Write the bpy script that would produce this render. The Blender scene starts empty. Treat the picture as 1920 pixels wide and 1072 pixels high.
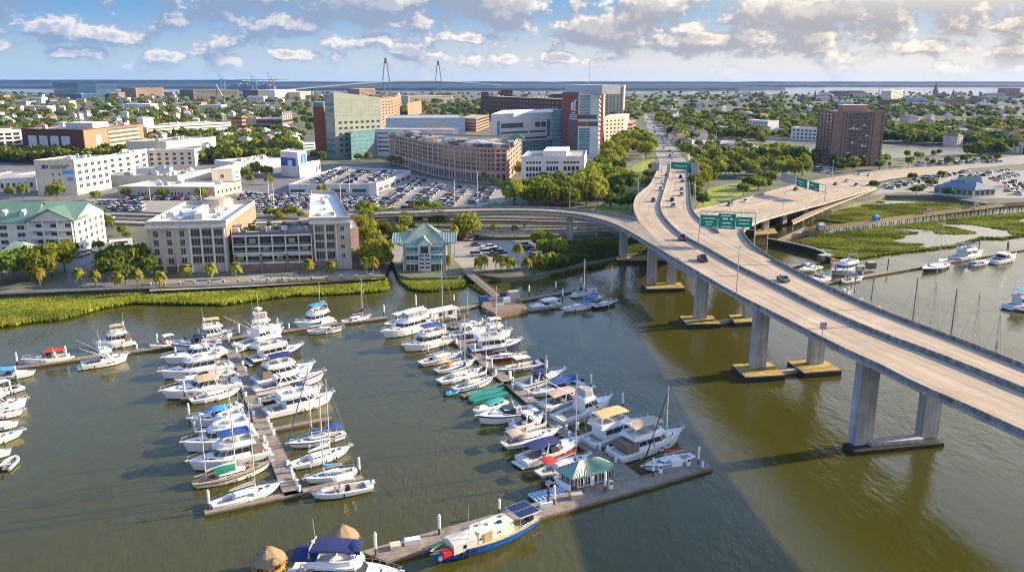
import bpy, bmesh, math, random
import numpy as np
from mathutils import Vector, Matrix, noise as mnoise
R = math.radians
rng = random.Random(7)
nrg = np.random.default_rng(11)
scn = bpy.context.scene
col = scn.collection

# ------------------------------------------------------------------ camera
F_PX, CAM_H = 1540.0, 70.0
PITCH = math.atan(388 / F_PX)
cd = bpy.data.cameras.new('camera'); cam = bpy.data.objects.new('camera', cd); col.objects.link(cam)
cam.location = (0, 0, CAM_H); cam.rotation_euler = (math.pi / 2 - PITCH, 0, 0)
cd.sensor_width = 36; cd.lens = F_PX / 1920 * 36; cd.clip_start = 1; cd.clip_end = 60000
scn.camera = cam
scn.view_settings.view_transform = 'Standard'; scn.view_settings.look = 'None'
scn.view_settings.exposure = 1.36; scn.view_settings.gamma = 1
scn.cycles.max_bounces = 6; scn.cycles.diffuse_bounces = 2; scn.cycles.glossy_bounces = 2
scn.cycles.transparent_max_bounces = 6; scn.cycles.volume_bounces = 0
scn.cycles.sample_clamp_indirect = 4; scn.cycles.filter_width = 1.05

# ------------------------------------------------------------------ sun and sky
SUN_AZ, SUN_EL = R(73.0), R(19.5)
sd = bpy.data.lights.new('sun', 'SUN'); sun = bpy.data.objects.new('sun', sd); col.objects.link(sun)
sd.energy = 4.8; sd.angle = R(0.55); sd.color = (1.0, 0.79, 0.53)
sdir = Vector((math.sin(SUN_AZ) * math.cos(SUN_EL), math.cos(SUN_AZ) * math.cos(SUN_EL), math.sin(SUN_EL)))
sun.rotation_euler = sdir.to_track_quat('Z', 'Y').to_euler()
sun.location = (300, 100, 300)

w = bpy.data.worlds.new('World'); scn.world = w; w.use_nodes = True
nt = w.node_tree; nt.nodes.clear()
def N(t, **k):
    n = nt.nodes.new(t)
    for a, b in k.items(): setattr(n, a, b)
    return n
def LK(a, b): nt.links.new(a, b)
def M_(op, a, b=None, c=None, clamp=False):
    n = N('ShaderNodeMath', operation=op, use_clamp=clamp)
    for i, v in enumerate((a, b, c)):
        if v is None: continue
        if isinstance(v, (int, float)): n.inputs[i].default_value = v
        else: LK(v, n.inputs[i])
    return n.outputs[0]
def MIXC(f, a, b):
    n = N('ShaderNodeMix', data_type='RGBA')
    for i, v in ((0, f), (6, a), (7, b)):
        if isinstance(v, (int, float, tuple)): n.inputs[i].default_value = v
        else: LK(v, n.inputs[i])
    return n.outputs[2]
sky = N('ShaderNodeTexSky', sky_type='NISHITA', sun_disc=False)
sky.sun_elevation = SUN_EL; sky.sun_rotation = SUN_AZ; sky.air_density = 1.0; sky.dust_density = 1.6; sky.ozone_density = 1.5
tc = N('ShaderNodeTexCoord')
sp = N('ShaderNodeSeparateXYZ'); LK(tc.outputs['Generated'], sp.inputs[0])
az = M_('MULTIPLY', M_('ARCTAN2', sp.outputs[0], sp.outputs[1]), 57.2958)
el = M_('MULTIPLY', M_('ARCSINE', sp.outputs[2]), 57.2958)
pv = N('ShaderNodeCombineXYZ'); LK(az, pv.inputs[0]); LK(el, pv.inputs[1])
# banks of cloud as (azimuth, elevation, half width, half height) in degrees, plus rolling noise
BANKS = [(-15,5.3,9,1.3),(-8.5,4.7,5.5,1.35),(-1.2,4.8,5.6,1.6),(6.2,3.0,5.4,1.25),(8.6,4.2,2.6,1.3),(13.8,2.1,4.6,.95),
         (19.8,2.6,3.2,1.5),(26,4.8,11,1.7),(21,4.1,8,1.0),(31,3.4,5,1.5),(-30.5,4.9,3.2,1.0),(-33,3.3,2.2,1.0),
         (-28.5,2.9,2.2,.75),(-24.5,2.5,2.3,.7),(-21.3,3.3,1.8,.6),(-18,2.5,2.6,.7),(-14,3.2,2.6,.8),(-10.5,2.4,2.6,.6),(-31.5,1.9,2.0,.45),(-26.5,1.5,1.8,.4),
         (-21,1.5,2.0,.42),(-14.5,1.6,1.6,.4),(-6.5,1.7,2.0,.55),(-3.0,2.6,2.0,.5),(0,1.3,1.6,.4),(3.2,1.4,1.4,.42),(26,1.9,2.4,.55),(31.5,1.8,2.4,.5)]
def density(vec):
    nz = N('ShaderNodeTexNoise', noise_dimensions='2D'); nz.inputs['Scale'].default_value = 1.0
    nz.inputs['Detail'].default_value = 7; nz.inputs['Roughness'].default_value = 0.62
    mp = N('ShaderNodeVectorMath', operation='MULTIPLY'); LK(vec, mp.inputs[0]); mp.inputs[1].default_value = (0.25, 0.62, 1)
    LK(mp.outputs[0], nz.inputs['Vector'])
    m = None
    for (a, e, ra, re) in BANKS:
        s1 = N('ShaderNodeVectorMath', operation='SUBTRACT'); LK(vec, s1.inputs[0]); s1.inputs[1].default_value = (a, e, 0)
        s2 = N('ShaderNodeVectorMath', operation='MULTIPLY'); LK(s1.outputs[0], s2.inputs[0]); s2.inputs[1].default_value = (1 / ra, 1 / re, 0)
        s3 = N('ShaderNodeVectorMath', operation='LENGTH'); LK(s2.outputs[0], s3.inputs[0])
        m = s3.outputs['Value'] if m is None else M_('MINIMUM', m, s3.outputs['Value'])
    bank = M_('SUBTRACT', 1.0, m)
    bank = M_('MAXIMUM', bank, -0.30)
    wp = N('ShaderNodeVectorMath', operation='MULTIPLY_ADD'); LK(nz.outputs['Color'], wp.inputs[0]); wp.inputs[1].default_value = (.9, .7, 0); LK(vec, wp.inputs[2])
    puffs = None
    for sc_, amp in ((0.30, 1.0), (0.85, 0.5), (2.2, 0.34), (5.0, .18)):            # rounded heads of the cumulus
        vo = N('ShaderNodeTexVoronoi', voronoi_dimensions='2D', feature='SMOOTH_F1'); vo.inputs['Scale'].default_value = sc_; vo.inputs['Smoothness'].default_value = .55
        LK(wp.outputs[0], vo.inputs['Vector']); q = M_('MULTIPLY', M_('SUBTRACT', 0.42, vo.outputs['Distance']), amp)
        puffs = q if puffs is None else M_('ADD', puffs, q)
    d = M_('ADD', M_('MULTIPLY', bank, 0.85), M_('MULTIPLY', M_('SUBTRACT', nz.outputs[0], 0.5), 2.5))
    ez = N('ShaderNodeSeparateXYZ'); LK(vec, ez.inputs[0]); hi = N('ShaderNodeMapRange', interpolation_type='SMOOTHSTEP'); LK(ez.outputs[1], hi.inputs[0]); hi.inputs[1].default_value = 2.2; hi.inputs[2].default_value = 4.6; hi.inputs[4].default_value = .30
    return M_('ADD', M_('ADD', d, hi.outputs[0]), M_('MULTIPLY', puffs, 1.15))
d0 = density(pv.outputs[0])
off = N('ShaderNodeVectorMath', operation='ADD'); LK(pv.outputs[0], off.inputs[0]); off.inputs[1].default_value = (0.45, 0.62, 0)
d1 = density(off.outputs[0])
def smooth(v, lo, hi):
    n = N('ShaderNodeMapRange', interpolation_type='SMOOTHSTEP'); LK(v, n.inputs[0])
    n.inputs[1].default_value = lo; n.inputs[2].default_value = hi
    return n.outputs[0]
cover = smooth(d0, -0.24, 0.50)
low = smooth(el, 0.15, 1.6)
cover = M_('MULTIPLY', cover, M_('ADD', M_('MULTIPLY', low, 0.72), 0.22))
up = smooth(el, 9.0, 30.0)
cover = M_('MULTIPLY', cover, M_('SUBTRACT', 1.0, M_('MULTIPLY', up, 0.6)))
lit = smooth(M_('SUBTRACT', d0, d1), -0.16, 0.70)
core = smooth(d0, 0.25, 1.1)
lit = M_('MULTIPLY', lit, M_('SUBTRACT', 1.0, M_('MULTIPLY', core, 0.75)))
sunward = smooth(az, -34.0, 36.0)
bright = MIXC(sunward, (0.40, 0.375, 0.36, 1), (0.60, 0.50, 0.37, 1))
shade = MIXC(sunward, (0.105, 0.15, 0.24, 1), (0.19, 0.178, 0.172, 1))
ccol = MIXC(lit, shade, bright)
sk = N('ShaderNodeVectorMath', operation='SCALE'); LK(sky.outputs[0], sk.inputs[0]); sk.inputs['Scale'].default_value = 0.145
tint = N('ShaderNodeVectorMath', operation='MULTIPLY'); LK(sk.outputs[0], tint.inputs[0]); tint.inputs[1].default_value = (0.64, 0.88, 1.18)
hor = MIXC(sunward, (0.19, 0.245, 0.295, 1), (0.41, 0.37, 0.305, 1))
upc = MIXC(sunward, (0.062, 0.155, 0.275, 1), (0.115, 0.195, 0.29, 1))
lowsky = MIXC(smooth(el, 0.0, 5.5), hor, upc)
clear_sky = MIXC(smooth(el, 6.0, 20.0), lowsky, tint.outputs[0])
glow = M_('MULTIPLY', smooth(az, 2.0, 40.0), M_('SUBTRACT', 1.0, smooth(el, 14.0, 34.0)))
glow = M_('MULTIPLY', glow, smooth(el, 3.0, 7.0))
allc = MIXC(M_('MULTIPLY', glow, 0.85), MIXC(cover, clear_sky, ccol), (0.74, 0.66, 0.56, 1))
bg = N('ShaderNodeBackground'); LK(allc, bg.inputs[0]); bg.inputs[1].default_value = 1.0
wo = N('ShaderNodeOutputWorld'); LK(bg.outputs[0], wo.inputs[0])
w.cycles.sampling_method = 'MANUAL'; w.cycles.sample_map_resolution = 1024

# ------------------------------------------------------------------ helpers
def ray(px, py):
    x = (px - 960) / F_PX; y = -(py - 536) / F_PX
    c, s = math.cos(PITCH), math.sin(PITCH)
    return (x, c + y * s, -s + y * c)
def G(px, py, z=0.0):
    d = ray(px, py); t = (z - CAM_H) / d[2]
    return Vector((d[0] * t, d[1] * t, z))
def ZAT(px, py, Y):
    d = ray(px, py); t = Y / d[1]
    return CAM_H + d[2] * t
def GZ(px, py, zf):
    z = 8.0
    for _ in range(50):
        p = G(px, py, z); z = .5 * z + .5 * zf(p)
    return p
MATS = {}
def mat(name, c, rough=0.8, metal=0.0, var=0.12, scale=0.6, spec=0.3, var2=0.0, coord='Object'):
    if name in MATS: return MATS[name]
    m = bpy.data.materials.new(name); m.use_nodes = True; t = m.node_tree; b = t.nodes['Principled BSDF']
    b.inputs['Base Color'].default_value = (*c, 1); b.inputs['Roughness'].default_value = rough
    b.inputs['Metallic'].default_value = metal; b.inputs['Specular IOR Level'].default_value = spec
    if var > 0:
        tcn = t.nodes.new('ShaderNodeTexCoord'); nz = t.nodes.new('ShaderNodeTexNoise'); nz.inputs['Scale'].default_value = scale
        nz.inputs['Detail'].default_value = 6; nz.inputs['Roughness'].default_value = 0.65
        t.links.new(tcn.outputs[coord], nz.inputs['Vector'])
        mr = t.nodes.new('ShaderNodeMapRange'); mr.inputs[1].default_value = 0.3; mr.inputs[2].default_value = 0.7
        mr.inputs[3].default_value = 1 - var; mr.inputs[4].default_value = 1 + var
        t.links.new(nz.outputs[0], mr.inputs[0])
        sc = t.nodes.new('ShaderNodeVectorMath'); sc.operation = 'SCALE'; sc.inputs[0].default_value = c
        t.links.new(mr.outputs[0], sc.inputs['Scale']); t.links.new(sc.outputs[0], b.inputs['Base Color'])
    MATS[name] = m; return m
class MB:
    """collects faces and links them as one mesh object"""
    def __init__(s): s.v = []; s.f = []; s.m = []
    def add(s, vs, fs, mi=0):
        o = len(s.v); s.v.extend([tuple(p) for p in vs])
        for f in fs: s.f.append(tuple(i + o for i in f)); s.m.append(mi)
        return s
    def box(s, c, d, rz=0.0, mi=0, taper=1.0):
        cx, cy, cz = c; hx, hy, hz = d[0] / 2, d[1] / 2, d[2] / 2; ca, sa = math.cos(rz), math.sin(rz)
        P = []
        for (x, y, z) in ((-1,-1,-1),(1,-1,-1),(1,1,-1),(-1,1,-1),(-1,-1,1),(1,-1,1),(1,1,1),(-1,1,1)):
            k = taper if z > 0 else 1
            X, Y = x * hx * k, y * hy * k
            P.append((cx + X * ca - Y * sa, cy + X * sa + Y * ca, cz + z * hz))
        return s.add(P, ((0,3,2,1),(4,5,6,7),(0,1,5,4),(1,2,6,5),(2,3,7,6),(3,0,4,7)), mi)
    def prism(s, poly, z0, z1, mi=0, mtop=None, bottom=True):
        n = len(poly); P = [(p[0], p[1], z0) for p in poly] + [(p[0], p[1], z1) for p in poly]
        s.add(P, [(i, (i + 1) % n, n + (i + 1) % n, n + i) for i in range(n)], mi)
        o = len(s.v) - 2 * n
        s.f.append(tuple(range(o + n, o + 2 * n))); s.m.append(mi if mtop is None else mtop)
        if bottom: s.f.append(tuple(range(o + n - 1, o - 1, -1))); s.m.append(mi)
        return s
    def rings(s, rings, mi=0, cap0=True, cap1=True, closed=True, skip=()):
        n = len(rings[0]); o = len(s.v)
        for r in rings: s.v.extend([tuple(p) for p in r])
        for k in range(len(rings) - 1):
            for i in range(n if closed else n - 1):
                if i in skip: continue
                j = (i + 1) % n
                s.f.append((o + k * n + i, o + k * n + j, o + (k + 1) * n + j, o + (k + 1) * n + i)); s.m.append(mi)
        if cap0: s.f.append(tuple(o + i for i in range(n - 1, -1, -1))); s.m.append(mi)
        if cap1: s.f.append(tuple(o + (len(rings) - 1) * n + i for i in range(n))); s.m.append(mi)
        return s
    def cyl(s, p0, p1, r0, r1=None, n=6, mi=0, cap=True):
        r1 = r0 if r1 is None else r1
        a = Vector(p0); b = Vector(p1); d = (b - a)
        if d.length < 1e-6: return s
        q = d.to_track_quat('Z', 'Y'); R0 = []; R1 = []
        for i in range(n):
            t = 2 * math.pi * i / n; u = q @ Vector((math.cos(t), math.sin(t), 0))
            R0.append(a + u * r0); R1.append(b + u * r1)
        return s.rings([R0, R1], mi, cap, cap)
    def tube(s, pts, r, n=4, mi=0):
        for a, b in zip(pts[:-1], pts[1:]): s.cyl(a, b, r, r, n, mi)
        return s
    def build(s, name, ms, parent=None, loc=None, rz=0, smooth=False):
        me = bpy.data.meshes.new(name); me.from_pydata(s.v, [], s.f)
        ms = ms if isinstance(ms, (list, tuple)) else [ms]
        for m in ms: me.materials.append(m)
        if len(ms) > 1: me.polygons.foreach_set('material_index', s.m)
        if smooth: me.polygons.foreach_set('use_smooth', [True] * len(s.f))
        me.update()
        o = bpy.data.objects.new(name, me); col.objects.link(o)
        if parent is not None: o.parent = parent
        if loc is not None: o.location = loc; o.rotation_euler = (0, 0, rz)
        return o
def tag(o, label=None, cat=None, group=None, kind=None):
    if label: o['label'] = label
    if cat: o['category'] = cat
    if group: o['group'] = group
    if kind: o['kind'] = kind
    return o
def thing(name, label, cat, loc=(0, 0, 0), rz=0.0, group=None):
    o = bpy.data.objects.new(name, None); col.objects.link(o); o.location = loc; o.rotation_euler = (0, 0, rz)
    o.empty_display_size = 0.5
    return tag(o, label, cat, group)
def kids(o): return [c for c in bpy.data.objects if c.parent == o]
def dup(o, ch, loc, rz=0, label=None, group=None, scale=None):
    r = o.copy(); col.objects.link(r); r.location = loc; r.rotation_euler = (0, 0, rz)
    if scale is not None: r.scale = scale if isinstance(scale, tuple) else (scale,) * 3
    if label: r['label'] = label
    if group: r['group'] = group
    for c in ch:
        k = c.copy(); col.objects.link(k); k.parent = r
    return r
def poly_tri(pts, z):
    from mathutils.geometry import tessellate_polygon
    v = [Vector((p[0], p[1], 0)) for p in pts]
    return [(p[0], p[1], z) for p in pts], [tuple(t) for t in tessellate_polygon([v])]
def sheet(name, pts, z, m, kind='structure', label=None, cat=None, skirt=0.0):
    vs, fs = poly_tri(pts, z); b = MB()
    fs2 = []
    for f in fs:
        a, c, d = (Vector(vs[i]) for i in f)
        fs2.append(f if (c - a).cross(d - a).z > 0 else f[::-1])
    b.add(vs, fs2)
    if skirt:
        n = len(vs); low = [(p[0], p[1], z - skirt) for p in vs]
        b.add(vs + low, [(i, (i + 1) % n, n + (i + 1) % n, n + i) for i in range(n)])
    o = b.build(name, m)
    return tag(o, label, cat, kind=kind)
def px_sheet(name, pxs, z, m, **k): return sheet(name, [G(x, y, z) for x, y in pxs], z, m, **k)
def inpoly(x, y, P):
    c = False; j = len(P) - 1
    for i in range(len(P)):
        if (P[i][1] > y) != (P[j][1] > y) and x < (P[j][0] - P[i][0]) * (y - P[i][1]) / (P[j][1] - P[i][1]) + P[i][0]: c = not c
        j = i
    return c
def resample(P, n):
    P = [Vector(p) for p in P]; L = [0]
    for a, b in zip(P[:-1], P[1:]): L.append(L[-1] + (b - a).length)
    out = []
    for k in range(n):
        t = L[-1] * k / (n - 1); i = 0
        while i < len(L) - 2 and L[i + 1] < t: i += 1
        u = (t - L[i]) / max(1e-6, L[i + 1] - L[i]); out.append(P[i].lerp(P[i + 1], u))
    return out
def smoothline(P, it=2):
    P = [Vector(p) for p in P]
    for _ in range(it):
        Q = [P[0]]
        for a, b in zip(P[:-1], P[1:]): Q += [a.lerp(b, .25), a.lerp(b, .75)]
        Q.append(P[-1]); P = Q
    return P
# ------------------------------------------------------------------ water, land, marsh
def water_mat(name, base, bump=0.35, rough=0.06):
    m = bpy.data.materials.new(name); m.use_nodes = True; t = m.node_tree; b = t.nodes['Principled BSDF']
    tcn = t.nodes.new('ShaderNodeTexCoord')
    n0 = t.nodes.new('ShaderNodeTexNoise'); n0.inputs['Scale'].default_value = 0.012; n0.inputs['Detail'].default_value = 3
    mx = t.nodes.new('ShaderNodeMix'); mx.data_type = 'RGBA'
    mx.inputs[6].default_value = (base[0] * .75, base[1] * .85, base[2] * 1.0, 1); mx.inputs[7].default_value = (base[0] * 1.2, base[1] * 1.12, base[2], 1)
    t.links.new(tcn.outputs['Object'], n0.inputs['Vector']); t.links.new(n0.outputs[0], mx.inputs[0]); t.links.new(mx.outputs[2], b.inputs['Base Color'])
    b.inputs['Roughness'].default_value = rough; b.inputs['IOR'].default_value = 1.33; b.inputs['Specular IOR Level'].default_value = 0.5
    mp = t.nodes.new('ShaderNodeMapping'); mp.inputs['Rotation'].default_value = (0, 0, R(25)); mp.inputs['Scale'].default_value = (1.0, 0.45, 1)
    t.links.new(tcn.outputs['Object'], mp.inputs[0])
    n1 = t.nodes.new('ShaderNodeTexNoise'); n1.inputs['Scale'].default_value = 0.9; n1.inputs['Detail'].default_value = 4; n1.inputs['Roughness'].default_value = 0.6
    n2 = t.nodes.new('ShaderNodeTexNoise'); n2.inputs['Scale'].default_value = 0.16; n2.inputs['Detail'].default_value = 2
    n3 = t.nodes.new('ShaderNodeTexNoise'); n3.inputs['Scale'].default_value = 0.03; n3.inputs['Detail'].default_value = 2
    t.links.new(mp.outputs[0], n1.inputs['Vector']); t.links.new(mp.outputs[0], n2.inputs['Vector']); t.links.new(tcn.outputs['Object'], n3.inputs['Vector'])
    a = t.nodes.new('ShaderNodeMath'); a.operation = 'MULTIPLY_ADD'; t.links.new(n2.outputs[0], a.inputs[0]); a.inputs[1].default_value = 1.6; t.links.new(n1.outputs[0], a.inputs[2])
    bp = t.nodes.new('ShaderNodeBump'); bp.inputs['Distance'].default_value = 0.35
    st = t.nodes.new('ShaderNodeMapRange'); st.inputs[1].default_value = .35; st.inputs[2].default_value = .65; st.inputs[3].default_value = bump * .35; st.inputs[4].default_value = bump * 1.6
    t.links.new(n3.outputs[0], st.inputs[0]); t.links.new(st.outputs[0], bp.inputs['Strength'])
    t.links.new(a.outputs[0], bp.inputs['Height']); t.links.new(bp.outputs[0], b.inputs['Normal'])
    return m
M_WATER = water_mat('estuary_water', (0.060, 0.056, 0.008))
sheet('water', [(-22000, -300), (22000, -300), (22000, 16000), (-22000, 16000)], 0.0, M_WATER)

M_GROUND = mat('city_ground', (0.13, 0.135, 0.085), var=0.5, scale=0.03)
M_EARTH = mat('bank_earth', (0.16, 0.13, 0.08), var=0.4, scale=0.3)
M_ASPH = mat('old_asphalt', (0.17, 0.16, 0.15), var=0.25, scale=0.15)
M_LOT = mat('lot_paving', (0.30, 0.27, 0.23), var=0.22, scale=0.12)
M_CONC = mat('deck_concrete', (0.41, 0.325, 0.235), rough=.85, var=0.14, scale=0.09)
M_CONC2 = mat('pier_concrete', (0.42, 0.41, 0.40), rough=.85, var=0.2, scale=0.35)
M_BARR = mat('barrier_concrete', (0.25, 0.23, 0.20), rough=.9, var=0.5, scale=0.8)
M_WHITELINE = mat('lane_paint', (0.60, 0.53, 0.44), var=.1)
def streaks(m, lo=.78, hi=1.1):
    """rain streaks running down a wall"""
    t = m.node_tree; b = t.nodes['Principled BSDF']; src = b.inputs['Base Color'].links[0].from_socket; tcn = t.nodes.new('ShaderNodeTexCoord'); mp = t.nodes.new('ShaderNodeMapping'); mp.inputs['Scale'].default_value = (1.3, 1.3, .07); nz = t.nodes.new('ShaderNodeTexNoise'); nz.inputs['Detail'].default_value = 5; nz.inputs['Scale'].default_value = 1.0
    mr = t.nodes.new('ShaderNodeMapRange'); mr.inputs[1].default_value = .3; mr.inputs[2].default_value = .7; mr.inputs[3].default_value = lo; mr.inputs[4].default_value = hi; sc = t.nodes.new('ShaderNodeVectorMath'); sc.operation = 'SCALE'
    t.links.new(tcn.outputs['Object'], mp.inputs[0]); t.links.new(mp.outputs[0], nz.inputs['Vector']); t.links.new(nz.outputs[0], mr.inputs[0]); t.links.new(src, sc.inputs[0]); t.links.new(mr.outputs[0], sc.inputs['Scale']); t.links.new(sc.outputs[0], b.inputs['Base Color'])
streaks(M_CONC2, .66, 1.12); streaks(M_BARR, .55, 1.2)
M_LAWN = mat('lawn', (0.24, 0.27, 0.035), var=0.3, scale=0.15)
M_MUD = mat('marsh_mud', (0.075, 0.075, 0.03), rough=.7, var=0.35, scale=.2)
LZ = 2.0
land_px = [(-900,592),(-300,566),(0,553),(200,545),(420,537),(600,528),(714,521),(722,512),(727,500),(731,490),(736,490),(741,503),(748,515),(770,521),(860,519),(880,512),
           (940,521),(1000,516),(1060,504),(1100,494),(1140,487),(1170,479),(1230,473),(1290,460),(1345,432),(1392,411),(1440,402),(1500,398),
           (1560,393),(1620,378),(1660,366),(1760,368),(1850,382),(1930,378),(2300,385),(2900,395)]
shore = [G(x, y, LZ) for x, y in land_px]
land = [(-3300, shore[0].y)] + [(p.x, p.y) for p in shore] + [(2600, 900), (2900, 3200), (1600, 3600), (700, 3950), (100, 4150), (-600, 4300), (-1500, 4300), (-3300, 4700)]
sheet('ground', land, LZ, M_GROUND, skirt=3.2)
# the far shores across the harbour
M_FAR = mat('far_shore', (0.016, 0.028, 0.040), var=.3, scale=.004)
def strip(name, pts, z0, z1, m, jag=0.0, depth=400):
    P = resample([(x, y, 0) for x, y in pts], 160); b = MB(); top = []; bot = []
    for i, p in enumerate(P):
        k = 1 + jag * (mnoise.noise(Vector((i * .35, z1, 3.3))) * .9 + mnoise.noise(Vector((i * 1.7, z1, 9.1))) * .5)
        bot.append((p.x, p.y, z0)); top.append((p.x, p.y + 30, z1 * k))
    back = [(p[0], p[1] + depth, p[2] * .97) for p in top]
    b.rings([bot, top, back], closed=False, cap0=False, cap1=False)
    return tag(b.build(name, m), kind='structure')
strip('far_shore_hills', [(-14000, 11500), (-6000, 10800), (-500, 10600), (3500, 10700), (13000, 11200)], -1, 27, M_FAR, .35, 3500)
strip('west_hills', [(-14000, 11600), (-9000, 11300), (-6200, 11250), (-3600, 11250)], -1, 50, M_FAR, .25, 2500)
strip('wooded_island_terrain', [(-9000, 6600), (-4500, 6400), (-3000, 6350), (-1500, 6250)], -1, 11, M_FAR, .4, 4000)
strip('east_shore_terrain', [(-1650, 6000), (-1350, 5480), (0, 5350), (1450, 5400), (1850, 5700)], -1, 12, M_FAR, .4, 4800)
strip('point_terrain', [(1800, 8000), (2700, 7700), (6500, 7600)], -1, 12, M_FAR, .4, 2800)

def marsh(name, pxs, z, label, n, hgt, cols, pools=None, seed=1):
    """a mud sheet and, on it, one mass of marsh grass"""
    px_sheet(name + '_terrain', pxs, z, M_MUD if pools is None else M_POOL)
    xs = [p[0] for p in pxs]; ys = [p[1] for p in pxs]; r = random.Random(seed)
    V = []; Fc = []; MI = []; k = 0
    for _ in range(n * 4):
        if k >= n: break
        x = r.uniform(min(xs), max(xs)); y = r.uniform(min(ys), max(ys))
        if not inpoly(x, y, pxs): continue
        p = G(x, y, z)
        edge = min(abs((y - y0) * (x1 - x0) - (x - x0) * (y1 - y0)) / (math.hypot(x1 - x0, y1 - y0) + 1e-6) for (x0, y0), (x1, y1) in zip(pxs, pxs[1:] + pxs[:1]) if min(x0, x1) - 4 < x < max(x0, x1) + 4) if pools is not None else 9
        if pools is not None and edge > 2.5 and mnoise.fractal(Vector((p.x * .018, p.y * .03, pools)), 1, 2, 3) > (.03 if pools < 5 else .2): continue
        g = mnoise.fractal(Vector((p.x * .05, p.y * .09, 2.2)), 1, 2, 3)
        h = hgt * (0.7 + .35 * r.random() + .16 * g); mi = 0 if g + r.uniform(-.25, .25) < -.1 else (1 if r.random() < .75 else 2)
        for q in range(3):
            a = r.uniform(0, 6.28); wd = r.uniform(.14, .28) * (1 + p.y / 600); dx, dy = math.cos(a) * wd, math.sin(a) * wd
            lx, ly = r.uniform(-.3, .3), r.uniform(-.3, .3); o = len(V); sx, sy = r.uniform(-.6, .6), r.uniform(-.6, .6)
            X, Y = p.x + sx, p.y + sy; V += [(X - dx, Y - dy, z - .05), (X + dx, Y + dy, z - .05), (X + dx * .3 + lx, Y + dy * .3 + ly, z + h), (X - dx * .4 + lx, Y - dy * .4 + ly, z + h * .85)]
            Fc.append((o, o + 1, o + 2, o + 3)); MI.append(mi)
        k += 1
    b = MB(); b.v = V; b.f = Fc; b.m = MI
    return tag(b.build('marsh_grass', cols), label, 'marsh grass', kind='stuff')
def leaf_mat(name, c, tr=0.35, var=.25, scale=.12, objrand=.0):
    m = bpy.data.materials.new(name); m.use_nodes = True; t = m.node_tree; t.nodes.remove(t.nodes['Principled BSDF'])
    out = t.nodes['Material Output']; df = t.nodes.new('ShaderNodeBsdfDiffuse'); tl = t.nodes.new('ShaderNodeBsdfTranslucent'); mx = t.nodes.new('ShaderNodeMixShader')
    mx.inputs[0].default_value = tr; t.links.new(df.outputs[0], mx.inputs[1]); t.links.new(tl.outputs[0], mx.inputs[2]); t.links.new(mx.outputs[0], out.inputs[0])
    g = t.nodes.new('ShaderNodeNewGeometry'); nz = t.nodes.new('ShaderNodeTexNoise'); nz.inputs['Scale'].default_value = scale; nz.inputs['Detail'].default_value = 4
    t.links.new(g.outputs['Position'], nz.inputs['Vector'])
    mr = t.nodes.new('ShaderNodeMapRange'); mr.inputs[1].default_value = .3; mr.inputs[2].default_value = .7; mr.inputs[3].default_value = 1 - var; mr.inputs[4].default_value = 1 + var
    t.links.new(nz.outputs[0], mr.inputs[0])
    oi = t.nodes.new('ShaderNodeObjectInfo')
    hs = t.nodes.new('ShaderNodeHueSaturation'); hs.inputs['Color'].default_value = (*c, 1)
    h1 = t.nodes.new('ShaderNodeMapRange'); h1.inputs[3].default_value = .5 - .012 * objrand; h1.inputs[4].default_value = .5 + .03 * objrand
    t.links.new(oi.outputs['Random'], h1.inputs[0]); t.links.new(h1.outputs[0], hs.inputs['Hue'])
    h2 = t.nodes.new('ShaderNodeMath'); h2.operation = 'MULTIPLY_ADD'; t.links.new(oi.outputs['Random'], h2.inputs[0]); h2.inputs[1].default_value = .5 * objrand; h2.inputs[2].default_value = 1 - .25 * objrand
    h3 = t.nodes.new('ShaderNodeMath'); h3.operation = 'MULTIPLY'; t.links.new(h2.outputs[0], h3.inputs[0]); t.links.new(mr.outputs[0], h3.inputs[1]); t.links.new(h3.outputs[0], hs.inputs['Value'])
    t.links.new(hs.outputs[0], df.inputs[0]); t.links.new(hs.outputs[0], tl.inputs[0])
    MATS[name] = m; return m
M_POOL = water_mat('tidal_pool', (0.10, 0.10, 0.06), bump=.08)
MG = [leaf_mat('marsh_olive', (0.22, 0.26, 0.035), .38), leaf_mat('marsh_green', (0.33, 0.37, 0.05), .42), leaf_mat('marsh_yellow', (0.42, 0.41, 0.08), .42)]
MG3 = [leaf_mat('salt_olive', (0.12, 0.15, 0.028), .3), leaf_mat('salt_green', (0.20, 0.235, 0.035), .35), leaf_mat('salt_pale', (0.30, 0.29, 0.06), .35)]
MG2 = [leaf_mat('bank_dark', (0.07, 0.10, 0.022), .3), leaf_mat('bank_green', (0.13, 0.165, 0.03), .3), leaf_mat('bank_light', (0.17, 0.18, 0.04), .3)]
left_marsh = [(-260,566),(0,555),(200,548),(420,540),(600,531),(724,523),(727,531),(727,543),(700,547),(620,552),(560,553),(480,563),(420,571),(330,570),(250,568),(190,578),(120,598),(60,604),(0,613),(-260,650)]
marsh('seawall_marsh', left_marsh, .35, 'tall yellow green marsh grass growing below the hotel sea wall', 24000, 1.0, MG, seed=2)
marsh('tide_marsh', [(747,517),(800,521),(862,520),(872,528),(868,538),(845,541),(800,546),(772,542),(758,532)], .35, 'tall yellow green marsh grass in front of the grey marina house', 4500, 1.0, MG, seed=3)
marsh('bank_marsh', [(884,514),(940,522),(1000,517),(1060,505),(1118,482),(1150,484),(1152,494),(1120,501),(1080,507),(1040,517),(960,525),(900,530),(880,526)], .35, 'darker green marsh grass along the bank below the ramp pier', 6500, .9, MG2, seed=4)
marsh('ramp_marsh', [(1000,470),(1050,455),(1120,448),(1200,450),(1290,446),(1290,457),(1230,470),(1170,476),(1140,484),(1100,491),(1060,501),(1000,514),(990,492)], LZ + .03, 'low dark green grass on the flat under the curved ramp', 6000, .7, MG2, seed=5)
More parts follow.
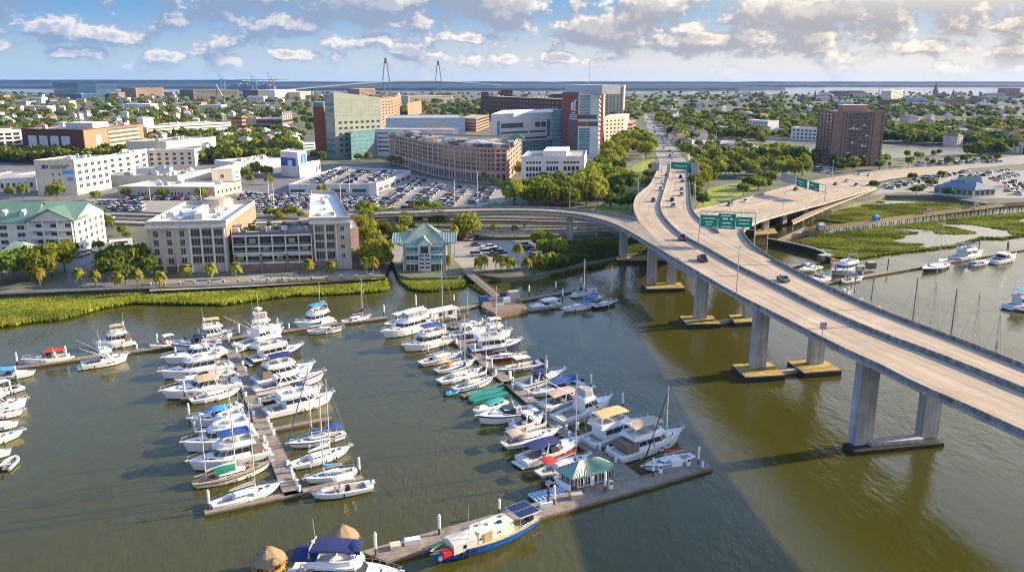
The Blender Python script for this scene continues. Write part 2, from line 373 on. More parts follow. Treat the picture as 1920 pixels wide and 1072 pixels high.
right_marsh = [(1498,452),(1540,440),(1620,430),(1720,418),(1800,408),(1930,398),(2200,395),(2200,420),(1930,440),(1880,448),(1840,447),(1790,462),(1740,468),(1680,474),(1600,486),(1560,480),(1520,466)]
marsh('near_salt_marsh', right_marsh, .3, 'salt marsh grass with tidal pools between the timber pier and the right floating dock', 17000, .6, MG3, pools=4.4, seed=6)
marsh('far_salt_marsh', [(1536,412),(1570,396),(1640,372),(1680,367),(1760,370),(1830,386),(1850,392),(1760,402),(1680,410),(1600,420)], .3, 'green salt marsh behind the long timber pier', 13000, .6, MG3, pools=9.0, seed=7)
# far right and small creek
px_sheet('lake', [(1425,262),(1530,266),(1640,275),(1760,272),(1835,278),(1830,288),(1740,292),(1640,300),(1520,302),(1470,286),(1430,276)], LZ + .06, water_mat('lake_water', (0.16, 0.135, 0.09), bump=.9, rough=.28))
# ------------------------------------------------------------------ viaducts and roads
def road_mat():
    t = M_CONC.node_tree; b = t.nodes['Principled BSDF']; base = b.inputs['Base Color'].links[0].from_socket
    def n(ty, **k):
        q = t.nodes.new(ty)
        for a_, v in k.items(): setattr(q, a_, v)
        return q
    uv = n('ShaderNodeUVMap'); uv.uv_map = 'road'; sep = n('ShaderNodeSeparateXYZ'); t.links.new(uv.outputs[0], sep.inputs[0])
    def mth(op, a_, c=None):
        q = n('ShaderNodeMath', operation=op)
        for i, v in enumerate((a_, c)):
            if v is None: continue
            if isinstance(v, (int, float)): q.inputs[i].default_value = v
            else: t.links.new(v, q.inputs[i])
        return q.outputs[0]
    def rng_(v, a_, c, d, e):
        q = n('ShaderNodeMapRange'); t.links.new(v, q.inputs[0])
        for i, z in enumerate((a_, c, d, e)): q.inputs[i + 1].default_value = z
        return q.outputs[0]
    tracks = mth('COSINE', mth('MULTIPLY', sep.outputs[1], 6.2832 * 5.2))            # tyre tracks worn along the lanes
    nz = n('ShaderNodeTexNoise'); nz.inputs['Scale'].default_value = 1.0; nz.inputs['Detail'].default_value = 5
    mp = n('ShaderNodeMapping'); mp.inputs['Scale'].default_value = (.03, 9.0, 1); t.links.new(uv.outputs[0], mp.inputs[0]); t.links.new(mp.outputs[0], nz.inputs['Vector'])
    streak = rng_(nz.outputs[0], .3, .7, .80, 1.14); tr = rng_(tracks, .2, 1.0, 1.0, .87)
    joint = rng_(mth('FRACT', mth('MULTIPLY', sep.outputs[0], 1 / 5.5)), 0.0, .022, .62, 1.0)
    panel = n('ShaderNodeTexWhiteNoise', noise_dimensions='2D'); cv_ = n('ShaderNodeCombineXYZ'); t.links.new(mth('FLOOR', mth('MULTIPLY', sep.outputs[0], 1 / 16.5)), cv_.inputs[0]); t.links.new(mth('FLOOR', mth('MULTIPLY', sep.outputs[1], 3)), cv_.inputs[1]); t.links.new(cv_.outputs[0], panel.inputs['Vector'])
    k = mth('MULTIPLY', mth('MULTIPLY', streak, tr), mth('MULTIPLY', joint, rng_(panel.outputs['Value'], 0, 1, .92, 1.06)))
    sc = n('ShaderNodeVectorMath', operation='SCALE'); t.links.new(base, sc.inputs[0]); t.links.new(k, sc.inputs['Scale']); t.links.new(sc.outputs[0], b.inputs['Base Color'])
road_mat()
def zmain(p): return float(np.interp(p.y, [60,100,147,191,234,278,340,420,520,650,800,1000], [22.5,21.3,19.6,17.8,16.7,16,15,13,9.5,5.5,2.6,2.3]))
def zramp(p): return float(np.interp(p.x, [-400,-150,-70,-20,25,42,48,60], [2.5,4.5,8.0,11.0,13.6,15.2,16.2,16.9]))
def zhigh(p): return float(np.interp(p.y, [280,300,350,420,500,600,1000], [16,15.6,12.6,8.2,5.0,3.2,2.4]))
def line(pxs, zf, n=60, dz=0.0, it=2):
    P = [GZ(x, y, zf) for x, y in pxs]
    P = resample(smoothline(P, it), n)
    return [Vector((p.x, p.y, zf(p) + dz)) for p in P]
def extend(P, d, zf, bend=.0):
    P = list(P); u = (P[-1] - P[-4]); u.z = 0; u.normalize()
    for k in range(12):
        u = Matrix.Rotation(R(2.2), 3, 'Z') @ u; q = P[-1] + u * d / 12; q.z = zf(q); P.append(q)
    return P
def deck(parent, Lf, Rt, depth=2.1, m=None, edge=.75, girder=.30):
    b = MB(); rg = []
    for a, c in zip(Lf, Rt):
        def P(t, dz): q = a.lerp(c, t); return (q.x, q.y, q.z + dz)
        rg.append([P(0, 0), P(0, -edge), P(girder * .75, -edge - .25), P(girder, -depth), P(1 - girder, -depth), P(1 - girder * .75, -edge - .25), P(1, -edge), P(1, 0)])
    o0 = len(b.f); b.rings(rg, 1)
    for k in range(o0, len(b.f)):                       # the running surface gets the deck concrete
        f = b.f[k]
        if len(f) == 4 and all(i % 8 in (0, 7) for i in f): b.m[k] = 0
    o = b.build('deck', [m or M_CONC, M_CONC2], parent); me = o.data; uv = me.uv_layers.new(name='road'); acc = [0.0]
    for p, q in zip(Lf[:-1], Lf[1:]): acc.append(acc[-1] + (q - p).length)
    idx = np.zeros(len(me.loops), np.int32); me.loops.foreach_get('vertex_index', idx); k = idx % 8
    V = np.where(k == 7, 1.0, np.where(k == 0, 0.0, .5)); U = np.array(acc)[np.minimum(idx // 8, len(acc) - 1)]
    uv.data.foreach_set('uv', np.stack([U, V], 1).astype(np.float32).ravel()); return o
def wall_line(parent, P, h=.86, t=.42, name='barrier', m=None, base=0.0):
    rg = []
    for i, p in enumerate(P):
        d = (P[min(i + 1, len(P) - 1)] - P[max(i - 1, 0)]); d.z = 0; d.normalize(); n = Vector((-d.y, d.x, 0))
        rg.append([p + n * t * .5 + Vector((0, 0, base)), p + n * t * .25 + Vector((0, 0, h)), p - n * t * .25 + Vector((0, 0, h)), p - n * t * .5 + Vector((0, 0, base))])
    return MB().rings(rg).build(name, m or M_BARR, parent)
def stripe(parent, P, wd=.16, dz=.03, dash=None, name='lane_marking', m=None):
    b = MB(); acc = 0
    P = resample(P, max(len(P), int(sum((q - p).length for p, q in zip(P[:-1], P[1:])) / 3)))
    for i in range(len(P) - 1):
        a, c = P[i], P[i + 1]; L = (c - a).length
        if dash is None or (acc % dash[0]) < dash[1]:
            d = (c - a); d.z = 0; d.normalize(); n = Vector((-d.y, d.x, 0)) * wd / 2; u = Vector((0, 0, dz))
            b.add([a + n + u, a - n + u, c - n + u, c + n + u], [(0, 1, 2, 3)])
        acc += L
    o = b.build(name, m or M_WHITELINE, parent)
    return tag(o, kind='stuff') if dash else o
def between(A, B, t, n=60):
    A = resample(A, n); B = resample(B, n); return [a.lerp(b, t) for a, b in zip(A, B)]
M_YEL = mat('lichen_footing', (0.38, 0.27, 0.08), var=.5, scale=.5)
M_DARKWET = mat('tidal_stain', (0.035, 0.032, 0.025), rough=.6, var=.4, scale=1.5)
M_JOINT = mat('joint_tar', (0.10, 0.09, 0.08), var=.2)

via = thing('viaduct', 'long tan concrete road bridge with two carriageways on tall piers over the river', 'bridge', (0, 0, 0))
Lnear = [(1304,511),(1345,536),(1381,556),(1448,590),(1535,635.5),(1606,671),(1640,685),(1722,728),(1804,763),(1920,816.5)]
LL_far = [(1238,308),(1233,320),(1225.6,335),(1219,349),(1204,360),(1194,369),(1188,381),(1187.5,396),(1195,414)]
LLpx = LL_far + [(1218,437),(1262,476)] + Lnear
Mpx = [(1256.5,306),(1256.5,319),(1254,331.4),(1248,350.5),(1241.5,372.6),(1237,390),(1242.6,407),(1255,421),(1271,437.5),(1294,452),(1325,468),(1378,499),(1448,533),(1549,585),(1649,629),(1750,666),(1845,704),(1920,735)]
Rnear = [(1448,488),(1515,523),(1582,555),(1683,598.6),(1784,635.5),(1918,689)]
Rfar = [(1290.6,306),(1290.6,326),(1292,338),(1293.8,357),(1294.5,381),(1299,398),(1307,409),(1325,423),(1347,437.5)]
L_ = extend(line(LLpx, zmain, 90), 70, zmain); M__ = extend(line(Mpx, zmain, 90), 70, zmain); R_ = extend(line(Rfar + [(1384,458)] + Rnear, zmain, 90), 70, zmain)
def match(A, B, n=130):
    """points of A with the nearest points of B, so that cross sections run square to the road"""
    A = resample(A, n); D = resample(B, 900); out = []; j = 0
    for k, p in enumerate(A):
        j = min(range(j, min(j + 60, 900)), key=lambda i: (D[i].xy - p.xy).length_squared); out.append(D[j])
    out[-1] = D[-1]; return A, out
a, c = match(L_, M__); deck(via, a, c)
a, c = match(M__, R_); deck(via, [q + Vector((0, 0, .004)) for q in a], c)
wall_line(via, extend(line(Lnear[0:], zmain, 60), 70, zmain)); wall_line(via, line(LL_far, zmain, 40))
wall_line(via, M__, .9, .6); wall_line(via, extend(line(Rnear, zmain, 40), 70, zmain)); wall_line(via, line(Rfar, zmain, 50))
for A, B in ((L_, M__), (M__, R_)):
    A2, B2 = match(A, B)
    for t, ds in ((.12, None), (.5, (12, 3.2)), (.90, None)): stripe(via, [p.lerp(q, t) for p, q in zip(A2, B2)], dash=ds)
ramp = thing('ramp_viaduct', 'curved tan concrete ramp sweeping in from behind the hotel to join the river bridge', 'ramp', (0, 0, 0))
ra_n = [(560,418),(640,408),(700,404),(808,401.5),(920,397),(1004,397.5),(1071,402),(1121,412),(1163,427),(1212,456),(1251,480.5),(1304,511)]
ra_f = [(560,409),(640,401),(700,397.5),(800,392.5),(920,390),(1021,390),(1088,394.5),(1155,403),(1195,414.5),(1218,437),(1262,476),(1310,513)]
rn, rf = line(ra_n, zramp, 90), line(ra_f, zramp, 90)
deck(ramp, [q - Vector((0, 0, .012)) for q in rn], [q - Vector((0, 0, .012)) for q in rf], 2.3); wall_line(ramp, line(ra_n, zramp, 80)); wall_line(ramp, line(ra_f[:9], zramp, 80))
stripe(ramp, between(rn, rf, .85, 90)); stripe(ramp, between(rn, rf, .14, 90))
exitr = thing('exit_viaduct', 'tan exit ramp bridge forking off the river bridge past the green signs', 'ramp', (0, 0, 0))
ex_u = [(1448,486),(1384,458),(1347,437.5),(1338,424),(1345,411),(1378,399),(1414,396),(1474,385.5),(1519,374),(1560,363),(1620,346)]
ex_l = [(1450,489),(1407,460),(1394,442),(1394,433),(1402,426),(1420,415.5),(1444,407.5),(1489,395.5),(1540,382),(1600,365),(1640,352)]
eu, elw = line(ex_u, zhigh, 80, -.02), line(ex_l, zhigh, 80, -.02); deck(exitr, eu, elw, 2.0); wall_line(exitr, line(ex_l, zhigh, 80)); wall_line(exitr, line(ex_u[2:], zhigh, 70))
stripe(exitr, between(eu, elw, .2, 80)); stripe(exitr, between(eu, elw, .82, 80))
hw = thing('highway_viaduct', 'wide tan highway with scattered cars running off towards the brown tower', 'highway', (0, 0, 0))
h_u = [(1285,400),(1302,395.5),(1369.6,381),(1414,369),(1456,357),(1501,345),(1560,334),(1640,322),(1720,314),(1800,310)]
h_l = [(1285,410),(1302,406),(1378,397),(1414,394),(1474,383.5),(1519,372),(1560,361),(1620,344),(1690,330),(1800,322)]
hu, hl = line(h_u, zhigh, 80, -.03), line(h_l, zhigh, 80, -.03); deck(hw, hu, hl, 1.6); wall_line(hw, hu); wall_line(hw, line([(1302,404),(1340,400),(1399,389.6),(1446,378)], zhigh, 30), .9, .5)
for t, ds in ((.1, None), (.35, (12, 3)), (.62, (12, 3)), (.92, None)): stripe(hw, between(hu, hl, t, 80), dash=ds)
for k, (u_, l_) in enumerate(((.3, .7),)):
    pass
# pier footings and columns
def footing(par, pxs, z1=1.4):
    P = [G(x, y, z1) for x, y in pxs]; b = MB()
    b.prism([(p.x, p.y) for p in P], .55, z1, 0, 1); q = b.build('footing', [M_CONC2, M_YEL], par)
    c = sum(P, Vector()) / 4; b2 = MB().prism([(c.x + (p.x - c.x) * 1.012, c.y + (p.y - c.y) * 1.012) for p in P], -1.2, z1 - .28)
    b2.build('tide_band', M_DARKWET, q); return P
def column(par, px, py, wd, th, ax, zf, z0=1.4, off=2.0):
    p = G(px, py, z0); z1 = zf(p) - off; b = MB(); rz = math.atan2(ax.y, ax.x); p = p + Vector((-ax.y, ax.x, 0)) * .3
    b.box((p.x, p.y, (z0 + z1) / 2), (wd, th, z1 - z0), rz)
    b.box((p.x, p.y, z1 + .3), (wd * 1.02, th * 1.5, .9), rz)
    return b.build('pier_column', M_CONC2, par)
for pxs, cols in (([(1398,706),(1472,702),(1442,678),(1373,682.7)], [(1421,687)]), ([(1508,698),(1578,693),(1542.7,673),(1477,676.5)], [(1529,681)]),
                  ([(1288,607),(1351.5,606),(1334.6,591),(1274,592)], [(1313,596)]), ([(1378,604),(1430,601),(1415,588),(1366,590)], [(1405,594)]),
                  ([(1214,541),(1284,539),(1275.5,529),(1203.6,531)], [(1221.5,532),(1259,532)]), ([(1156,487),(1252,486),(1248,479),(1152,480)], [(1168,483),(1232,482)])):
    P = footing(via, pxs); ax = (P[1] - P[0]).normalized()
    for (x, y) in cols: column(via, x, y, 3.6 if y > 540 else 3.0, 1.9, ax, zmain if x > 1180 else zramp)
def beam(px0, px1, wd, z0, z1, m, name):
    a, b_ = G(*px0, z1), G(*px1, z1); d = (b_ - a); rz = math.atan2(d.y, d.x); c = (a + b_) / 2
    return MB().box((c.x, c.y, (z0 + z1) / 2), (d.length, wd, z1 - z0), rz).build(name, m, via), rz
for q0, q1 in (((1457,694),(1500,690)), ((1345,601),(1376,597))): beam(q0, q1, 1.6, .1, 1.1, M_CONC2, 'tie_beam')
axA = (G(1756,826, 1) - G(1600,842, 1)).normalized()
beam((1592,838), (1757,822), 4.2, -1.2, .75, M_DARKWET, 'tide_plinth'); beam((1628,826), (1726,818), 2.2, .6, 1.5, M_CONC2, 'tie_beam')
column(via, 1614, 831, 3.9, 2.2, axA, zmain, .7); column(via, 1738, 818, 3.6, 2.2, axA, zmain, .7)
for x, y in ((1068,449), (773,424)):
    column(ramp, x, y, 2.6, 1.6, Vector((1, .1, 0)), zramp, LZ, 2.2)
for x, y in ((1435,433),): column(exitr, x, y, 3.0, 1.6, Vector((.8, .3, 0)), zhigh, 1.4); footing(exitr, [(1415,440),(1458,437),(1452,428),(1413,430)], 1.8)
for x, y in ((1470,421), (1510,405)): column(exitr, x, y, 3.0, 1.4, Vector((.8, .5, 0)), zhigh, .3)
# expansion joints and stains across the near deck
for t in (.02, .30, .48, .66, .80):
    for A, B in ((L_, M__), (M__, R_)):
        A2, B2 = match(A, B, 200); i = int(199 * (1 - t * .5)) - 12
        d = (A2[i + 1] - A2[i]).normalized() * .22
        u = Vector((0, 0, .025)); a, c = A2[i].lerp(B2[i], .04), A2[i].lerp(B2[i], .96)
        MB().add([a - d + u, c - d + u, c + d + u, a + d + u], [(0, 1, 2, 3)]).build('expansion_joint', M_JOINT, via)

# lower roads behind the hotel
def zlow(p): return float(np.interp(p.x, [-250, -120, -60, 60, 90], [LZ + .25, LZ + .4, 5.2, 5.6, 5.0]))
for nm, lab, up, lo in (('road_viaduct', 'lower tan road running under the curved ramp, the one farther from the river', [(150,398),(270,399),(560,412),(700,411),(900,410),(1000,412),(1095,415),(1150,419)], [(150,404),(270,405),(560,418),(700,416.5),(900,415),(1000,417),(1095,420),(1150,424)]),
                        ('road_viaduct', 'lower tan road running under the curved ramp, the one nearer to the palms', [(150,412),(270,413),(560,428),(700,430),(800,430.5),(920,430),(1040,428),(1120,425.5),(1170,423)], [(150,420),(270,421),(560,434),(700,435.5),(800,436),(920,435.5),(1040,433),(1120,430),(1172,427)])):
    t = thing(nm, lab, 'road'); a, c = line(up, zlow, 60), line(lo, zlow, 60)
    deck(t, a, c, 1.5, edge=1.0); wall_line(t, c, .8); wall_line(t, a, .8); stripe(t, between(a, c, .5, 60), dash=(12, 3))
    for k in range(14, 60, 6):
        q = a[k].lerp(c[k], .5)
        if q.x > -70: MB().box((q.x, q.y, (LZ + q.z - 1.5) / 2), (1.0, 3.5, q.z - 1.5 - LZ)).build('pier_column', M_CONC2, t)
# at grade sheets
px_sheet('street', [(1238,309),(1292,309),(1266,278),(1240,246),(1222,228),(1212,214),(1205,214),(1209,228),(1218,250),(1226,280)], LZ + .05, M_LOT)
px_sheet('frontage_road', [(920,372),(1010,352),(1100,346),(1216,352),(1219,358),(1100,351),(1015,357),(935,382)], LZ + .09, M_LOT)
px_sheet('boulevard_road', [(1560,334),(1640,322),(1760,306),(1930,290),(2100,280),(2100,296),(1930,306),(1800,318),(1700,334),(1630,346)], LZ + .07, M_LOT)
px_sheet('lawn', [(1302,392),(1330,352),(1400,340),(1445,342),(1400,362),(1360,378)], LZ + .06, M_LAWN)
px_sheet('lawn', [(1060,398),(1120,388),(1185,372),(1184,398),(1150,401)], LZ + .06, M_LAWN)
px_sheet('lawn', [(1150,345),(1192,308),(1228,296),(1224,312),(1196,332)], LZ + .06, M_LAWN)
# green sign gantries
M_GALV = mat('galvanised', (0.42, 0.43, 0.44), rough=.45, metal=.6, var=.1)
M_SIGN = mat('sign_green', (0.0, 0.22, 0.15), rough=.5, var=.06)
M_SIGNB = mat('sign_back', (0.32, 0.31, 0.34), rough=.6, var=.1)
M_WHITE = mat('white_paint', (0.78, 0.77, 0.75), rough=.5, var=.05)
def text(parent, body, size, loc, rot, m, name='lettering'):
    cu = bpy.data.curves.new(name, 'FONT'); cu.body = body; cu.size = size; cu.align_x = 'CENTER'; cu.align_y = 'CENTER'; cu.extrude = .012
    cu.materials.append(m); o = bpy.data.objects.new(name, cu); col.objects.link(o); bpy.context.view_layer.update()
    me = bpy.data.meshes.new_from_object(o.evaluated_get(bpy.context.evaluated_depsgraph_get())); bpy.data.objects.remove(o)
    o = bpy.data.objects.new(name, me); col.objects.link(o); o.parent = parent; o.location = loc; o.rotation_euler = rot; return o
def gantry(label, bl, br, ztop, zbot, panels, zf, words=None):
    """bl, br: pixel feet of the two posts; heights above the deck; panels as (t0, t1, low, high, material, rows of writing)"""
    a, b_ = GZ(*bl, zf), GZ(*br, zf); d = b_ - a; d.z = 0; Ln = d.length; rz = math.atan2(d.y, d.x); z0 = min(a.z, b_.z)
    t = thing('sign_gantry', label, 'road sign', (a.x, a.y, z0), rz)
    for x, zz in ((0, a.z - z0), (Ln, b_.z - z0)): MB().cyl((x, 0, zz), (x, 0, ztop), .22, .16, 8).build('post', M_GALV, t)
    tr = MB()
    for zz in (zbot, ztop):
        for y in (0, .9): tr.cyl((0, y, zz), (Ln, y, zz), .09, n=4)
    n = max(4, int(Ln / 2))
    for k in range(n):
        x0, x1 = Ln * k / n, Ln * (k + 1) / n; tr.cyl((x0, 0, zbot), (x1, 0, ztop), .05, n=4); tr.cyl((x0, .9, ztop), (x1, .9, zbot), .05, n=4); tr.cyl((x0, 0, zbot), (x0, .9, zbot), .05, n=4)
    tr.build('truss', M_GALV, t)
    for (t0, t1, lo, hi, m, rows) in panels:
        p = MB().box((Ln * (t0 + t1) / 2, -.3, (lo + hi) / 2), (Ln * (t1 - t0), .12, hi - lo)).build('sign_panel', m, t)
        if rows:
            for (u, v, wd, hh) in rows:
                MB().box((Ln * (t0 + (t1 - t0) * u), -.375, lo + (hi - lo) * v), (Ln * (t1 - t0) * wd, .02, hh)).build('writing', M_WHITE, p)
    return t, Ln
rw = lambda *r: list(r)
gantry('tall sign gantry with three green panels spanning the exit fork of the bridge', (1310,456), (1413.6,461), 10.9, 5.4,
       [(.01,.325,5.9,9.8,M_SIGN,rw((.5,.72,.7,.3),(.5,.42,.45,.3),(.5,.2,.3,.25))), (.33,.645,5.4,10.5,M_SIGN,rw((.42,.86,.55,.35),(.4,.66,.3,.5),(.75,.66,.16,.5),(.5,.38,.5,.35),(.5,.14,.6,.3))), (.65,.94,6.2,9.6,M_SIGN,rw((.5,.7,.75,.32),(.5,.35,.6,.3)))], zmain)
g2, gl = gantry('green sign gantry with one street name panel where the bridge comes down to the street', (1240,331), (1309,334), 9.5, 7.2,
       [(.26,.77,5.2,9.6,M_SIGN,None), (-.28,-.06,3.6,8.6,M_SIGNB,None), (.80,1.0,2.4,9.4,M_SIGNB,None)], zmain)
text(g2, 'Calhoun St', 1.9, (gl * .515, -.38, 7.4), (math.pi / 2, 0, 0), M_WHITE)
gantry('sign gantry over the highway with grey sign backs and two green panels', (1455,357.5), (1546,379), 11.0, 7.4,
       [(.10,.42,6.6,11.6,M_SIGNB,None), (.44,.66,6.6,11.4,M_SIGN,rw((.4,.6,.5,.4),(.4,.3,.3,.35))), (.70,.89,6.8,11.2,M_SIGN,rw((.3,.6,.35,.4),(.75,.25,.2,.5)))], zhigh)
def lamp(px, py, h, zf, label, arm=2.4, dirx=1.0, group=None):
    p = GZ(px, py, zf) if callable(zf) else G(px, py, zf)
    t = thing('street_lamp', label, 'street lamp', p, 0, group)
    MB().cyl((0, 0, 0), (0, 0, h), .14, .08, 6).build('pole', M_GALV, t)
    ar = MB().tube([(0, 0, h - .6), (dirx * arm * .5, 0, h + .1), (dirx * arm, 0, h + .35)], .05).build('arm', M_GALV, t)
    MB().box((dirx * (arm + .3), 0, h + .36), (.8, .3, .16)).build('lamp_head', M_GALV, ar)
    return t
lamp(1380,557,13,zmain,'slim grey lamp post on the near parapet of the bridge by the pickup',1.6,.8)
lamp(1437,476,12,zmain,'grey lamp post on the far parapet of the bridge below the exit ramp',1.4,.6)
lamp(1068,394,9,zramp,'lamp post on the far parapet of the curved ramp',2,.3)
lamp(1196,368,9,zmain,'lamp post with a curved arm at the left edge of the bridge near the trees',3.2,-1)
lamp(1299,398,13,zmain,'lamp post beside the right parapet of the bridge by the lawn',1.2,.3)
lamp(1368,398,9.5,zhigh,'lamp post between the highway and the exit ramp',1.2,.6)
lamp(1468,396,8.5,zhigh,'lamp post on the exit ramp median by the marsh creek',1.2,.6)
t = thing('bridge_sign', 'small white square sign standing on the near parapet of the bridge', 'road sign', GZ(1541,637, zmain))
MB().box((0, 0, 1.6), (.12, .12, 3.2)).build('post', M_GALV, t); MB().box((0, -.12, 3.0), (1.3, .08, 1.5)).build('sign_panel', M_SIGNB, t)
# ------------------------------------------------------------------ buildings
def wmat(n, c, **k): return mat(n, c, **{**dict(rough=.85, var=.1, scale=.15), **k})
W_CREAM = wmat('cream_render', (.60,.54,.44)); W_HOTEL = wmat('hotel_render', (.47,.41,.33), var=.14); W_WHITE = wmat('white_render', (.66,.64,.60)); W_GREYW = wmat('grey_white_panel', (.55,.57,.60)); W_TAN = wmat('tan_render', (.50,.42,.32))
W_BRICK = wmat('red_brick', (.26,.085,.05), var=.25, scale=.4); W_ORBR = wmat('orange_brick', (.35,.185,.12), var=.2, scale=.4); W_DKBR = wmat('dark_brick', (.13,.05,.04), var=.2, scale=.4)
W_BROWN = wmat('brown_brick', (.23,.15,.13), var=.2, scale=.3); W_PINK = wmat('pink_brick', (.44,.26,.20), var=.2, scale=.4); W_BLUEW = wmat('pale_blue_panel', (.40,.47,.58)); W_BEIGE = wmat('beige_stone', (.50,.44,.36), var=.15)
RF_WHITE = mat('white_roof_membrane', (.66,.65,.62), var=.14, scale=.12); RF_GREY = mat('grey_roof_gravel', (.36,.34,.31), var=.25, scale=.2); RF_DARK = mat('dark_roof', (.12,.12,.13), var=.3, scale=.3)
GLASS = mat('window_glass', (.035,.045,.055), rough=.12, var=.35, scale=.8, spec=.6); GLASS_T = mat('teal_glass', (.09,.23,.26), rough=.1, var=.3, scale=.25, spec=.7); GLASS_B = mat('blue_glass', (.03,.09,.17), rough=.12, var=.3, scale=.1, spec=.7)
FRAME_W = mat('window_frame_white', (.62,.60,.57), rough=.6, var=.05); FRAME_D = mat('window_frame_dark', (.10,.09,.085), rough=.5, var=.1); METAL_G = mat('rooftop_metal', (.45,.46,.47), rough=.5, metal=.3, var=.2, scale=.8)
def lean(px, y0, y1): return px - (px - 960) / (6649 - y0) * (y1 - y0)
class B: pass
FOOT = []
def bld(name, label, cat, fl, fr, base, br=None, depth=None, mw=None, mr=None, para=.9, z0=LZ, group=None):
    p = G(lean(fl[0], fl[1], base), base, z0); z1 = ZAT(fl[0], fl[1], p.y)
    q = G(fr[0], fr[1], z1); a = Vector((p.x, p.y)); f = Vector((q.x, q.y))
    if br is not None: q = G(br[0], br[1], z1); back = Vector((q.x, q.y)) - f
    else: e = (f - a).normalized(); back = Vector((-e.y, e.x)) * depth
    return block(name, label, cat, [a, f, f + back, a + back], z0, z1, mw, mr, para, group)
def block(name, label, cat, P, z0, z1, mw, mr=None, para=.9, group=None, parent=None):
    FOOT.append([(p[0], p[1]) for p in P])
    b = B(); b.P = [Vector((p[0], p[1])) for p in P]; b.z0, b.z1, b.nw = z0, z1, 0
    c = sum(b.P, Vector((0, 0))) / len(P); b.c = c
    b.root = thing(name, label, cat, (c.x, c.y, z0), 0, group) if parent is None else parent
    b.o = Vector((c.x, c.y, z0)) if parent is None else Vector(parent.location)
    L = [(p.x - b.o.x, p.y - b.o.y) for p in b.P]; lz = z0 - b.o.z; h = z1 - z0
    wl = MB().prism(L, lz - .3, lz + h); wl.build('wall', mw, b.root)
    cc = sum((Vector(p) for p in L), Vector((0, 0))) / len(L)
    if para:
        inn = [(cc.x + (x - cc.x) * .985, cc.y + (y - cc.y) * .985) for x, y in L]; pb = MB(); n = len(L)
        out = [(cc.x + (x - cc.x) * 1.004, cc.y + (y - cc.y) * 1.004) for x, y in L]
        pb.rings([[(x, y, lz + h - .02) for x, y in out], [(x, y, lz + h + para) for x, y in out], [(x, y, lz + h + para) for x, y in inn], [(x, y, lz + h + .01) for x, y in inn]], cap0=False, cap1=False); pb.build('parapet', mw, b.root)
    rb = MB().prism([(cc.x + (x - cc.x) * .984, cc.y + (y - cc.y) * .984) for x, y in L], lz + h + .005, lz + h + .12); rb.build('roof', mr or RF_WHITE, b.root)
    return b
WMESH = {}
def win_mesh(w, h, mf, mg, bars=0):
    k = (round(w, 2), round(h, 2), mf.name, mg.name, bars)
    if k in WMESH: return WMESH[k]
    b = MB(); t = .12
    b.box((0, -.04, 0), (w, .10, h), 0, 1)
    for s in (-1, 1): b.box((s * (w / 2 + t / 2), -.07, 0), (t, .2, h + 2 * t)); b.box((0, -.07, s * (h / 2 + t / 2)), (w, .2, t))
    for i in range(bars): b.box((w * ((i + 1) / (bars + 1) - .5), -.095, 0), (.09, .06, h))
    o = b.build('window', [mf, mg]); me = o.data; bpy.data.objects.remove(o); WMESH[k] = me; return me
def windows(b, e, nx, nz, zl, zh, fw=.6, fh=.6, x0=.04, x1=.96, mf=None, mg=None, bars=0, skip=None, solo=True, name='window'):
    """a grid of windows on wall edge e (0 front, 1 right, 3 left), each a part of its own up to 100, the rest as one"""
    n = len(b.P); a, c = b.P[e], b.P[(e + 1) % n]; d = c - a; Ln = d.length; d = d / Ln; rz = math.atan2(d.y, d.x)
    mf = mf or FRAME_W; mg = mg or GLASS
    cw, ch = Ln * (x1 - x0) / nx, (zh - zl) / nz; me = win_mesh(cw * fw, ch * fh, mf, mg, bars); rest = MB()
    for j in range(nz):
        for i in range(nx):
            if skip and skip(i, j): continue
            s = Ln * x0 + cw * (i + .5); p = a + d * s; z = zl + ch * (j + .5)
            loc = (p.x - b.o.x, p.y - b.o.y, z - b.o.z)
            if solo and b.nw < 100:
                o = bpy.data.objects.new(name, me); col.objects.link(o); o.parent = b.root; o.location = loc; o.rotation_euler = (0, 0, rz); b.nw += 1
            else:
                M = Matrix.Translation(loc) @ Matrix.Rotation(rz, 4, 'Z'); o0 = len(rest.v)
                rest.v += [tuple(M @ v.co) for v in me.vertices]
                for f in me.polygons: rest.f.append(tuple(i_ + o0 for i_ in f.vertices)); rest.m.append(f.material_index)
    if rest.f: tag(rest.build('window_grid', [mf, mg], b.root), kind='stuff')
def on_face(b, e, s0, s1, zl, zh, m, name, out=.12, dep=.2, parent=None):
    n = len(b.P); a, c = b.P[e], b.P[(e + 1) % n]; d = c - a; Ln = d.length; d = d / Ln; nrm = Vector((d.y, -d.x)); p = a + d * Ln * (s0 + s1) / 2 + nrm * (out - dep / 2)
    return MB().box((p.x - b.o.x, p.y - b.o.y, (zl + zh) / 2 - b.o.z), (Ln * (s1 - s0), dep, zh - zl), math.atan2(d.y, d.x)).build(name, m, parent or b.root)
def clutter(b, n, seed, u0=.1, u1=.9, v0=.15, v1=.85, big=1.0):
    r = random.Random(seed); a, f, k, l = b.P[0], b.P[1], b.P[2], b.P[3]
    for _ in range(n):
        u, v = r.uniform(u0, u1), r.uniform(v0, v1); p = a.lerp(f, u).lerp(l.lerp(k, u), v); d = f - a; rz = math.atan2(d.y, d.x)
        sx, sy, sz = r.uniform(1.2, 3.6) * big, r.uniform(1.2, 3.0) * big, r.uniform(.8, 2.2) * big
        m = MB().box((p.x - b.o.x, p.y - b.o.y, b.z1 - b.o.z + sz / 2 + .1), (sx, sy, sz), rz)
        if sx > 2: m.box((p.x - b.o.x, p.y - b.o.y, b.z1 - b.o.z + sz + .25), (sx * .5, sy * .5, .35), rz)
        m.build('rooftop_unit', r.choice([METAL_G, W_WHITE, RF_GREY]), b.root)
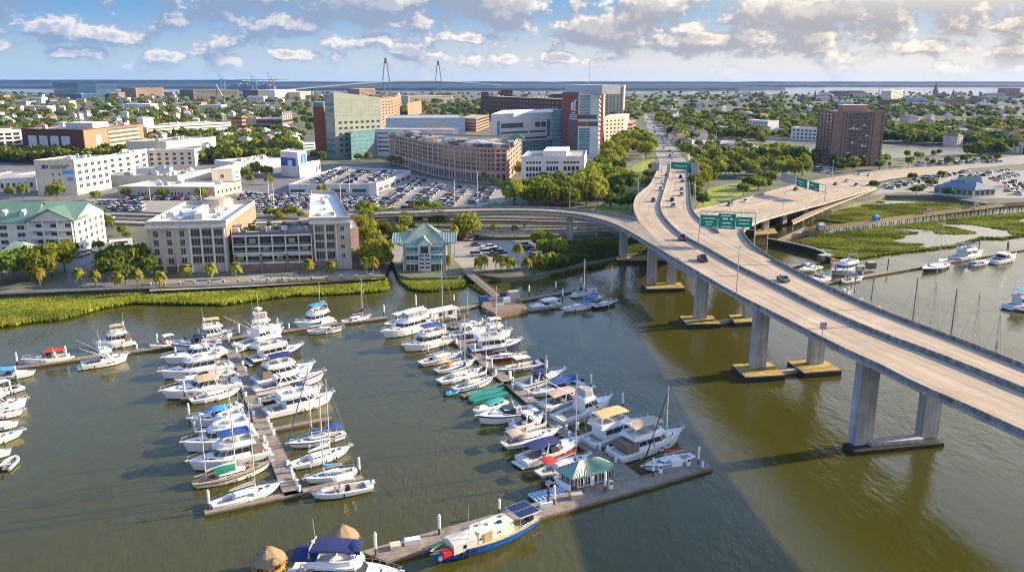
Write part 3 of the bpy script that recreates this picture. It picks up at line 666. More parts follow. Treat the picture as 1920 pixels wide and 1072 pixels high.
def penthouse(b, u0, u1, v0, v1, h, m, mr=None, name='penthouse'):
    a, f, k, l = b.P[:4]; q = lambda u, v: a.lerp(f, u).lerp(l.lerp(k, u), v)
    P = [q(u0, v0), q(u1, v0), q(u1, v1), q(u0, v1)]; L = [(p.x - b.o.x, p.y - b.o.y) for p in P]; z = b.z1 - b.o.z
    o = MB().prism(L, z + .1, z + h).build(name, m, b.root)
    MB().prism([(x, y) for x, y in L], z + h + .01, z + h + .25).build('roof', mr or RF_WHITE, o); return o
def bands(b, e, nz, zl, zh, m, x0=.0, x1=1.0, fh=.45, out=.06, name='window_band'):
    ch = (zh - zl) / nz
    for j in range(nz): on_face(b, e, x0, x1, zl + ch * (j + .5 - fh / 2), zl + ch * (j + .5 + fh / 2), m, name, out, .12)

# ---- the riverside hotel
b = bld('hotel', 'large riverside hotel with cream front, brick base and white flat roofs behind the sea wall', 'hotel', (273,424), (424,421), 512, (478,382), mw=W_HOTEL, mr=RF_WHITE, para=1.6)
hz0, hz1 = b.z0, b.z1; H_ = hz1 - hz0; HOT = b
windows(b, 0, 3, 3, hz0 + H_ * .36, hz0 + H_ * .92, .34, .66, .03, .52, mf=W_HOTEL, bars=1)
windows(b, 0, 3, 1, hz0 + H_ * .16, hz0 + H_ * .33, .38, .75, .03, .52, mf=W_HOTEL, bars=1)
windows(b, 0, 3, 4, hz0 + H_ * .17, hz0 + H_ * .93, .80, .74, .535, .955, mf=W_HOTEL, bars=2)
on_face(b, 0, .03, .52, hz0, hz0 + H_ * .14, FRAME_D, 'ground_floor_glazing', .08)
for s in (.0, .175, .345): on_face(b, 0, s, s + .035, hz0, hz0 + H_ * .40, W_HOTEL, 'pilaster', .9, 1.0)
for s in (.525, .665, .815, .955): on_face(b, 0, s, s + .022, hz0, hz0 + H_ * .95, W_WHITE, 'pilaster', .6, .7)
on_face(b, 0, -.01, 1.01, hz1 - .9, hz1 + .2, W_WHITE, 'cornice', .8, .9); on_face(b, 0, .03, .52, hz0 + H_ * .345, hz0 + H_ * .362, W_WHITE, 'string_course', .3)
for e, s0, s1 in ((1, .02, .98),):
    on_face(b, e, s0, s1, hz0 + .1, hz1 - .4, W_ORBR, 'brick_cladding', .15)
    windows(b, e, 6, 2, hz0 + H_ * .62, hz0 + H_ * .92, .45, .55, .45, .98)
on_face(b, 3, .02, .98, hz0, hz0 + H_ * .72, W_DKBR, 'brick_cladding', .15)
clutter(b, 14, 5, .1, .9, .05, .7, .8)
c = G(408, 386, hz1); cu = MB(); N_ = 22
for (r0, za, zb) in ((6.2, 0, 2.6), (5.4, 2.6, 3.3)):
    cu.rings([[(c.x - b.o.x + r0 * math.cos(6.283 * i / N_), c.y - b.o.y + r0 * math.sin(6.283 * i / N_), hz1 - b.o.z + z) for i in range(N_)] for z in (za, zb)])
cu.build('round_roof_drum', W_HOTEL, b.root)
penthouse(b, .42, .50, .30, .62, 2.6, W_WHITE); penthouse(b, .50, .60, .22, .34, 2.2, W_BEIGE)
# middle range: recessed balconies behind white slabs and fins
def corner(px, py, base): p = G(lean(px, py, base), base, LZ); return Vector((p.x, p.y)), ZAT(px, py, p.y)
a, zt = corner(434, 440, 510); f, _ = corner(583, 434, 506); e = (f - a).normalized(); nb = Vector((-e.y, e.x))
zt = zt - .4
m_ = block('hotel', None, None, [a + nb * 1.8, f + nb * 1.8, f + nb * 18, a + nb * 18], hz0, zt, GLASS, M_LOT, 0, parent=b.root)
m_.P = [a, f, f + nb * 18, a + nb * 18]; mh = zt - hz0; rz = math.atan2(e.y, e.x)
for k, fz in enumerate((.22, .24, .43, .47, .67, .71, .95, 1.0)):
    if k % 2 == 0: continue
for fz, th in ((.235, .5), (.445, .4), (.50, .5), (.695, .45), (.985, .6)): on_face(m_, 0, 0, 1, hz0 + mh * fz - th / 2, hz0 + mh * fz + th / 2, W_WHITE, 'balcony_slab', .1, 2.0)
on_face(m_, 0, 0, 1, hz0, hz0 + mh * .22, W_BROWN, 'brick_base', .05, 1.7)
for k in range(7): s = k / 6; on_face(m_, 0, max(0, s - .006), min(1, s + .006), hz0 + mh * .2, zt + .3, W_WHITE, 'fin', .25, 2.2)
for s in (.0, .335, .665): on_face(m_, 0, s, s + .03, hz0, hz0 + mh * .46, W_BROWN, 'brick_pier', .7, 1.2)
M_RAIL = mat('balcony_glass', (.10,.14,.15), rough=.15, var=.1, spec=.6)
for fz in (.25, .515, .71):
    for k in range(6): on_face(m_, 0, k / 6 + .012, (k + 1) / 6 - .012, hz0 + mh * fz, hz0 + mh * (fz + .075), M_RAIL, 'balcony_rail', -.02, .05)
for j, fz in enumerate((.27, .52, .73)):
    for k in range(6): on_face(m_, 0, k / 6 + .035, k / 6 + .115, hz0 + mh * fz, hz0 + mh * (fz + .15), FRAME_D if (j + k) % 3 else W_TAN, 'balcony_door', -1.7, .12)
rr = random.Random(12)
for k in range(34):
    u_, v_ = rr.random(), rr.uniform(.15, .98); p = a.lerp(f, u_) + nb * 18 * v_; q = rr.uniform(.8, 2.2); mm = rr.choice([W_WHITE, W_TAN, MATS['light_leaf'] if 'light_leaf' in MATS else W_BEIGE, METAL_G, W_BROWN, MG2[1], MG2[2]])
    MB().box((p.x - b.o.x, p.y - b.o.y, zt - b.o.z + q * .4 + .1), (q * 1.4, q, q * .8), rz, 0, .85).build('terrace_planter', mm, b.root)
for k in range(5): p = a.lerp(f, .1 + k * .2) + nb * 12; MB().box((p.x - b.o.x, p.y - b.o.y, zt - b.o.z + 2.6), (4.0, 3.0, .15), rz).build('pergola', W_TAN, b.root)
on_face(m_, 0, 0, 1, zt + .1, zt + 1.1, M_RAIL, 'terrace_rail', -.3, .06)
# right block and brick end wing
r_, zr = corner(580, 416, 505); r2, _ = corner(656, 413, 503)
q1 = G(627, 364, zr); q0 = G(584, 362, zr)
rb_ = block('hotel', None, None, [r_, r2, Vector((q1.x, q1.y)), Vector((q0.x, q0.y))], hz0, zr, W_HOTEL, RF_WHITE, 1.5, parent=b.root); rb_.nw = 60
on_face(rb_, 0, 0, .62, hz0, hz0 + 3.2, W_BROWN, 'brick_base', .2); on_face(rb_, 0, 0, .10, hz0, zr - 1.2, W_BROWN, 'brick_pier', .12)
rh = zr - hz0
windows(rb_, 0, 2, 1, hz0 + rh * .19, hz0 + rh * .40, .78, .75, .10, .62, mf=W_HOTEL, bars=2); windows(rb_, 0, 2, 3, hz0 + rh * .42, hz0 + rh * .94, .78, .74, .10, .62, mf=W_HOTEL, bars=2)
windows(rb_, 0, 1, 4, hz0 + rh * .19, hz0 + rh * .94, .45, .5, .70, .90, mf=W_WHITE, bars=1)
for s in (.09, .37, .63): on_face(rb_, 0, s, s + .03, hz0 + 3, zr - 1, W_WHITE, 'pilaster', .5, .6)
on_face(rb_, 0, -.01, 1.02, zr - .8, zr + .2, W_WHITE, 'cornice', .7, .8)
clutter(rb_, 8, 9, .2, .7, .05, .9, .7)
w0, zw = corner(655, 432, 503); w1, _ = corner(672, 429, 500); dn = (q1.xy - r2).normalized()
wg = block('hotel', None, None, [w0, w1, w1 + dn * 22, w0 + dn * 22], hz0, zw, W_BROWN, RF_WHITE, .8, parent=b.root)

# ---- green roofed inn
M_GROOF = mat('green_metal_roof', (.16,.28,.20), rough=.45, var=.10, scale=.4, spec=.5); M_COPPER = mat('verdigris_roof', (.26,.34,.29), rough=.5, var=.2, scale=.7, spec=.4)
def roof_seams(parent, A, Bt, C, D, n, m, h=.10):
    """standing seams across the roof plane A-B (eave) to D-C (ridge)"""
    b = MB()
    for k in range(n + 1):
        t = k / n; p, q = A.lerp(Bt, t), D.lerp(C, t); b.cyl(p + Vector((0, 0, .05)), q + Vector((0, 0, .05)), h * .7, n=4)
    return tag(b.build('roof_seam', m, parent), kind='stuff')
iA, iz = corner(60, 413, 478); iB, _ = corner(141, 409, 477)
e = (iB - iA).normalized(); nb = Vector((-e.y, e.x)); dpt = 26.0
inn = block('inn', 'white inn with green metal roof, dormers and columned balconies', 'hotel', [iA - nb * 1.5, iB - nb * 1.5, iB + nb * dpt, iA + nb * dpt], LZ, iz, W_WHITE, RF_GREY, 0)
ih = iz - LZ
lA = iA - e * 42
lw = block('inn', None, None, [lA, iA, iA + nb * 17, lA + nb * 17], LZ, iz - .6, W_WHITE, RF_GREY, 0, parent=inn.root); lw.nw = 0
windows(lw, 0, 6, 4, LZ + 1, iz - 1.4, .42, .55, .0, .97, mf=FRAME_W, bars=1)
for j in range(4):
    zb = LZ + ih * (.04 + j * .235)
    on_face(inn, 0, 0, 1, zb - .25, zb + .1, W_WHITE, 'balcony_slab', 2.2, 2.2)
    for k in range(3):
        on_face(inn, 0, k / 3 + .05, (k + 1) / 3 - .05, zb + .1, zb + ih * .20, W_GREYW, 'balcony_recess', .06, .1)
        on_face(inn, 0, k / 3 + .12, k / 3 + .27, zb + .2, zb + ih * .165, GLASS, 'balcony_door', .10, .1)
        on_face(inn, 0, k / 3 + .02, (k + 1) / 3 - .02, zb + .2, zb + 1.25, FRAME_W, 'balcony_rail', 2.15, .08)
for k in range(4): on_face(inn, 0, max(0, k / 3 - .018), min(1, k / 3 + .018), LZ, iz, W_WHITE, 'column', 2.3, .6)
inn.nw = 30; windows(inn, 1, 5, 4, LZ + 1.2, iz - .8, .40, .52, .05, .97, mf=FRAME_W, bars=1)
def gable(parent, o, P, zE, zR, m, mw, axis=0, over=.6, seam=0):
    """pitched roof over a four corner plan; axis 0: ridge runs from edge 3-0 to edge 1-2 (parallel to the front)"""
    a, f, k, l = [Vector((p.x - o.x, p.y - o.y, zE - o.z)) for p in P]
    if axis == 1: a, f, k, l = f, k, l, a
    u = (f - a).normalized() * over; v = (l - a).normalized() * over
    a, f, k, l = a - u - v, f + u - v, k + u + v, l - u + v
    r0, r1 = (a + l) / 2, (f + k) / 2; r0.z = r1.z = zR - o.z; t = Vector((0, 0, .22))
    b = MB(); b.add([a, f, r1, r0, a - t, f - t, r1 - t, r0 - t], [(0, 1, 2, 3), (7, 6, 5, 4), (0, 4, 5, 1)]); b.add([k, l, r0, r1, k - t, l - t, r0 - t, r1 - t], [(0, 1, 2, 3), (7, 6, 5, 4), (0, 4, 5, 1)])
    rf = b.build('roof', m, parent)
    MB().add([a + u, l + u, r0 + u * .9], [(0, 2, 1)]).build('gable', mw, parent); MB().add([f - u, k - u, r1 - u * .9], [(0, 1, 2)]).build('gable', mw, parent)
    if seam: roof_seams(rf, a, f, r1, r0, seam, m); roof_seams(rf, k, l, r0, r1, seam, m)
    return rf
gable(inn.root, inn.o, lw.P, iz - .6, iz + 6.2, M_GROOF, W_WHITE, 0, 1.0, 60)
gable(inn.root, inn.o, inn.P, iz, iz + 5.6, M_GROOF, W_WHITE, 0, 1.0, 26)
gable(inn.root, inn.o, [iA - nb * 2.6, iB - nb * 2.6, iB + nb * 9, iA + nb * 9], iz, iz + 4.9, M_GROOF, W_WHITE, 1, 1.0, 18)
for k in range(4):
    p = iA - e * (4.5 + k * 7.2) + nb * 3.0; d = MB(); zc = iz + 1.0
    d.box((p.x - inn.o.x, p.y - inn.o.y, zc - inn.o.z + .9), (2.0, 2.4, 1.8), math.atan2(e.y, e.x)); dm = d.build('dormer', W_WHITE, inn.root)
    Pq = [p - e * 1 - nb * 1.2, p + e * 1 - nb * 1.2, p + e * 1 + nb * 2.6, p - e * 1 + nb * 2.6]; gable(dm, inn.o, Pq, zc + 1.8, zc + 2.8, W_WHITE, W_WHITE, 1, .25)
# little gatehouse with green hip roof
def hip(parent, o, P, zE, zR, m, over=.7, ridge=.4, seam=0, name='roof'):
    a, f, k, l = [Vector((p.x - o.x, p.y - o.y, zE - o.z)) for p in P]; c = (a + f + k + l) / 4
    a, f, k, l = [p + (p - c).normalized() * over * 1.4 for p in (a, f, k, l)]
    m0, m1 = (a + l) / 2, (f + k) / 2; r0, r1 = c.lerp(m0, ridge), c.lerp(m1, ridge); r0.z = r1.z = zR - o.z; t = Vector((0, 0, .2))
    b = MB(); b.add([a, f, k, l, r0, r1], [(0, 1, 5, 4), (1, 2, 5), (2, 3, 4, 5), (3, 0, 4)]); b.add([a - t, f - t, k - t, l - t], [(3, 2, 1, 0)]); b.rings([[a - t, f - t, k - t, l - t], [a, f, k, l]], cap0=False, cap1=False)
    rf = b.build(name, m, parent)
    if seam: roof_seams(rf, a, f, r1, r0, seam, m); roof_seams(rf, k, l, r0, r1, seam, m); roof_seams(rf, f, k, r1, r1, seam // 2, m)
    return rf
gh = bld('gatehouse', 'small white gatehouse with green hip roof below the inn', 'gatehouse', (5,474), (36,472), 498, (70,463), mw=W_WHITE, mr=RF_GREY, para=0)
hip(gh.root, gh.o, gh.P, gh.z1 + .3, gh.z1 + 3.2, M_GROOF, .6, .5, 14); windows(gh, 1, 3, 1, gh.z0 + .8, gh.z1 - .4, .55, .8, mf=FRAME_W)
# ---- grey marina house
a, mz = corner(755, 460, 508); f, _ = corner(836, 460, 507); e = (f - a).normalized(); nb = Vector((-e.y, e.x))
W_SLATE = wmat('grey_shingle', (.30,.29,.28), var=.15, scale=.5)
mh_ = block('marina_house', 'grey three storey marina house with verdigris roof and balconies at the head of the gangway', 'house', [a, f, f + nb * 15, a + nb * 15], LZ, mz, W_SLATE, RF_GREY, 0)
mh = mz - LZ; rt = hip(mh_.root, mh_.o, mh_.P, mz + .1, mz + 6.6, M_COPPER, 1.0, .08, 26)
for sd_ in (0, 1):
    P0 = (a if sd_ == 0 else f) + nb * 5; u = -e if sd_ == 0 else e
    q = [P0 - e * 3 - nb * 4.4, P0 + e * 3 - nb * 4.4, P0 + e * 3 + nb * 6, P0 - e * 3 + nb * 6]
    gable(mh_.root, mh_.o, q, mz + .9, mz + 3.6, M_COPPER, W_WHITE, 0, .8, 8)
cx = a.lerp(f, .5); q = [cx - e * 2.3 - nb * 1.0, cx + e * 2.3 - nb * 1.0, cx + e * 2.3 + nb * 5, cx - e * 2.3 + nb * 5]
gable(mh_.root, mh_.o, q, mz + .2, mz + 3.1, M_COPPER, W_WHITE, 1, .5)
tb = block('marina_house', None, None, [q[0], q[1], q[1] + nb * 2, q[0] + nb * 2], LZ, mz + .3, W_GREYW, RF_GREY, 0, parent=mh_.root); tb.nw = 0
windows(tb, 0, 2, 4, LZ + .8, mz - 3, .72, .6, mf=FRAME_W, bars=1); on_face(tb, 0, .2, .8, mz - 2.8, mz - .3, GLASS, 'window', .12, .1)
for s0, s1 in ((.06, .36), (.64, .93)):
    for j in range(3):
        zb = LZ + mh * (.02 + .33 * j); on_face(mh_, 0, s0, s1, zb, zb + mh * .27, GLASS_T if j == 2 or s0 > .5 and j == 1 else GLASS, 'glazed_bay', .08); on_face(mh_, 0, s0, s1, zb + mh * .27, zb + mh * .31, W_WHITE, 'balcony_slab', 1.2, 1.3)
        if j: on_face(mh_, 0, s0, s1, zb + .02, zb + 1.1, mat('teal_rail', (.22,.36,.38), rough=.3, var=.1), 'balcony_rail', 1.2, .06)
        for q_ in range(4): on_face(mh_, 0, s0 + (s1 - s0) * q_ / 3.06, s0 + (s1 - s0) * q_ / 3.06 + .008, zb, zb + mh * .27, FRAME_W, 'mullion', .16)
mh_.nw = 40; windows(mh_, 1, 3, 3, LZ + 1, mz - .6, .4, .5, mf=FRAME_W); 
for s in (0, .985): on_face(mh_, 0, s, s + .015, LZ, mz, W_WHITE, 'corner_board', .12)
# ---- white office with three window rows
b = bld('office_block', 'white four storey office with flat roof and penthouse beside the pink brick block', 'office', (977.5,296), (1096,295), 351, (1100,284.6), mw=W_WHITE, mr=RF_GREY)
h = b.z1 - b.z0
for j, (zl, zh, fh) in enumerate(((.76,.90,.5), (.52,.72,.72), (.32,.50,.66))):
    for (x0, x1, n) in ((.07, .32, 5), (.39, .59, 4 if j else 5), (.66, .92, 5 if j == 0 else 4)): windows(b, 0, n, 1, b.z0 + h * zl, b.z0 + h * zh, .72, fh, x0, x1)
on_face(b, 0, .42, .58, b.z0, b.z0 + h * .2, GLASS, 'entrance', .2); on_face(b, 0, .40, .60, b.z0 + h * .2, b.z0 + h * .235, W_WHITE, 'canopy', 2.2, 2.4)
windows(b, 0, 12, 1, b.z0 + h * .06, b.z0 + h * .18, .35, .8, .05, .95, skip=lambda i, j: 4 <= i <= 6)
penthouse(b, .33, .71, .1, .9, 3.6, W_WHITE)
# ---- curved pink brick hospital block
tops = [(730,257),(765,264.5),(802,269.5),(853,274),(899,279),(928,277.5),(950,275.5),(977.5,257)]; bases = [306,315.5,327.5,338,343.5,345,344,318]
pk = [corner(x, y, bb) for (x, y), bb in zip(tops, bases)]; zt = sum(z for _, z in pk[:7]) / 7
P = [p for p, _ in pk]; P[7] = G(977.5, 257, zt).xy
PKF = len(FOOT); pb = block('hospital_block', 'curved pink brick hospital block with regular window bays and two green roofed corner pavilions', 'hospital', P + [Vector((P[7].x - 30, P[7].y + 4)), Vector((P[0].x + 22, P[0].y + 16))], LZ, zt, W_PINK, RF_DARK, 1.0)
h = zt - LZ
for e, n in ((0, 7), (1, 8), (2, 10), (3, 9), (4, 4), (5, 2)):
    windows(pb, e, n, 4, LZ + h * .36, LZ + h * .88, .58, .62, .02, .98, mf=W_PINK, bars=0); windows(pb, e, n, 1, LZ + h * .90, LZ + h * .99, .5, .75, .02, .98, mf=W_PINK)
    windows(pb, e, n, 1, LZ + h * .05, LZ + h * .28, .5, .9, .02, .98, mf=W_BEIGE); on_face(pb, e, 0, 1, LZ + h * .30, LZ + h * .33, W_BEIGE, 'string_course', .3); on_face(pb, e, 0, 1, LZ + h * .885, LZ + h * .905, W_BEIGE, 'cornice', .4)
    for k in range(0, n + 1, 2): on_face(pb, e, max(0, k / n - .012), min(1, k / n + .012), LZ, LZ + h * .99, W_BEIGE, 'pilaster', .4, .5)
windows(pb, 6, 9, 6, LZ + h * .08, LZ + h * .97, .45, .5, .02, .98, mf=W_PINK)
rr = random.Random(4)
for k in range(190):
    t = rr.random(); i = min(5, int(t * 6)); p = P[i].lerp(P[i + 1], t * 6 - i) + Vector((rr.uniform(-2, 4), rr.uniform(3, 46)))
    if not inpoly(p.x, p.y + 3, FOOT[PKF]): continue
    s = rr.uniform(1.6, 5.0)
    MB().box((p.x - pb.o.x, p.y - pb.o.y, zt - pb.o.z + s * .3), (s * 1.3, s, s * .85), .2).build('rooftop_unit', rr.choice([W_BEIGE, RF_DARK, METAL_G, W_WHITE, W_TAN]), pb.root)
def pyramid(root, o, c, r, z0, zr, m, seam=6):
    q = [Vector((c.x - r, c.y - r)), Vector((c.x + r, c.y - r)), Vector((c.x + r, c.y + r)), Vector((c.x - r, c.y + r))]; hip(root, o, q, z0, zr, m, .3, .02, 0)
for (x, y, s) in ((737,256,4.0), (946,275,6.5), (969,262,6.0)): p = G(x, y, zt); pyramid(pb.root, pb.o, Vector((p.x, p.y + s)), s, zt + .6, zt + s * .8, mat('dark_green_roof', (.05,.14,.10), rough=.5, var=.15))
# ---- green glass tower with red brick shaft
gA, gz = corner(608, 181, 297); gB, gzb = corner(625, 173, 299); Yc = gB.y + 36; rc = ray(714, 183); gC = Vector((rc[0] / rc[1] * Yc, Yc)); gzc = ZAT(714, 183, Yc)
W_PGRN = mat('green_glass_panel', (.25,.285,.245), rough=.32, var=.10, scale=.12, spec=.6)
t = block('glass_tower', 'pale green glass hospital tower with sloping top beside its red brick shaft', 'tower', [gA, gB, gC, gA + (gC - gB)], LZ, min(gz, gzc) - 1.0, W_PGRN, RF_GREY, 0)
L = [(p.x - t.o.x, p.y - t.o.y) for p in t.P]; zz = [gz - .6, gzb + .3, gzc, gzc - 1]; lo = min(gz, gzc) - 1.1
bt = MB(); bt.add([(x, y, lo - t.o.z) for x, y in L] + [(x, y, z - t.o.z) for (x, y), z in zip(L, zz)], [(0,1,5,4), (1,2,6,5), (2,3,7,6), (3,0,4,7), (4,5,6,7)]); bt.build('sloping_crown', W_PGRN, t.root)
gh_ = gz - LZ
M_MULL = mat('pale_mullion', (.36,.39,.32), rough=.6, var=.05)
for k in range(1, 22): on_face(t, 1, k / 22 - .0015, k / 22 + .0015, LZ + gh_ * .66, min(gz, gzc) - 1, M_MULL, 'mullion', .1)
for k in range(4): on_face(t, 1, 0, 1, LZ + gh_ * (.66 + k * .065) - .1, LZ + gh_ * (.66 + k * .065) + .1, M_MULL, 'transom', .11)
for j in range(6): windows(t, 1, 8, 1, LZ + gh_ * (.11 + j * .09), LZ + gh_ * (.16 + j * .09), .5, .7, .05, .98, mf=W_PGRN)
bands(t, 0, 9, LZ + 4, gz - 4, GLASS_T, .05, .9, .5)
s_ = bld('lift_shaft', 'tall red brick shaft standing against the green glass tower', 'tower', (587,203), (607,203), 294, depth=9, mw=W_BRICK, mr=RF_DARK)
penthouse(s_, .05, .95, .05, .95, 5, GLASS_T)
at = bld('glass_atrium', 'teal glass atrium between the green tower and the white hospital wing', 'atrium', (657,247), (700,244), 300, (714,239), mw=GLASS_T, mr=RF_GREY, para=.3)
for k in range(1, 12): on_face(at, 0, k / 12 - .003, k / 12 + .003, at.z0, at.z1, M_MULL, 'mullion', .08)
for k in range(1, 7): zz_ = at.z0 + (at.z1 - at.z0) * k / 7; on_face(at, 0, 0, 1, zz_ - .08, zz_ + .08, M_MULL, 'transom', .09)
wg = bld('hospital_wing', 'long white hospital wing with grey window bands behind the pink brick block', 'hospital', (705,244), (850,245), 293, depth=30, mw=W_GREYW, mr=RF_GREY)
bands(wg, 0, 5, wg.z0 + 3, wg.z1 - 1, GLASS, .02, .16, .3); windows(wg, 0, 14, 1, wg.z1 - 6, wg.z1 - 2, .6, .6, .66, .98)
u = bld('hospital_box', 'windowless pale blue hospital box with one grey louvre panel', 'hospital', (723,223), (872,222), 252, (862,216), mw=W_BLUEW, mr=RF_GREY); on_face(u, 0, .40, .80, u.z0 + (u.z1 - u.z0) * .35, u.z0 + (u.z1 - u.z0) * .75, METAL_G, 'louvre', .1); on_face(u, 0, .2, .24, u.z0 + (u.z1 - u.z0) * .4, u.z0 + (u.z1 - u.z0) * .7, METAL_G, 'louvre', .1)
for _m in (W_CREAM, W_WHITE, W_HOTEL, W_GREYW, W_PINK, W_BROWN): streaks(_m, .86, 1.06)
def simple(name, label, cat, fl, fr, base, br=None, depth=20, mw=W_WHITE, mr=RF_WHITE, grid=None, side=None, bnd=None, cl=0, para=.8, group=None, gm=None):
    b = bld(name, label, cat, fl, fr, base, br, depth, mw, mr, para, group=group); h = b.z1 - b.z0
    if grid: windows(b, 0, grid[0], grid[1], b.z0 + h * .08, b.z1 - h * .06, grid[2] if len(grid) > 2 else .5, grid[3] if len(grid) > 3 else .5, .03, .97, mg=gm)
    if side: windows(b, 1, side[0], side[1], b.z0 + h * .08, b.z1 - h * .06, side[2] if len(side) > 2 else .5, side[3] if len(side) > 3 else .5, .04, .97, mg=gm)
    if bnd:
        for e in (0, 1): bands(b, e, bnd, b.z0 + h * .05, b.z1, gm or GLASS, .02, .98, .45)
    if cl: clutter(b, cl, int(fl[0]) + 3, big=1.2)
    return b
simple('brick_building', 'orange brick building lit by the low sun right behind the green glass tower', 'building', (714,186), (738,184), 238, (752,180), mw=W_ORBR, mr=RF_DARK, grid=(4, 8), side=(4, 8))
simple('brick_building', 'tan brick building with rows of small windows right of the orange brick one', 'building', (764,194), (779,191), 226, (790,190), mw=W_ORBR, mr=RF_GREY, grid=(3, 5), side=(4, 5))
simple('brick_building', 'yellowish brick building with tall bays between the pale blue box and the white hospital', 'building', (862,222), (893,223), 246, (917,216), mw=W_ORBR, mr=RF_GREY, bnd=4)
simple('brick_building', 'long dark red brick institution with stepped towers behind the white hospital', 'building', (902,181), (1054,187), 216, depth=40, mw=W_DKBR, mr=RF_GREY, grid=(22, 4, .4, .4), cl=8)
for fl, fr, bs in (((902,174), (916,174), 214), ((939,170), (961,170), 214), ((1034,178), (1055,178), 214)):
    b = bld('brick_tower', 'dark red brick stair tower rising from the long brick institution', 'tower', fl, fr, bs, depth=14, mw=W_DKBR, mr=RF_GREY, group='brick stair towers'); windows(b, 0, 2, 2, b.z1 - 9, b.z1 - 2, .4, .5)
hp = simple('hospital', 'white hospital with bluish shaded front and dark glass ground floors', 'hospital', (921,216), (1037,212), 292, (1045,205), mw=W_GREYW, mr=RF_WHITE)
h = hp.z1 - hp.z0
for (s0, s1, a_, c_) in ((.15,.50,.66,.78), (.70,.78,.66,.78), (.80,.88,.66,.78), (.15,.58,.52,.57), (.61,.87,.52,.57), (.30,.9,.36,.41)): on_face(hp, 0, s0, s1, hp.z0 + h * a_, hp.z0 + h * c_, FRAME_D, 'window_band', .1)
for s0, s1 in ((.09,.13), (.90,.95)): on_face(hp, 0, s0, s1, hp.z0 + h * .40, hp.z0 + h * .84, GLASS_T, 'glazed_strip', .12)
on_face(hp, 0, .49, .99, hp.z0, hp.z0 + h * .30, GLASS_T, 'glazed_floors', .15)
for k in range(4): on_face(hp, 0, .49, .99, hp.z0 + h * (.06 + .08 * k), hp.z0 + h * (.075 + .08 * k), FRAME_D, 'transom', .2)
for k in range(9): on_face(hp, 0, .49 + k * .055, .494 + k * .055, hp.z0, hp.z0 + h * .30, FRAME_W, 'mullion', .22)
lk = bld('glass_link', 'tall teal glass link between the white hospital and the brick emblem tower', 'atrium', (1037,207), (1056,207), 284, depth=20, mw=GLASS_T, mr=RF_GREY, para=.3)
for k in range(1, 11): on_face(lk, 0, 0, 1, lk.z0 + (lk.z1 - lk.z0) * k / 11 - .15, lk.z0 + (lk.z1 - lk.z0) * k / 11 + .15, W_BLUEW, 'spandrel', .1)
bt = bld('emblem_tower', 'tall red brick slab tower bearing a white emblem and lines of white writing', 'tower', (1055,175), (1085,176), 287, depth=26, mw=W_BRICK, mr=RF_GREY)
h = bt.z1 - bt.z0
on_face(bt, 0, .38, 1.0, bt.z0, bt.z0 + h * .60, W_BROWN, 'plain_brick_panel', .15)
em = on_face(bt, 0, .56, .66, bt.z0 + h * .74, bt.z0 + h * .86, M_WHITE, 'emblem', .2)
on_face(bt, 0, .72, .82, bt.z0 + h * .74, bt.z0 + h * .89, M_WHITE, 'emblem', .2); on_face(bt, 0, .80, .88, bt.z0 + h * .885, bt.z0 + h * .905, M_WHITE, 'emblem', .2); on_face(bt, 0, .54, .88, bt.z0 + h * .725, bt.z0 + h * .737, M_WHITE, 'emblem', .2)
for k, (s0, s1) in enumerate(((.60,.82), (.50,.92), (.46,.94), (.46,.94))): on_face(bt, 0, s0, s1, bt.z0 + h * (.685 - k * .034), bt.z0 + h * (.700 - k * .034), M_WHITE, 'writing', .2)
tw = bld('hospital_tower', 'white hospital tower with blue glass panels and a sunlit balcony side', 'tower', (1085,174), (1124,174), 296, (1134,166), mw=W_GREYW, mr=RF_GREY)
h = tw.z1 - tw.z0
for (s0, s1, a_, c_) in ((.06,.58,.67,.96), (.06,.58,.05,.46)):
    on_face(tw, 0, s0, s1, tw.z0 + h * a_, tw.z0 + h * c_, GLASS_T, 'glazed_panel', .12); n = int((c_ - a_) * 26)
    for k in range(1, n): zz_ = tw.z0 + h * (a_ + (c_ - a_) * k / n); on_face(tw, 0, s0, s1, zz_ - .22, zz_ + .22, W_BLUEW, 'spandrel', .16)
on_face(tw, 0, .0, .9, tw.z0 + h * .60, tw.z0 + h * .665, GLASS, 'window_band', .14); on_face(tw, 0, .45, .95, tw.z0 + h * .49, tw.z0 + h * .56, FRAME_D, 'window_band', .14); on_face(tw, 0, .0, .42, tw.z0 + h * .49, tw.z0 + h * .56, W_BRICK, 'brick_panel', .14)
for k in range(13): on_face(tw, 1, 0, 1, tw.z0 + h * (.05 + .072 * k), tw.z0 + h * (.075 + .072 * k), W_CREAM, 'balcony_slab', 1.0, 1.0); on_face(tw, 1, .04, .96, tw.z0 + h * (.085 + .072 * k), tw.z0 + h * (.115 + .072 * k), GLASS, 'window_band', .1)
ph = bld('hospital_penthouse', 'grey plant storey on top of the emblem tower and white hospital tower', 'penthouse', (1054,158), (1124,157), 176, depth=22, mw=METAL_G, mr=RF_GREY, z0=tw.z1 - .5) if False else penthouse(bt, .0, 2.2, .1, .8, 7.5, METAL_G)
bg_ = simple('apartment_tower', 'beige stone tower with punched windows behind the white hospital tower', 'tower', (1128,162), (1170,162), 218, (1173,160), mw=W_BEIGE, mr=RF_GREY, grid=(6, 13, .55, .5), side=(3, 13), cl=9)
simple('clinic', 'pinkish beige clinic with dark corner glazing among the trees by the street', 'clinic', (1134,221), (1172,219), 270, (1180,214), mw=W_BEIGE, mr=RF_WHITE, grid=(5, 6, .45, .45))
simple('brick_building', 'small orange brick building at the street corner beside the beige clinic', 'building', (1170,231), (1186,230), 262, (1192,226), mw=W_ORBR, mr=RF_GREY, bnd=4)
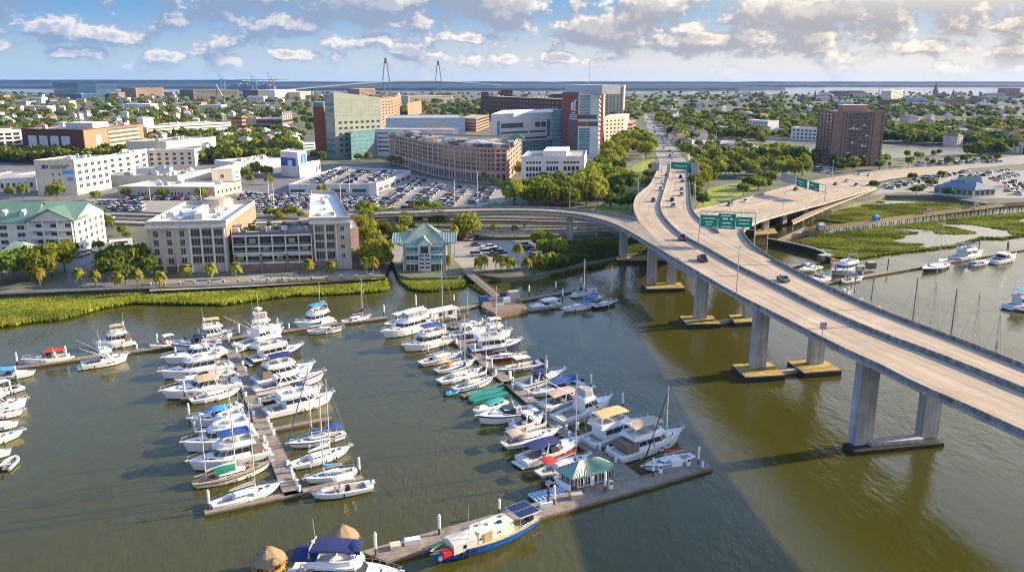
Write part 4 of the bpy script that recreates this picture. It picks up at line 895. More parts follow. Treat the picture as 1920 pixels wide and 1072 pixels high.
mt = thing('radio_mast', 'thin lattice radio mast standing on the hospital roof', 'mast', (bt.c.x + 6, bt.c.y + 8, bt.z1 + 8)); MB().cyl((0,0,-.5), (0,0,20), .35, .1, 5).build('mast', METAL_G, mt); MB().box((-2.2, 0, 3), (1.6, 1.6, 1.6)).build('antenna_dish', M_WHITE, mt)
# ---- brown apartment tower on the right
tA, tz = corner(1536, 208, 304); tB, tzb = corner(1564, 211, 311.5); q = G(1660, 211, tzb)
bw = block('apartment_tower', 'square brown brick apartment tower alone beside the highway and the lake', 'tower', [tA, tB, q.xy, tA + (q.xy - tB)], LZ, tzb, W_BROWN, RF_GREY, .8)
h = tzb - LZ; bw.nw = 0
for k in range(5): on_face(bw, 0, k / 4 * .92, k / 4 * .92 + .06, LZ, tzb, W_BROWN, 'brick_fin', .5, .6)
windows(bw, 0, 4, 15, LZ + h * .03, LZ + h * .99, .62, .62, .05, .95, mf=W_BROWN)
for k in range(15): zz_ = LZ + h * (.03 + .064 * k); on_face(bw, 1, .30, .72, zz_, zz_ + h * .012, W_BROWN, 'balcony_slab', .7, .8)
on_face(bw, 1, .30, .72, LZ, tzb - .5, GLASS, 'balcony_recess', .06); 
rr = random.Random(8)
for k in range(15):
    for i in range(6):
        if rr.random() < .62: s = .31 + i * .068; zz_ = LZ + h * (.045 + .064 * k); on_face(bw, 1, s, s + .05, zz_, zz_ + h * rr.uniform(.02, .042), rr.choice([W_BROWN, W_BROWN, GLASS_B, W_GREYW, FRAME_D, W_BROWN, FRAME_D]), 'balcony_screen', .75, .1)
for s in (.0, .20, .27, .73, .79, .97): on_face(bw, 1, s, s + .03, LZ, tzb, W_BROWN, 'brick_fin', .6, .7)
on_face(bw, 1, .955, .965, LZ, tzb, FRAME_D, 'slot', .1)
penthouse(bw, .26, .58, .3, .8, 5.2, W_ORBR)
# ---- veterans style hospital campus on the left (cream blocks)
v1 = bld('hospital_front_block', 'cream hospital block with a blue logo and dark writing high on its shaded end', 'hospital', (63,303), (138,302), 367, (203,293), mw=W_CREAM, mr=RF_GREY); h = v1.z1 - v1.z0
windows(v1, 0, 2, 2, v1.z0 + h * .34, v1.z0 + h * .70, .22, .42, .36, .68); windows(v1, 1, 5, 4, v1.z0 + h * .14, v1.z0 + h * .95, .5, .5, .03, .98, bars=1); clutter(v1, 9, 3, .2, .9, .2, .9)
M_BLUE = mat('sign_blue', (.02,.07,.25), rough=.5, var=.05); M_SKYB = mat('banner_blue', (.10,.32,.62), rough=.6, var=.1)
on_face(v1, 0, .18, .28, v1.z0 + h * .78, v1.z0 + h * .90, M_BLUE, 'logo', .15); on_face(v1, 0, .30, .34, v1.z0 + h * .79, v1.z0 + h * .88, M_BLUE, 'logo', .15)
for k, (s0, s1) in enumerate(((.385,.44), (.455,.60), (.615,.73), (.745,.87))): on_face(v1, 0, s0, s1, v1.z0 + h * .845, v1.z0 + h * .875, FRAME_D, 'writing', .15)
for k, (s0, s1) in enumerate(((.385,.50), (.515,.64), (.655,.80))): on_face(v1, 0, s0, s1, v1.z0 + h * .785, v1.z0 + h * .815, FRAME_D, 'writing', .15)
on_face(v1, 0, .68, .95, v1.z0 + h * .62, v1.z0 + h * .73, M_SKYB, 'banner', .15); on_face(v1, 0, .78, .93, v1.z0 + h * .42, v1.z0 + h * .52, M_SKYB, 'banner', .15)
simple('hospital_wing', 'cream hospital wing with paired windows between the logo block and the tall cream block', 'hospital', (200,294), (247,289), 331, (275,281), mw=W_CREAM, mr=RF_GREY, grid=(3, 3, .4, .5), side=(2, 3), cl=7)
simple('hospital_wing', 'tall windowless cream hospital block rising behind the paired windows', 'hospital', (236,267), (311,267), 308, (404,258), mw=W_CREAM, mr=RF_GREY, cl=8)
simple('hospital_wing', 'cream hospital block with three rows of paired dark windows', 'hospital', (273,284), (364,282), 314, (395,271), mw=W_CREAM, mr=RF_GREY, grid=(6, 3, .42, .55), side=(2, 3))
simple('hospital_annex', 'low cream annex in front of the hospital with a blank wall', 'annex', (190,331), (333,332), 347, depth=16, mw=W_CREAM, mr=RF_GREY, cl=6)
simple('hospital_annex', 'grey box annex with white rooftop units in front of the paired windows', 'annex', (255,318), (318,317), 331, depth=10, mw=W_GREYW, mr=RF_WHITE, cl=3)
simple('hospital_annex', 'cream corner annex with one square window facing the river', 'annex', (396,320), (436,318), 343, (486,304), mw=W_CREAM, mr=RF_WHITE, grid=(1, 1, .12, .3), side=(5, 2, .3, .35), cl=2)
simple('hospital_annex', 'cream stepped annex between the grey box and the corner annex', 'annex', (333,331), (396,318), 346, depth=14, mw=W_CREAM, mr=RF_GREY, cl=5)
b = simple('clinic', 'long low white roofed clinic with parked cars along its front', 'clinic', (220,352), (402,353), 370, (452,342), mw=W_TAN, mr=RF_WHITE, side=(6, 1, .4, .4), cl=5); windows(b, 0, 16, 1, b.z0 + 1.2, b.z1 - 1.8, .5, .6, .2, .75, skip=lambda i, j: i % 5 == 4)
simple('hospital_wing', 'low white wing with square windows at the left of the logo block', 'hospital', (-40,339), (66,335), 362, depth=20, mw=W_WHITE, mr=RF_GREY, grid=(9, 1, .45, .45))
simple('hospital_wing', 'white stepped roof hall behind the left end of the logo block', 'hospital', (18,333), (66,323), 348, depth=16, mw=W_WHITE, mr=RF_GREY)
ab = bld('mural_building', 'small white building with royal blue panels on its upper walls by the parking deck', 'building', (525,286), (558,288), 330, (574,283), mw=W_WHITE, mr=RF_WHITE); h = ab.z1 - ab.z0
M_ROYAL = mat('royal_blue_panel', (.03,.10,.36), rough=.5, var=.06)
on_face(ab, 0, .02, .40, ab.z0 + h * .46, ab.z0 + h * .80, M_ROYAL, 'blue_panel', .12); on_face(ab, 0, .40, .66, ab.z0 + h * .70, ab.z0 + h * .80, M_ROYAL, 'blue_panel', .12); on_face(ab, 0, .66, .86, ab.z0 + h * .46, ab.z0 + h * .80, M_ROYAL, 'blue_panel', .12); on_face(ab, 1, .3, .9, ab.z0 + h * .5, ab.z0 + h * .9, M_ROYAL, 'blue_panel', .12); on_face(ab, 1, .5, .7, ab.z0 + h * .5, ab.z0 + h * .85, M_SKYB, 'window', .18)
simple('clinic', 'low white rounded clinic attached to the blue panelled building', 'clinic', (561,312), (590,308), 334, (600,302), mw=W_WHITE, mr=RF_WHITE, side=(3, 1, .6, .5))
simple('clinic', 'long low grey clinic with a window ribbon behind the blue panelled building', 'clinic', (420,283), (592,268), 296, depth=16, mw=W_GREYW, mr=RF_WHITE, bnd=2, cl=12)
simple('clinic', 'white clinic with many rooftop vents left of the blue panelled building', 'clinic', (440,306), (526,298), 322, depth=26, mw=W_WHITE, mr=RF_WHITE, cl=18)
# office blocks and garages in the left distance
ob = bld('brick_office', 'brick office with front coloured dark red as in shade, white framed window stacks and a long side coloured orange as sunlit', 'office', (39.5,243), (155,245), 298, (268,233), mw=W_DKBR, mr=RF_GREY); h = ob.z1 - ob.z0
on_face(ob, 1, .01, .99, ob.z0, ob.z1 + .8, W_ORBR, 'orange_brick_side', .12)  # brick painted orange for the sunlit side, dark for the shaded front
for k in range(4): s = .10 + k * .18; on_face(ob, 0, s, s + .135, ob.z0 + h * .32, ob.z0 + h * .80, W_GREYW, 'window_frame', .2); windows(ob, 0, 2, 3, ob.z0 + h * .33, ob.z0 + h * .79, .85, .7, s, s + .10, mf=FRAME_D)
on_face(ob, 0, .1, .95, ob.z0, ob.z0 + h * .22, GLASS, 'ground_floor_glazing', .1)
for k in range(5): on_face(ob, 1, .37, .90, ob.z0 + h * (.22 + .15 * k), ob.z0 + h * (.29 + .15 * k), W_TAN, 'deck_parapet', .6, .6); on_face(ob, 1, .37, .90, ob.z0 + h * (.29 + .15 * k), ob.z0 + h * (.36 + .15 * k), FRAME_D, 'deck_opening', .16)
on_face(ob, 1, .18, .26, ob.z0 + h * .1, ob.z0 + h * .8, W_TAN, 'stair_window', .18); penthouse(ob, .5, .95, .2, .45, 5, METAL_G); clutter(ob, 8, 2, .05, .9, .1, .9, 2)
simple('office_block', 'pale framed office block at the left edge beside the brick office with shaded dark red front', 'office', (-60,248), (40,244), 294, depth=24, mw=W_GREYW, mr=RF_GREY, grid=(6, 5, .75, .6))
simple('parking_garage', 'cream parking garage with open decks behind the sunlit orange side', 'garage', (275,240), (333,235), 266, depth=40, mw=W_CREAM, mr=RF_GREY, bnd=4, gm=FRAME_D)
simple('stair_tower', 'white stair tower at the corner of the cream parking garage', 'tower', (268,222), (287,221), 264, depth=10, mw=W_WHITE, mr=RF_WHITE)
simple('parking_garage', 'white parking garage with long dark openings in the middle distance', 'garage', (333,235), (432,230), 258, depth=40, mw=W_WHITE, mr=RF_GREY, bnd=4, gm=FRAME_D, cl=4)
simple('warehouse', 'pale blue windowless box behind the cream hospital', 'building', (356,246), (432,243), 262, (440,240), mw=W_BLUEW, mr=RF_WHITE)
simple('warehouse', 'small cream cube building at the right of the pale blue box', 'building', (430,252), (447,251), 272, depth=14, mw=W_CREAM, mr=RF_WHITE)
simple('brick_building', 'small red brick tower with a terrace between the white garage and the trees', 'building', (433,219), (453,219), 250, (460,218), mw=W_ORBR, mr=RF_DARK, bnd=4)
bp = simple('power_plant', 'brick and beige plant building with a row of white flue stacks', 'plant', (480,224), (529,224), 252, (548,221), mw=W_BROWN, mr=RF_GREY, bnd=3)
for k in range(5):
    a_ = bp.P[1].lerp(bp.P[2], k / 5 + .1); MB().cyl((a_.x - bp.o.x, a_.y - bp.o.y - 2, bp.z1 - bp.z0), (a_.x - bp.o.x, a_.y - bp.o.y - 2, bp.z1 - bp.z0 + 9), 1.1, 1.0, 8).build('flue_stack', W_WHITE, bp.root)
simple('office_block', 'grey stone block between the red tower and the flue stacks', 'office', (455,222), (480,222), 248, depth=20, mw=W_BEIGE, mr=RF_GREY)
# parking deck with a roof level
dk = [G(541,349,7.0), G(705,348,7.0), G(770,322,7.0), G(640,315,7.0), G(590,330,7.0)]
pd = block('parking_deck', 'two level grey parking deck full of cars beside the surface lot', 'garage', [p.xy for p in dk], LZ, 7.0, W_GREYW, M_LOT, 1.0)
for k in range(4): on_face(pd, 0, .02 + k * .235, .18 + k * .235, LZ + 1.0, LZ + 3.0, FRAME_D, 'deck_opening', .1)
for k in range(6): on_face(pd, 1, .05 + k * .16, .17 + k * .16, LZ + .6, LZ + 3.0, FRAME_D, 'deck_opening', .1)
ts = bld('stair_tower', 'square grey stair tower at the front corner of the parking deck', 'tower', (691,346), (706,346), 367, depth=6, mw=W_GREYW, mr=RF_WHITE)
# restaurant on the right bank
W_ROOFB = mat('slate_blue_roof', (.14,.19,.23), rough=.6, var=.12, scale=.5)
ra, rz_ = corner(1752, 350, 365); rb2, _ = corner(1826, 359, 372); q = G(1868, 354, rz_)
rs = block('restaurant', 'low white restaurant with slate blue roof and long screened windows above the marsh', 'restaurant', [ra, rb2, q.xy, ra + (q.xy - rb2)], LZ, rz_, W_WHITE, RF_GREY, 0)
hip(rs.root, rs.o, rs.P, rz_ + .1, rz_ + 4.0, W_ROOFB, .8, .5)
windows(rs, 0, 7, 1, LZ + 1.2, rz_ - .3, .82, .85, .02, .98, bars=3); windows(rs, 1, 4, 1, LZ + 1.2, rz_ - .3, .8, .85, bars=2)
sgn = on_face(rs, 0, .35, .75, rz_ + 3.6, rz_ + 4.7, W_ROOFB, 'roof_sign', -2.6, .3)
rs2 = [Vector((p.x + 14, p.y + 16)) for p in rs.P]; hip(rs.root, rs.o, rs2, rz_ + .1, rz_ + 5, mat('brown_grey_roof', (.28,.26,.23), var=.15), .6, .3)
block('restaurant', None, None, rs2, LZ, rz_, W_WHITE, RF_GREY, 0, parent=rs.root)
# ------------------------------------------------------------------ trees
L_OAK = leaf_mat('oak_leaf', (0.14, 0.18, 0.03), .42, .25, .4, .9); L_MID = leaf_mat('street_leaf', (0.215, 0.245, 0.034), .42, .25, .4, .9)
L_LIGHT = leaf_mat('light_leaf', (0.30, 0.30, 0.04), .42, .25, .4, .8); L_PALM = leaf_mat('palm_leaf', (0.29, 0.27, 0.045), .4, .25, .6, .6)
L_FAR = [leaf_mat('far_leaf_dark', (0.10, 0.135, 0.028), .33, .3, .03), leaf_mat('far_leaf', (0.165, 0.205, 0.033), .33, .3, .03), leaf_mat('far_leaf_light', (0.25, 0.265, 0.038), .33, .3, .03)]
M_BARK = mat('bark', (.12,.09,.065), var=.3, scale=2)
def crown_arrays(seed, clumps, per, leaf, flat=.75):
    """leaf quads for a crown about one unit in radius, its base at z = 0"""
    g = np.random.default_rng(seed)
    th = g.uniform(0, 6.283, clumps); u = g.uniform(-.35, 1, clumps); rad = g.uniform(.45, .85, clumps)
    ss = np.sqrt(1 - np.clip(u, -1, 1) ** 2); C = np.stack([np.cos(th) * ss * rad, np.sin(th) * ss * rad, .55 + u * rad * flat * .8], 1)
    cr = g.uniform(.22, .42, clumps)
    d = g.normal(size=(clumps, per, 3)); d /= np.linalg.norm(d, axis=2, keepdims=True)
    r = g.uniform(.55, 1.05, (clumps, per, 1)); P = C[:, None, :] + d * r * cr[:, None, None] * np.array([1, 1, .8])
    P = P.reshape(-1, 3); nrm = d.reshape(-1, 3) + g.normal(scale=.55, size=P.shape); nrm /= np.linalg.norm(nrm, axis=1, keepdims=True)
    t = np.cross(nrm, g.normal(size=P.shape)); t /= np.linalg.norm(t, axis=1, keepdims=True); b = np.cross(nrm, t)
    s = leaf * g.uniform(.6, 1.3, (len(P), 1))
    Q = np.stack([P - t * s - b * s * .8, P + t * s - b * s * .6, P + t * s * .8 + b * s, P - t * s + b * s * .7], 1)
    return Q.reshape(-1, 3)
def quad_mesh(name, V, mats, mi=None):
    n = len(V) // 4; me = bpy.data.meshes.new(name); me.vertices.add(len(V)); me.vertices.foreach_set('co', np.asarray(V, np.float32).ravel())
    me.loops.add(n * 4); me.loops.foreach_set('vertex_index', np.arange(n * 4, dtype=np.int32)); me.polygons.add(n)
    me.polygons.foreach_set('loop_start', np.arange(0, n * 4, 4, dtype=np.int32)); me.polygons.foreach_set('loop_total', np.full(n, 4, np.int32))
    for m in mats: me.materials.append(m)
    if mi is not None: me.polygons.foreach_set('material_index', np.asarray(mi, np.int32))
    me.update(calc_edges=True); return me
CROWNS = {}
for kind, m, flat in (('oak', L_OAK, .62), ('mid', L_MID, .85), ('light', L_LIGHT, .8)):
    CROWNS[kind] = [quad_mesh('crown', crown_arrays(hash_ + 10, 46, 30, .085, flat), [m]) for hash_ in (({'oak': 0, 'mid': 100, 'light': 200}[kind]) + k for k in range(4))]
def trunk_mesh(h, r, limbs, seed):
    g = random.Random(seed); b = MB(); b.cyl((0, 0, -.3), (0, 0, h), r, r * .7, 7)
    for k in range(limbs):
        a = 6.28 * k / limbs + g.random(); b.cyl((0, 0, h * .8), (math.cos(a) * .45 * h, math.sin(a) * .45 * h, h * 1.55), r * .5, r * .2, 5)
    o = b.build('trunk', M_BARK); me = o.data; bpy.data.objects.remove(o); return me
TRUNKS = [trunk_mesh(1.0, .075, 4, 3), trunk_mesh(1.0, .06, 3, 9)]
NTREE = {}
def tree(p, h, kind, label, group, name='tree', wide=1.0, rs=None):
    rs = rs or rng; t = thing(name, label, 'tree', p, rs.uniform(0, 6.28), group)
    hb = h * .28; tk = bpy.data.objects.new('trunk', rs.choice(TRUNKS)); col.objects.link(tk); tk.parent = t; tk.scale = (h * .35, h * .35, hb * 1.15)
    c = bpy.data.objects.new('crown', rs.choice(CROWNS[kind])); col.objects.link(c); c.parent = t; c.location = (0, 0, hb * .8)
    rad = h * .40 * wide * rs.uniform(.9, 1.15); c.scale = (rad, rad * rs.uniform(.85, 1.1), h * .62); NTREE[name] = NTREE.get(name, 0) + 1
    return t
def palm_meshes(seed):
    g = random.Random(seed); b = MB()
    for k in range(46):
        a = g.uniform(0, 6.28); e = g.uniform(-.7, 1.25); L = g.uniform(1.2, 1.75); w = .34; d = Vector((math.cos(a), math.sin(a), 0)); n = Vector((-d.y, d.x, 0)); pts = []
        for s in range(5):
            t = s / 4; z = math.sin(e) * L * t - .62 * t * t * L * (.6 + max(0, math.cos(e))); x = math.cos(e) * L * t + .12 * t; pts.append(d * x + Vector((0, 0, z + .15)))
        ws = [.05, w, w * 1.25, w * .9, .04]
        for s in range(4): b.add([pts[s] + n * ws[s], pts[s] - n * ws[s], pts[s + 1] - n * ws[s + 1] - Vector((0, 0, .06)), pts[s + 1] + n * ws[s + 1] - Vector((0, 0, .06))], [(0, 1, 2, 3)])
    o = b.build('crown', L_PALM); me = o.data; bpy.data.objects.remove(o); return me
PALMC = [palm_meshes(k) for k in range(4)]
pt = MB().cyl((0, 0, -.02), (0, 0, 1), .17, .14, 7).build('trunk', mat('palm_bark', (.20,.16,.12), var=.3, scale=3)); PALMT = pt.data; bpy.data.objects.remove(pt)
def palm(px, by, ty, label, group, z=LZ, k=1.0):
    p = G(px, by, z); h = max(3.5, ZAT(px, ty, p.y) - z) ; t = thing('palm_tree', label, 'palm tree', p, rng.uniform(0, 6.28), group)
    tk = bpy.data.objects.new('trunk', PALMT); col.objects.link(tk); tk.parent = t; tk.scale = (1, 1, h - .9)
    c = bpy.data.objects.new('crown', rng.choice(PALMC)); col.objects.link(c); c.parent = t; c.location = (0, 0, h - 1.1); c.scale = (k,) * 3
    return t
PG = 'palmetto palms along the hotel promenade'
for (x, b_, t_) in ((152,545,503),(180,544,506),(222,541,508),(259,543,503),(302,545,508),(349,530,495),(397,530,492),(443,522,491),(579,513,485),(622,514,488),(76,540,500)): palm(x, b_, t_, 'round headed palmetto standing along the promenade behind the sea wall', PG, k=1.6)
for (x, b_, t_) in ((84,478,449),(97,479,449)): palm(x, b_, t_, 'palmetto standing in front of the white inn balconies', 'palms by the inn', k=1.2)
for (x, b_, t_) in ((688,520,482),(700,520,480)): palm(x, b_, t_, 'palmetto by the creek at the right end of the hotel', 'palms by the creek', k=1.4)
for (x, b_, t_) in ((902,506,481),(909,506,478),(897,503,482),(930,509,473),(939,509,478),(952,508,480),(958,506,482),(971,507,457),(987,507,483),(1001,504,472),(1011,503,474),(1026,501,474),(1035,498,472)): palm(x, b_, t_, 'slender palm edging the marina parking lot above the bank', 'palms edging the marina lot', k=1.5)
for (x, b_, t_) in ((926,447,419),(964,446,421),(735,486,448)): palm(x, b_, t_, 'palm standing beside the lower road behind the marina lot', 'palms behind the marina lot', k=1.3)
palm(852, 484, 421, 'very tall thin palm at the right corner of the marina house', None, k=1.4)
for (x, b_, t_) in ((837,505,481),(842,506,477)): palm(x, b_, t_, 'short palm at the foot of the marina house right corner', 'palms at the marina house foot', k=1.2)
for (x, b_, t_) in ((1015,352,322),(1022,352,323),(1046,351,320),(1054,352,322)): palm(x, b_, t_, 'palm in front of the white office entrance', 'palms at the white office', k=1.6)
for (x, b_, t_) in ((908,350,322),(913,352,326),(899,352,330),(924,352,333),(937,353,332),(957,354,334),(610,368,345),(600,366,347)): palm(x, b_, t_, 'palm at the corner of the pink brick block and the car park', 'palms by the pink block', k=1.5)
def grove(poly, n, hs, kinds, label, group, seed, name='tree', wide=1.15, z=LZ, mind=.5):
    """n trees inside a pixel polygon of ground, kept apart from each other and out of the buildings"""
    r = random.Random(seed); xs = [p[0] for p in poly]; ys = [p[1] for p in poly]; got = []; tries = 0
    while len(got) < n and tries < n * 60:
        tries += 1; x, y = r.uniform(min(xs), max(xs)), r.uniform(min(ys), max(ys))
        if not inpoly(x, y, poly): continue
        p = G(x, y, z); h = r.uniform(*hs)
        if any((p - q).length < mind * (h + g_) * .5 for q, g_ in got): continue
        if any(inpoly(p.x, p.y, F_) for F_ in FOOT): continue
        got.append((p, h)); tree(p, h, r.choice(kinds), label, group, name, wide, r)
for (x, y, h, k) in ((28,530,12,'oak'),(58,526,12,'oak'),(98,518,13,'mid'),(122,510,12,'mid'),(5,524,11,'mid'),(40,512,10,'oak'),(78,530,10,'mid'),(205,530,9.5,'oak'),(226,522,11,'oak'),(248,516,12,'oak'),(264,512,12,'oak'),(236,536,8,'oak'),(204,508,9,'oak'),(278,520,8,'oak'),(140,480,6,'oak'),(186,472,5,'oak'),(222,500,9,'mid')):
    tree(G(x, y, LZ), h, k, 'leafy tree beside the paved yard between the inn and the hotel', 'trees between the inn and the hotel', wide=1.2)
grove([(672,400),(690,400),(722,505),(722,512),(690,512),(676,470)], 17, (7,9.5), ['light','mid'], 'bright green tree in the dense row against the hotel brick end', 'trees along the hotel end', 1, wide=1.1, mind=.45)
grove([(690,405),(760,405),(770,445),(745,470),(700,450)], 9, (6,9), ['mid','oak','light'], 'tree between the hotel and the marina house', 'trees behind the marina house', 2)
grove([(770,410),(852,412),(845,432),(780,432)], 5, (8,11), ['light','oak','mid'], 'tree rising behind the marina house roof', 'trees behind the roof', 3)
tree(G(876,450, LZ), 12, 'light', 'large round yellowish tree right of the marina house parking', None, wide=1.25)
tree(G(868,452, LZ), 9, 'mid', 'green tree in front of the lower road behind the parked trucks', None, wide=1.1)
grove([(1005,455),(1052,458),(1050,490),(1010,478)], 9, (5,7.5), ['light','mid'], 'small light green tree at the edge of the marina lot bank', 'trees on the lot bank', 4)
tree(G(1050,503, LZ), 5.5, 'oak', 'dark round shrub at the water end of the marina lot', None, 'shrub', 1.4)
grove([(958,388),(1010,372),(1100,356),(1180,352),(1186,372),(1110,392),(1060,398),(960,394)], 36, (11,16), ['oak','mid','light'], 'big tree in the thick grove inside the loop of the curved ramp', 'trees inside the ramp loop', 5)
grove([(1145,372),(1180,368),(1186,396),(1140,398)], 6, (7,10), ['oak'], 'dark tree between the grove and the bridge left parapet', 'dark trees by the bridge', 6)
grove([(1132,296),(1160,262),(1205,250),(1232,290),(1222,306),(1190,310),(1150,335),(1112,345)], 42, (11,16), ['mid','oak','light'], 'tree in the green belt left of the street at the end of the bridge', 'trees left of the street', 7)
grove([(1150,346),(1214,340),(1225,316),(1232,326),(1210,352)], 8, (6,9), ['light','mid'], 'lower bright tree beside the left edge of the bridge end', 'trees at the bridge end', 8)
grove([(1300,330),(1312,308),(1380,300),(1480,302),(1535,312),(1540,330),(1455,338),(1400,340),(1330,352),(1300,386)], 52, (9.5,13.5), ['mid','light','oak'], 'tree in the wood between the bridge and the brown tower', 'trees in the wood beyond the lawn', 9)
grove([(1395,352),(1440,344),(1452,352),(1400,368),(1380,370)], 9, (7,10), ['mid','oak'], 'tree on the lawn edge beside the highway', 'trees beside the highway', 10)
tree(G(1318,390, LZ), 9, 'oak', 'lone dark round tree on the lawn right of the bridge', None, wide=1.2)
grove([(1560,306),(1650,300),(1650,322),(1560,330)], 16, (6,10), ['mid','light','oak'], 'tree at the foot of the brown apartment tower', 'trees at the brown tower', 11)
grove([(1650,296),(1900,282),(1930,300),(1760,312),(1660,322)], 20, (5,8.5), ['mid','oak','light'], 'street tree lining the boulevard by the lake', 'trees lining the boulevard', 12, wide=.95)
grove([(1290,262),(1420,262),(1440,280),(1300,300)], 14, (7,11), ['mid','oak'], 'tree in the car park beyond the wood', 'trees in the far car park', 13)
grove([(425,285),(440,240),(590,232),(590,262),(500,275)], 24, (11,15), ['mid','oak'], 'tree in the dark green belt left of the red brick shaft', 'trees left of the brick shaft', 14)
for (x, y, h) in ((45,372,9),(108,376,11),(238,370,6),(306,371,6),(378,372,7),(180,376,6),(20,371,7),(462,335,9),(480,330,10),(500,333,9),(470,344,6),(505,346,6),(592,300,9),(603,302,9),(735,309,8),(748,312,8),(690,303,8),(672,303,7),(975,330,9),(972,322,8),(1105,342,8),(1120,335,7),(1064,353,7),(1082,350,6)):
    tree(G(x, y, LZ), h, 'mid' if h > 8 else 'light', 'street tree in front of the hospital buildings', 'trees in front of the hospital', wide=1.2)
for (x, y) in ((1718,366),(1778,370),(1638,356),(1710,340),(1765,336),(1745,352)): tree(G(x, y, LZ), 6.5, 'oak', 'dark bushy tree by the restaurant car park', 'trees by the restaurant', wide=1.3)
grove([(450,406),(560,402),(575,412),(460,420)], 8, (4,6), ['light'], 'low tree behind the hotel terrace', 'trees behind the hotel terrace', 15)
grove([(170,395),(255,425),(268,470),(200,440)], 6, (4,6), ['mid'], 'small tree in the yard left of the hotel', 'trees left of the hotel', 16)
# street bushes along the hotel wall
# ---- houses among the far trees, then the far tree cover as one mass
HROOF = [mat('roof_pale', (.50,.48,.45), var=.1), mat('roof_red', (.32,.14,.09), var=.15), mat('roof_greyblue', (.22,.24,.27), var=.15), mat('roof_brownish', (.25,.20,.16), var=.15)]
HWALL = [W_WHITE, W_CREAM, W_WHITE, W_TAN, W_BLUEW]
def clear(p, pad=0): return not any(inpoly(p.x, p.y, F_) for F_ in FOOT)
def footp(pxs, z=LZ): FOOT.append([tuple(G(x, y, z).xy) for x, y in pxs])
footp([(1425,260),(1530,264),(1840,276),(1835,290),(1640,303),(1520,305),(1430,280)]); footp([(1236,322),(1300,322),(1268,270),(1222,220),(1200,210),(1212,250)]); footp([(1540,350),(1640,326),(1800,300),(2000,284),(2000,300),(1840,318),(1640,350)])
footp([(420,345),(470,412),(960,392),(1010,350),(900,345),(760,318),(600,310)]); footp([(0,346),(470,346),(470,425),(-200,425)]); footp([(1285,262),(1400,262),(1450,296),(1290,306)]); footp([(1560,300),(1920,290),(1960,380),(1620,380)])
hr = random.Random(21); nh = 0
protoH = []
for k in range(10):
    w_, d_, h_ = hr.uniform(8, 13), hr.uniform(9, 18), hr.uniform(7, 11.5); t = thing('house', 'white wooden house among the trees of the far neighbourhood', 'house', (0, 0, -500), 0, 'houses of the far neighbourhood')
    MB().box((0, 0, h_ / 2), (w_, d_, h_)).build('wall', HWALL[k % 5], t)
    x, y = w_ / 2 + .5, d_ / 2 + .5; rb2_ = MB(); zr = h_ + hr.uniform(2, 3.4)
    rb2_.add([(-x,-y,h_),(x,-y,h_),(x,y,h_),(-x,y,h_),(0,-y+3,zr),(0,y-3,zr)], [(0,1,4),(1,2,5,4),(2,3,5),(3,0,4,5),(3,2,1,0)]); rb2_.build('roof', HROOF[k % 4], t)
    wb = MB()
    for s in (-1, 1):
        for j in range(3): wb.box((s * w_ / 4, -d_ / 2 - .02, 1.6 + j * 2.6), (1.2, .1, 1.5)) if 1.6 + j * 2.6 < h_ else None
    tag(wb.build('window_grid', GLASS, t), kind='stuff'); protoH.append((t, kids(t)))
first = set()
for _ in range(6000):
    if nh >= 290: break
    x, y = hr.uniform(-20, 1940), 172 + 118 * hr.random() ** .8
    p = G(x, y, LZ)
    if p.y > 3400 or not clear(p) or (x > 560 and x < 1230 and y > 205): continue
    k = hr.randrange(10); t, ch = protoH[k]
    lab = ['white', 'cream', 'pale', 'tan', 'pale blue'][k % 5] + ' house with ' + ['pale', 'red', 'slate grey', 'brown'][k % 4] + ' roof half hidden by the far neighbourhood trees'
    if k not in first: first.add(k); t.location = p; t.rotation_euler[2] = hr.uniform(-.5, .5) + hr.choice([0, 1.57]); t['label'] = lab
    else: dup(t, ch, p, hr.uniform(-.5, .5) + hr.choice([0, 1.57]), lab)
    nh += 1
TEMPL = [crown_arrays(900 + k, 13, 8, .24, .8) for k in range(8)]
wr = np.random.default_rng(5); allv = []; allm = []; cnt = 0
for _ in range(40000):
    if cnt >= 6200: break
    x = wr.uniform(-260, 2400); y = 168 + 140 * wr.random() ** .9
    if 560 < x < 1230 and y > 190 and y > 226: continue
    p = G(x, y, LZ)
    if p.y > 4000 or not clear(p): continue
    if mnoise.noise(Vector((p.x * .004, p.y * .004, 1.1))) < -.34: continue
    h = wr.uniform(8, 15) * (1.15 if p.y > 1800 else 1); r_ = h * wr.uniform(.42, .62)
    V = TEMPL[cnt % 8] * np.array([r_, r_, h * .62]); a_ = wr.uniform(0, 6.28); ca, sa = math.cos(a_), math.sin(a_)
    V = np.stack([V[:, 0] * ca - V[:, 1] * sa + p.x, V[:, 0] * sa + V[:, 1] * ca + p.y, V[:, 2] + LZ + h * .15], 1)
    allv.append(V); allm.append(np.full(len(V) // 4, wr.choice(3, p=[.3, .45, .25]))); cnt += 1
wd = bpy.data.objects.new('woodland', quad_mesh('woodland', np.concatenate(allv), L_FAR, np.concatenate(allm))); col.objects.link(wd)
tag(wd, 'far tree cover spreading across the whole city to the harbour', 'trees', kind='stuff')

print('TREES', NTREE)
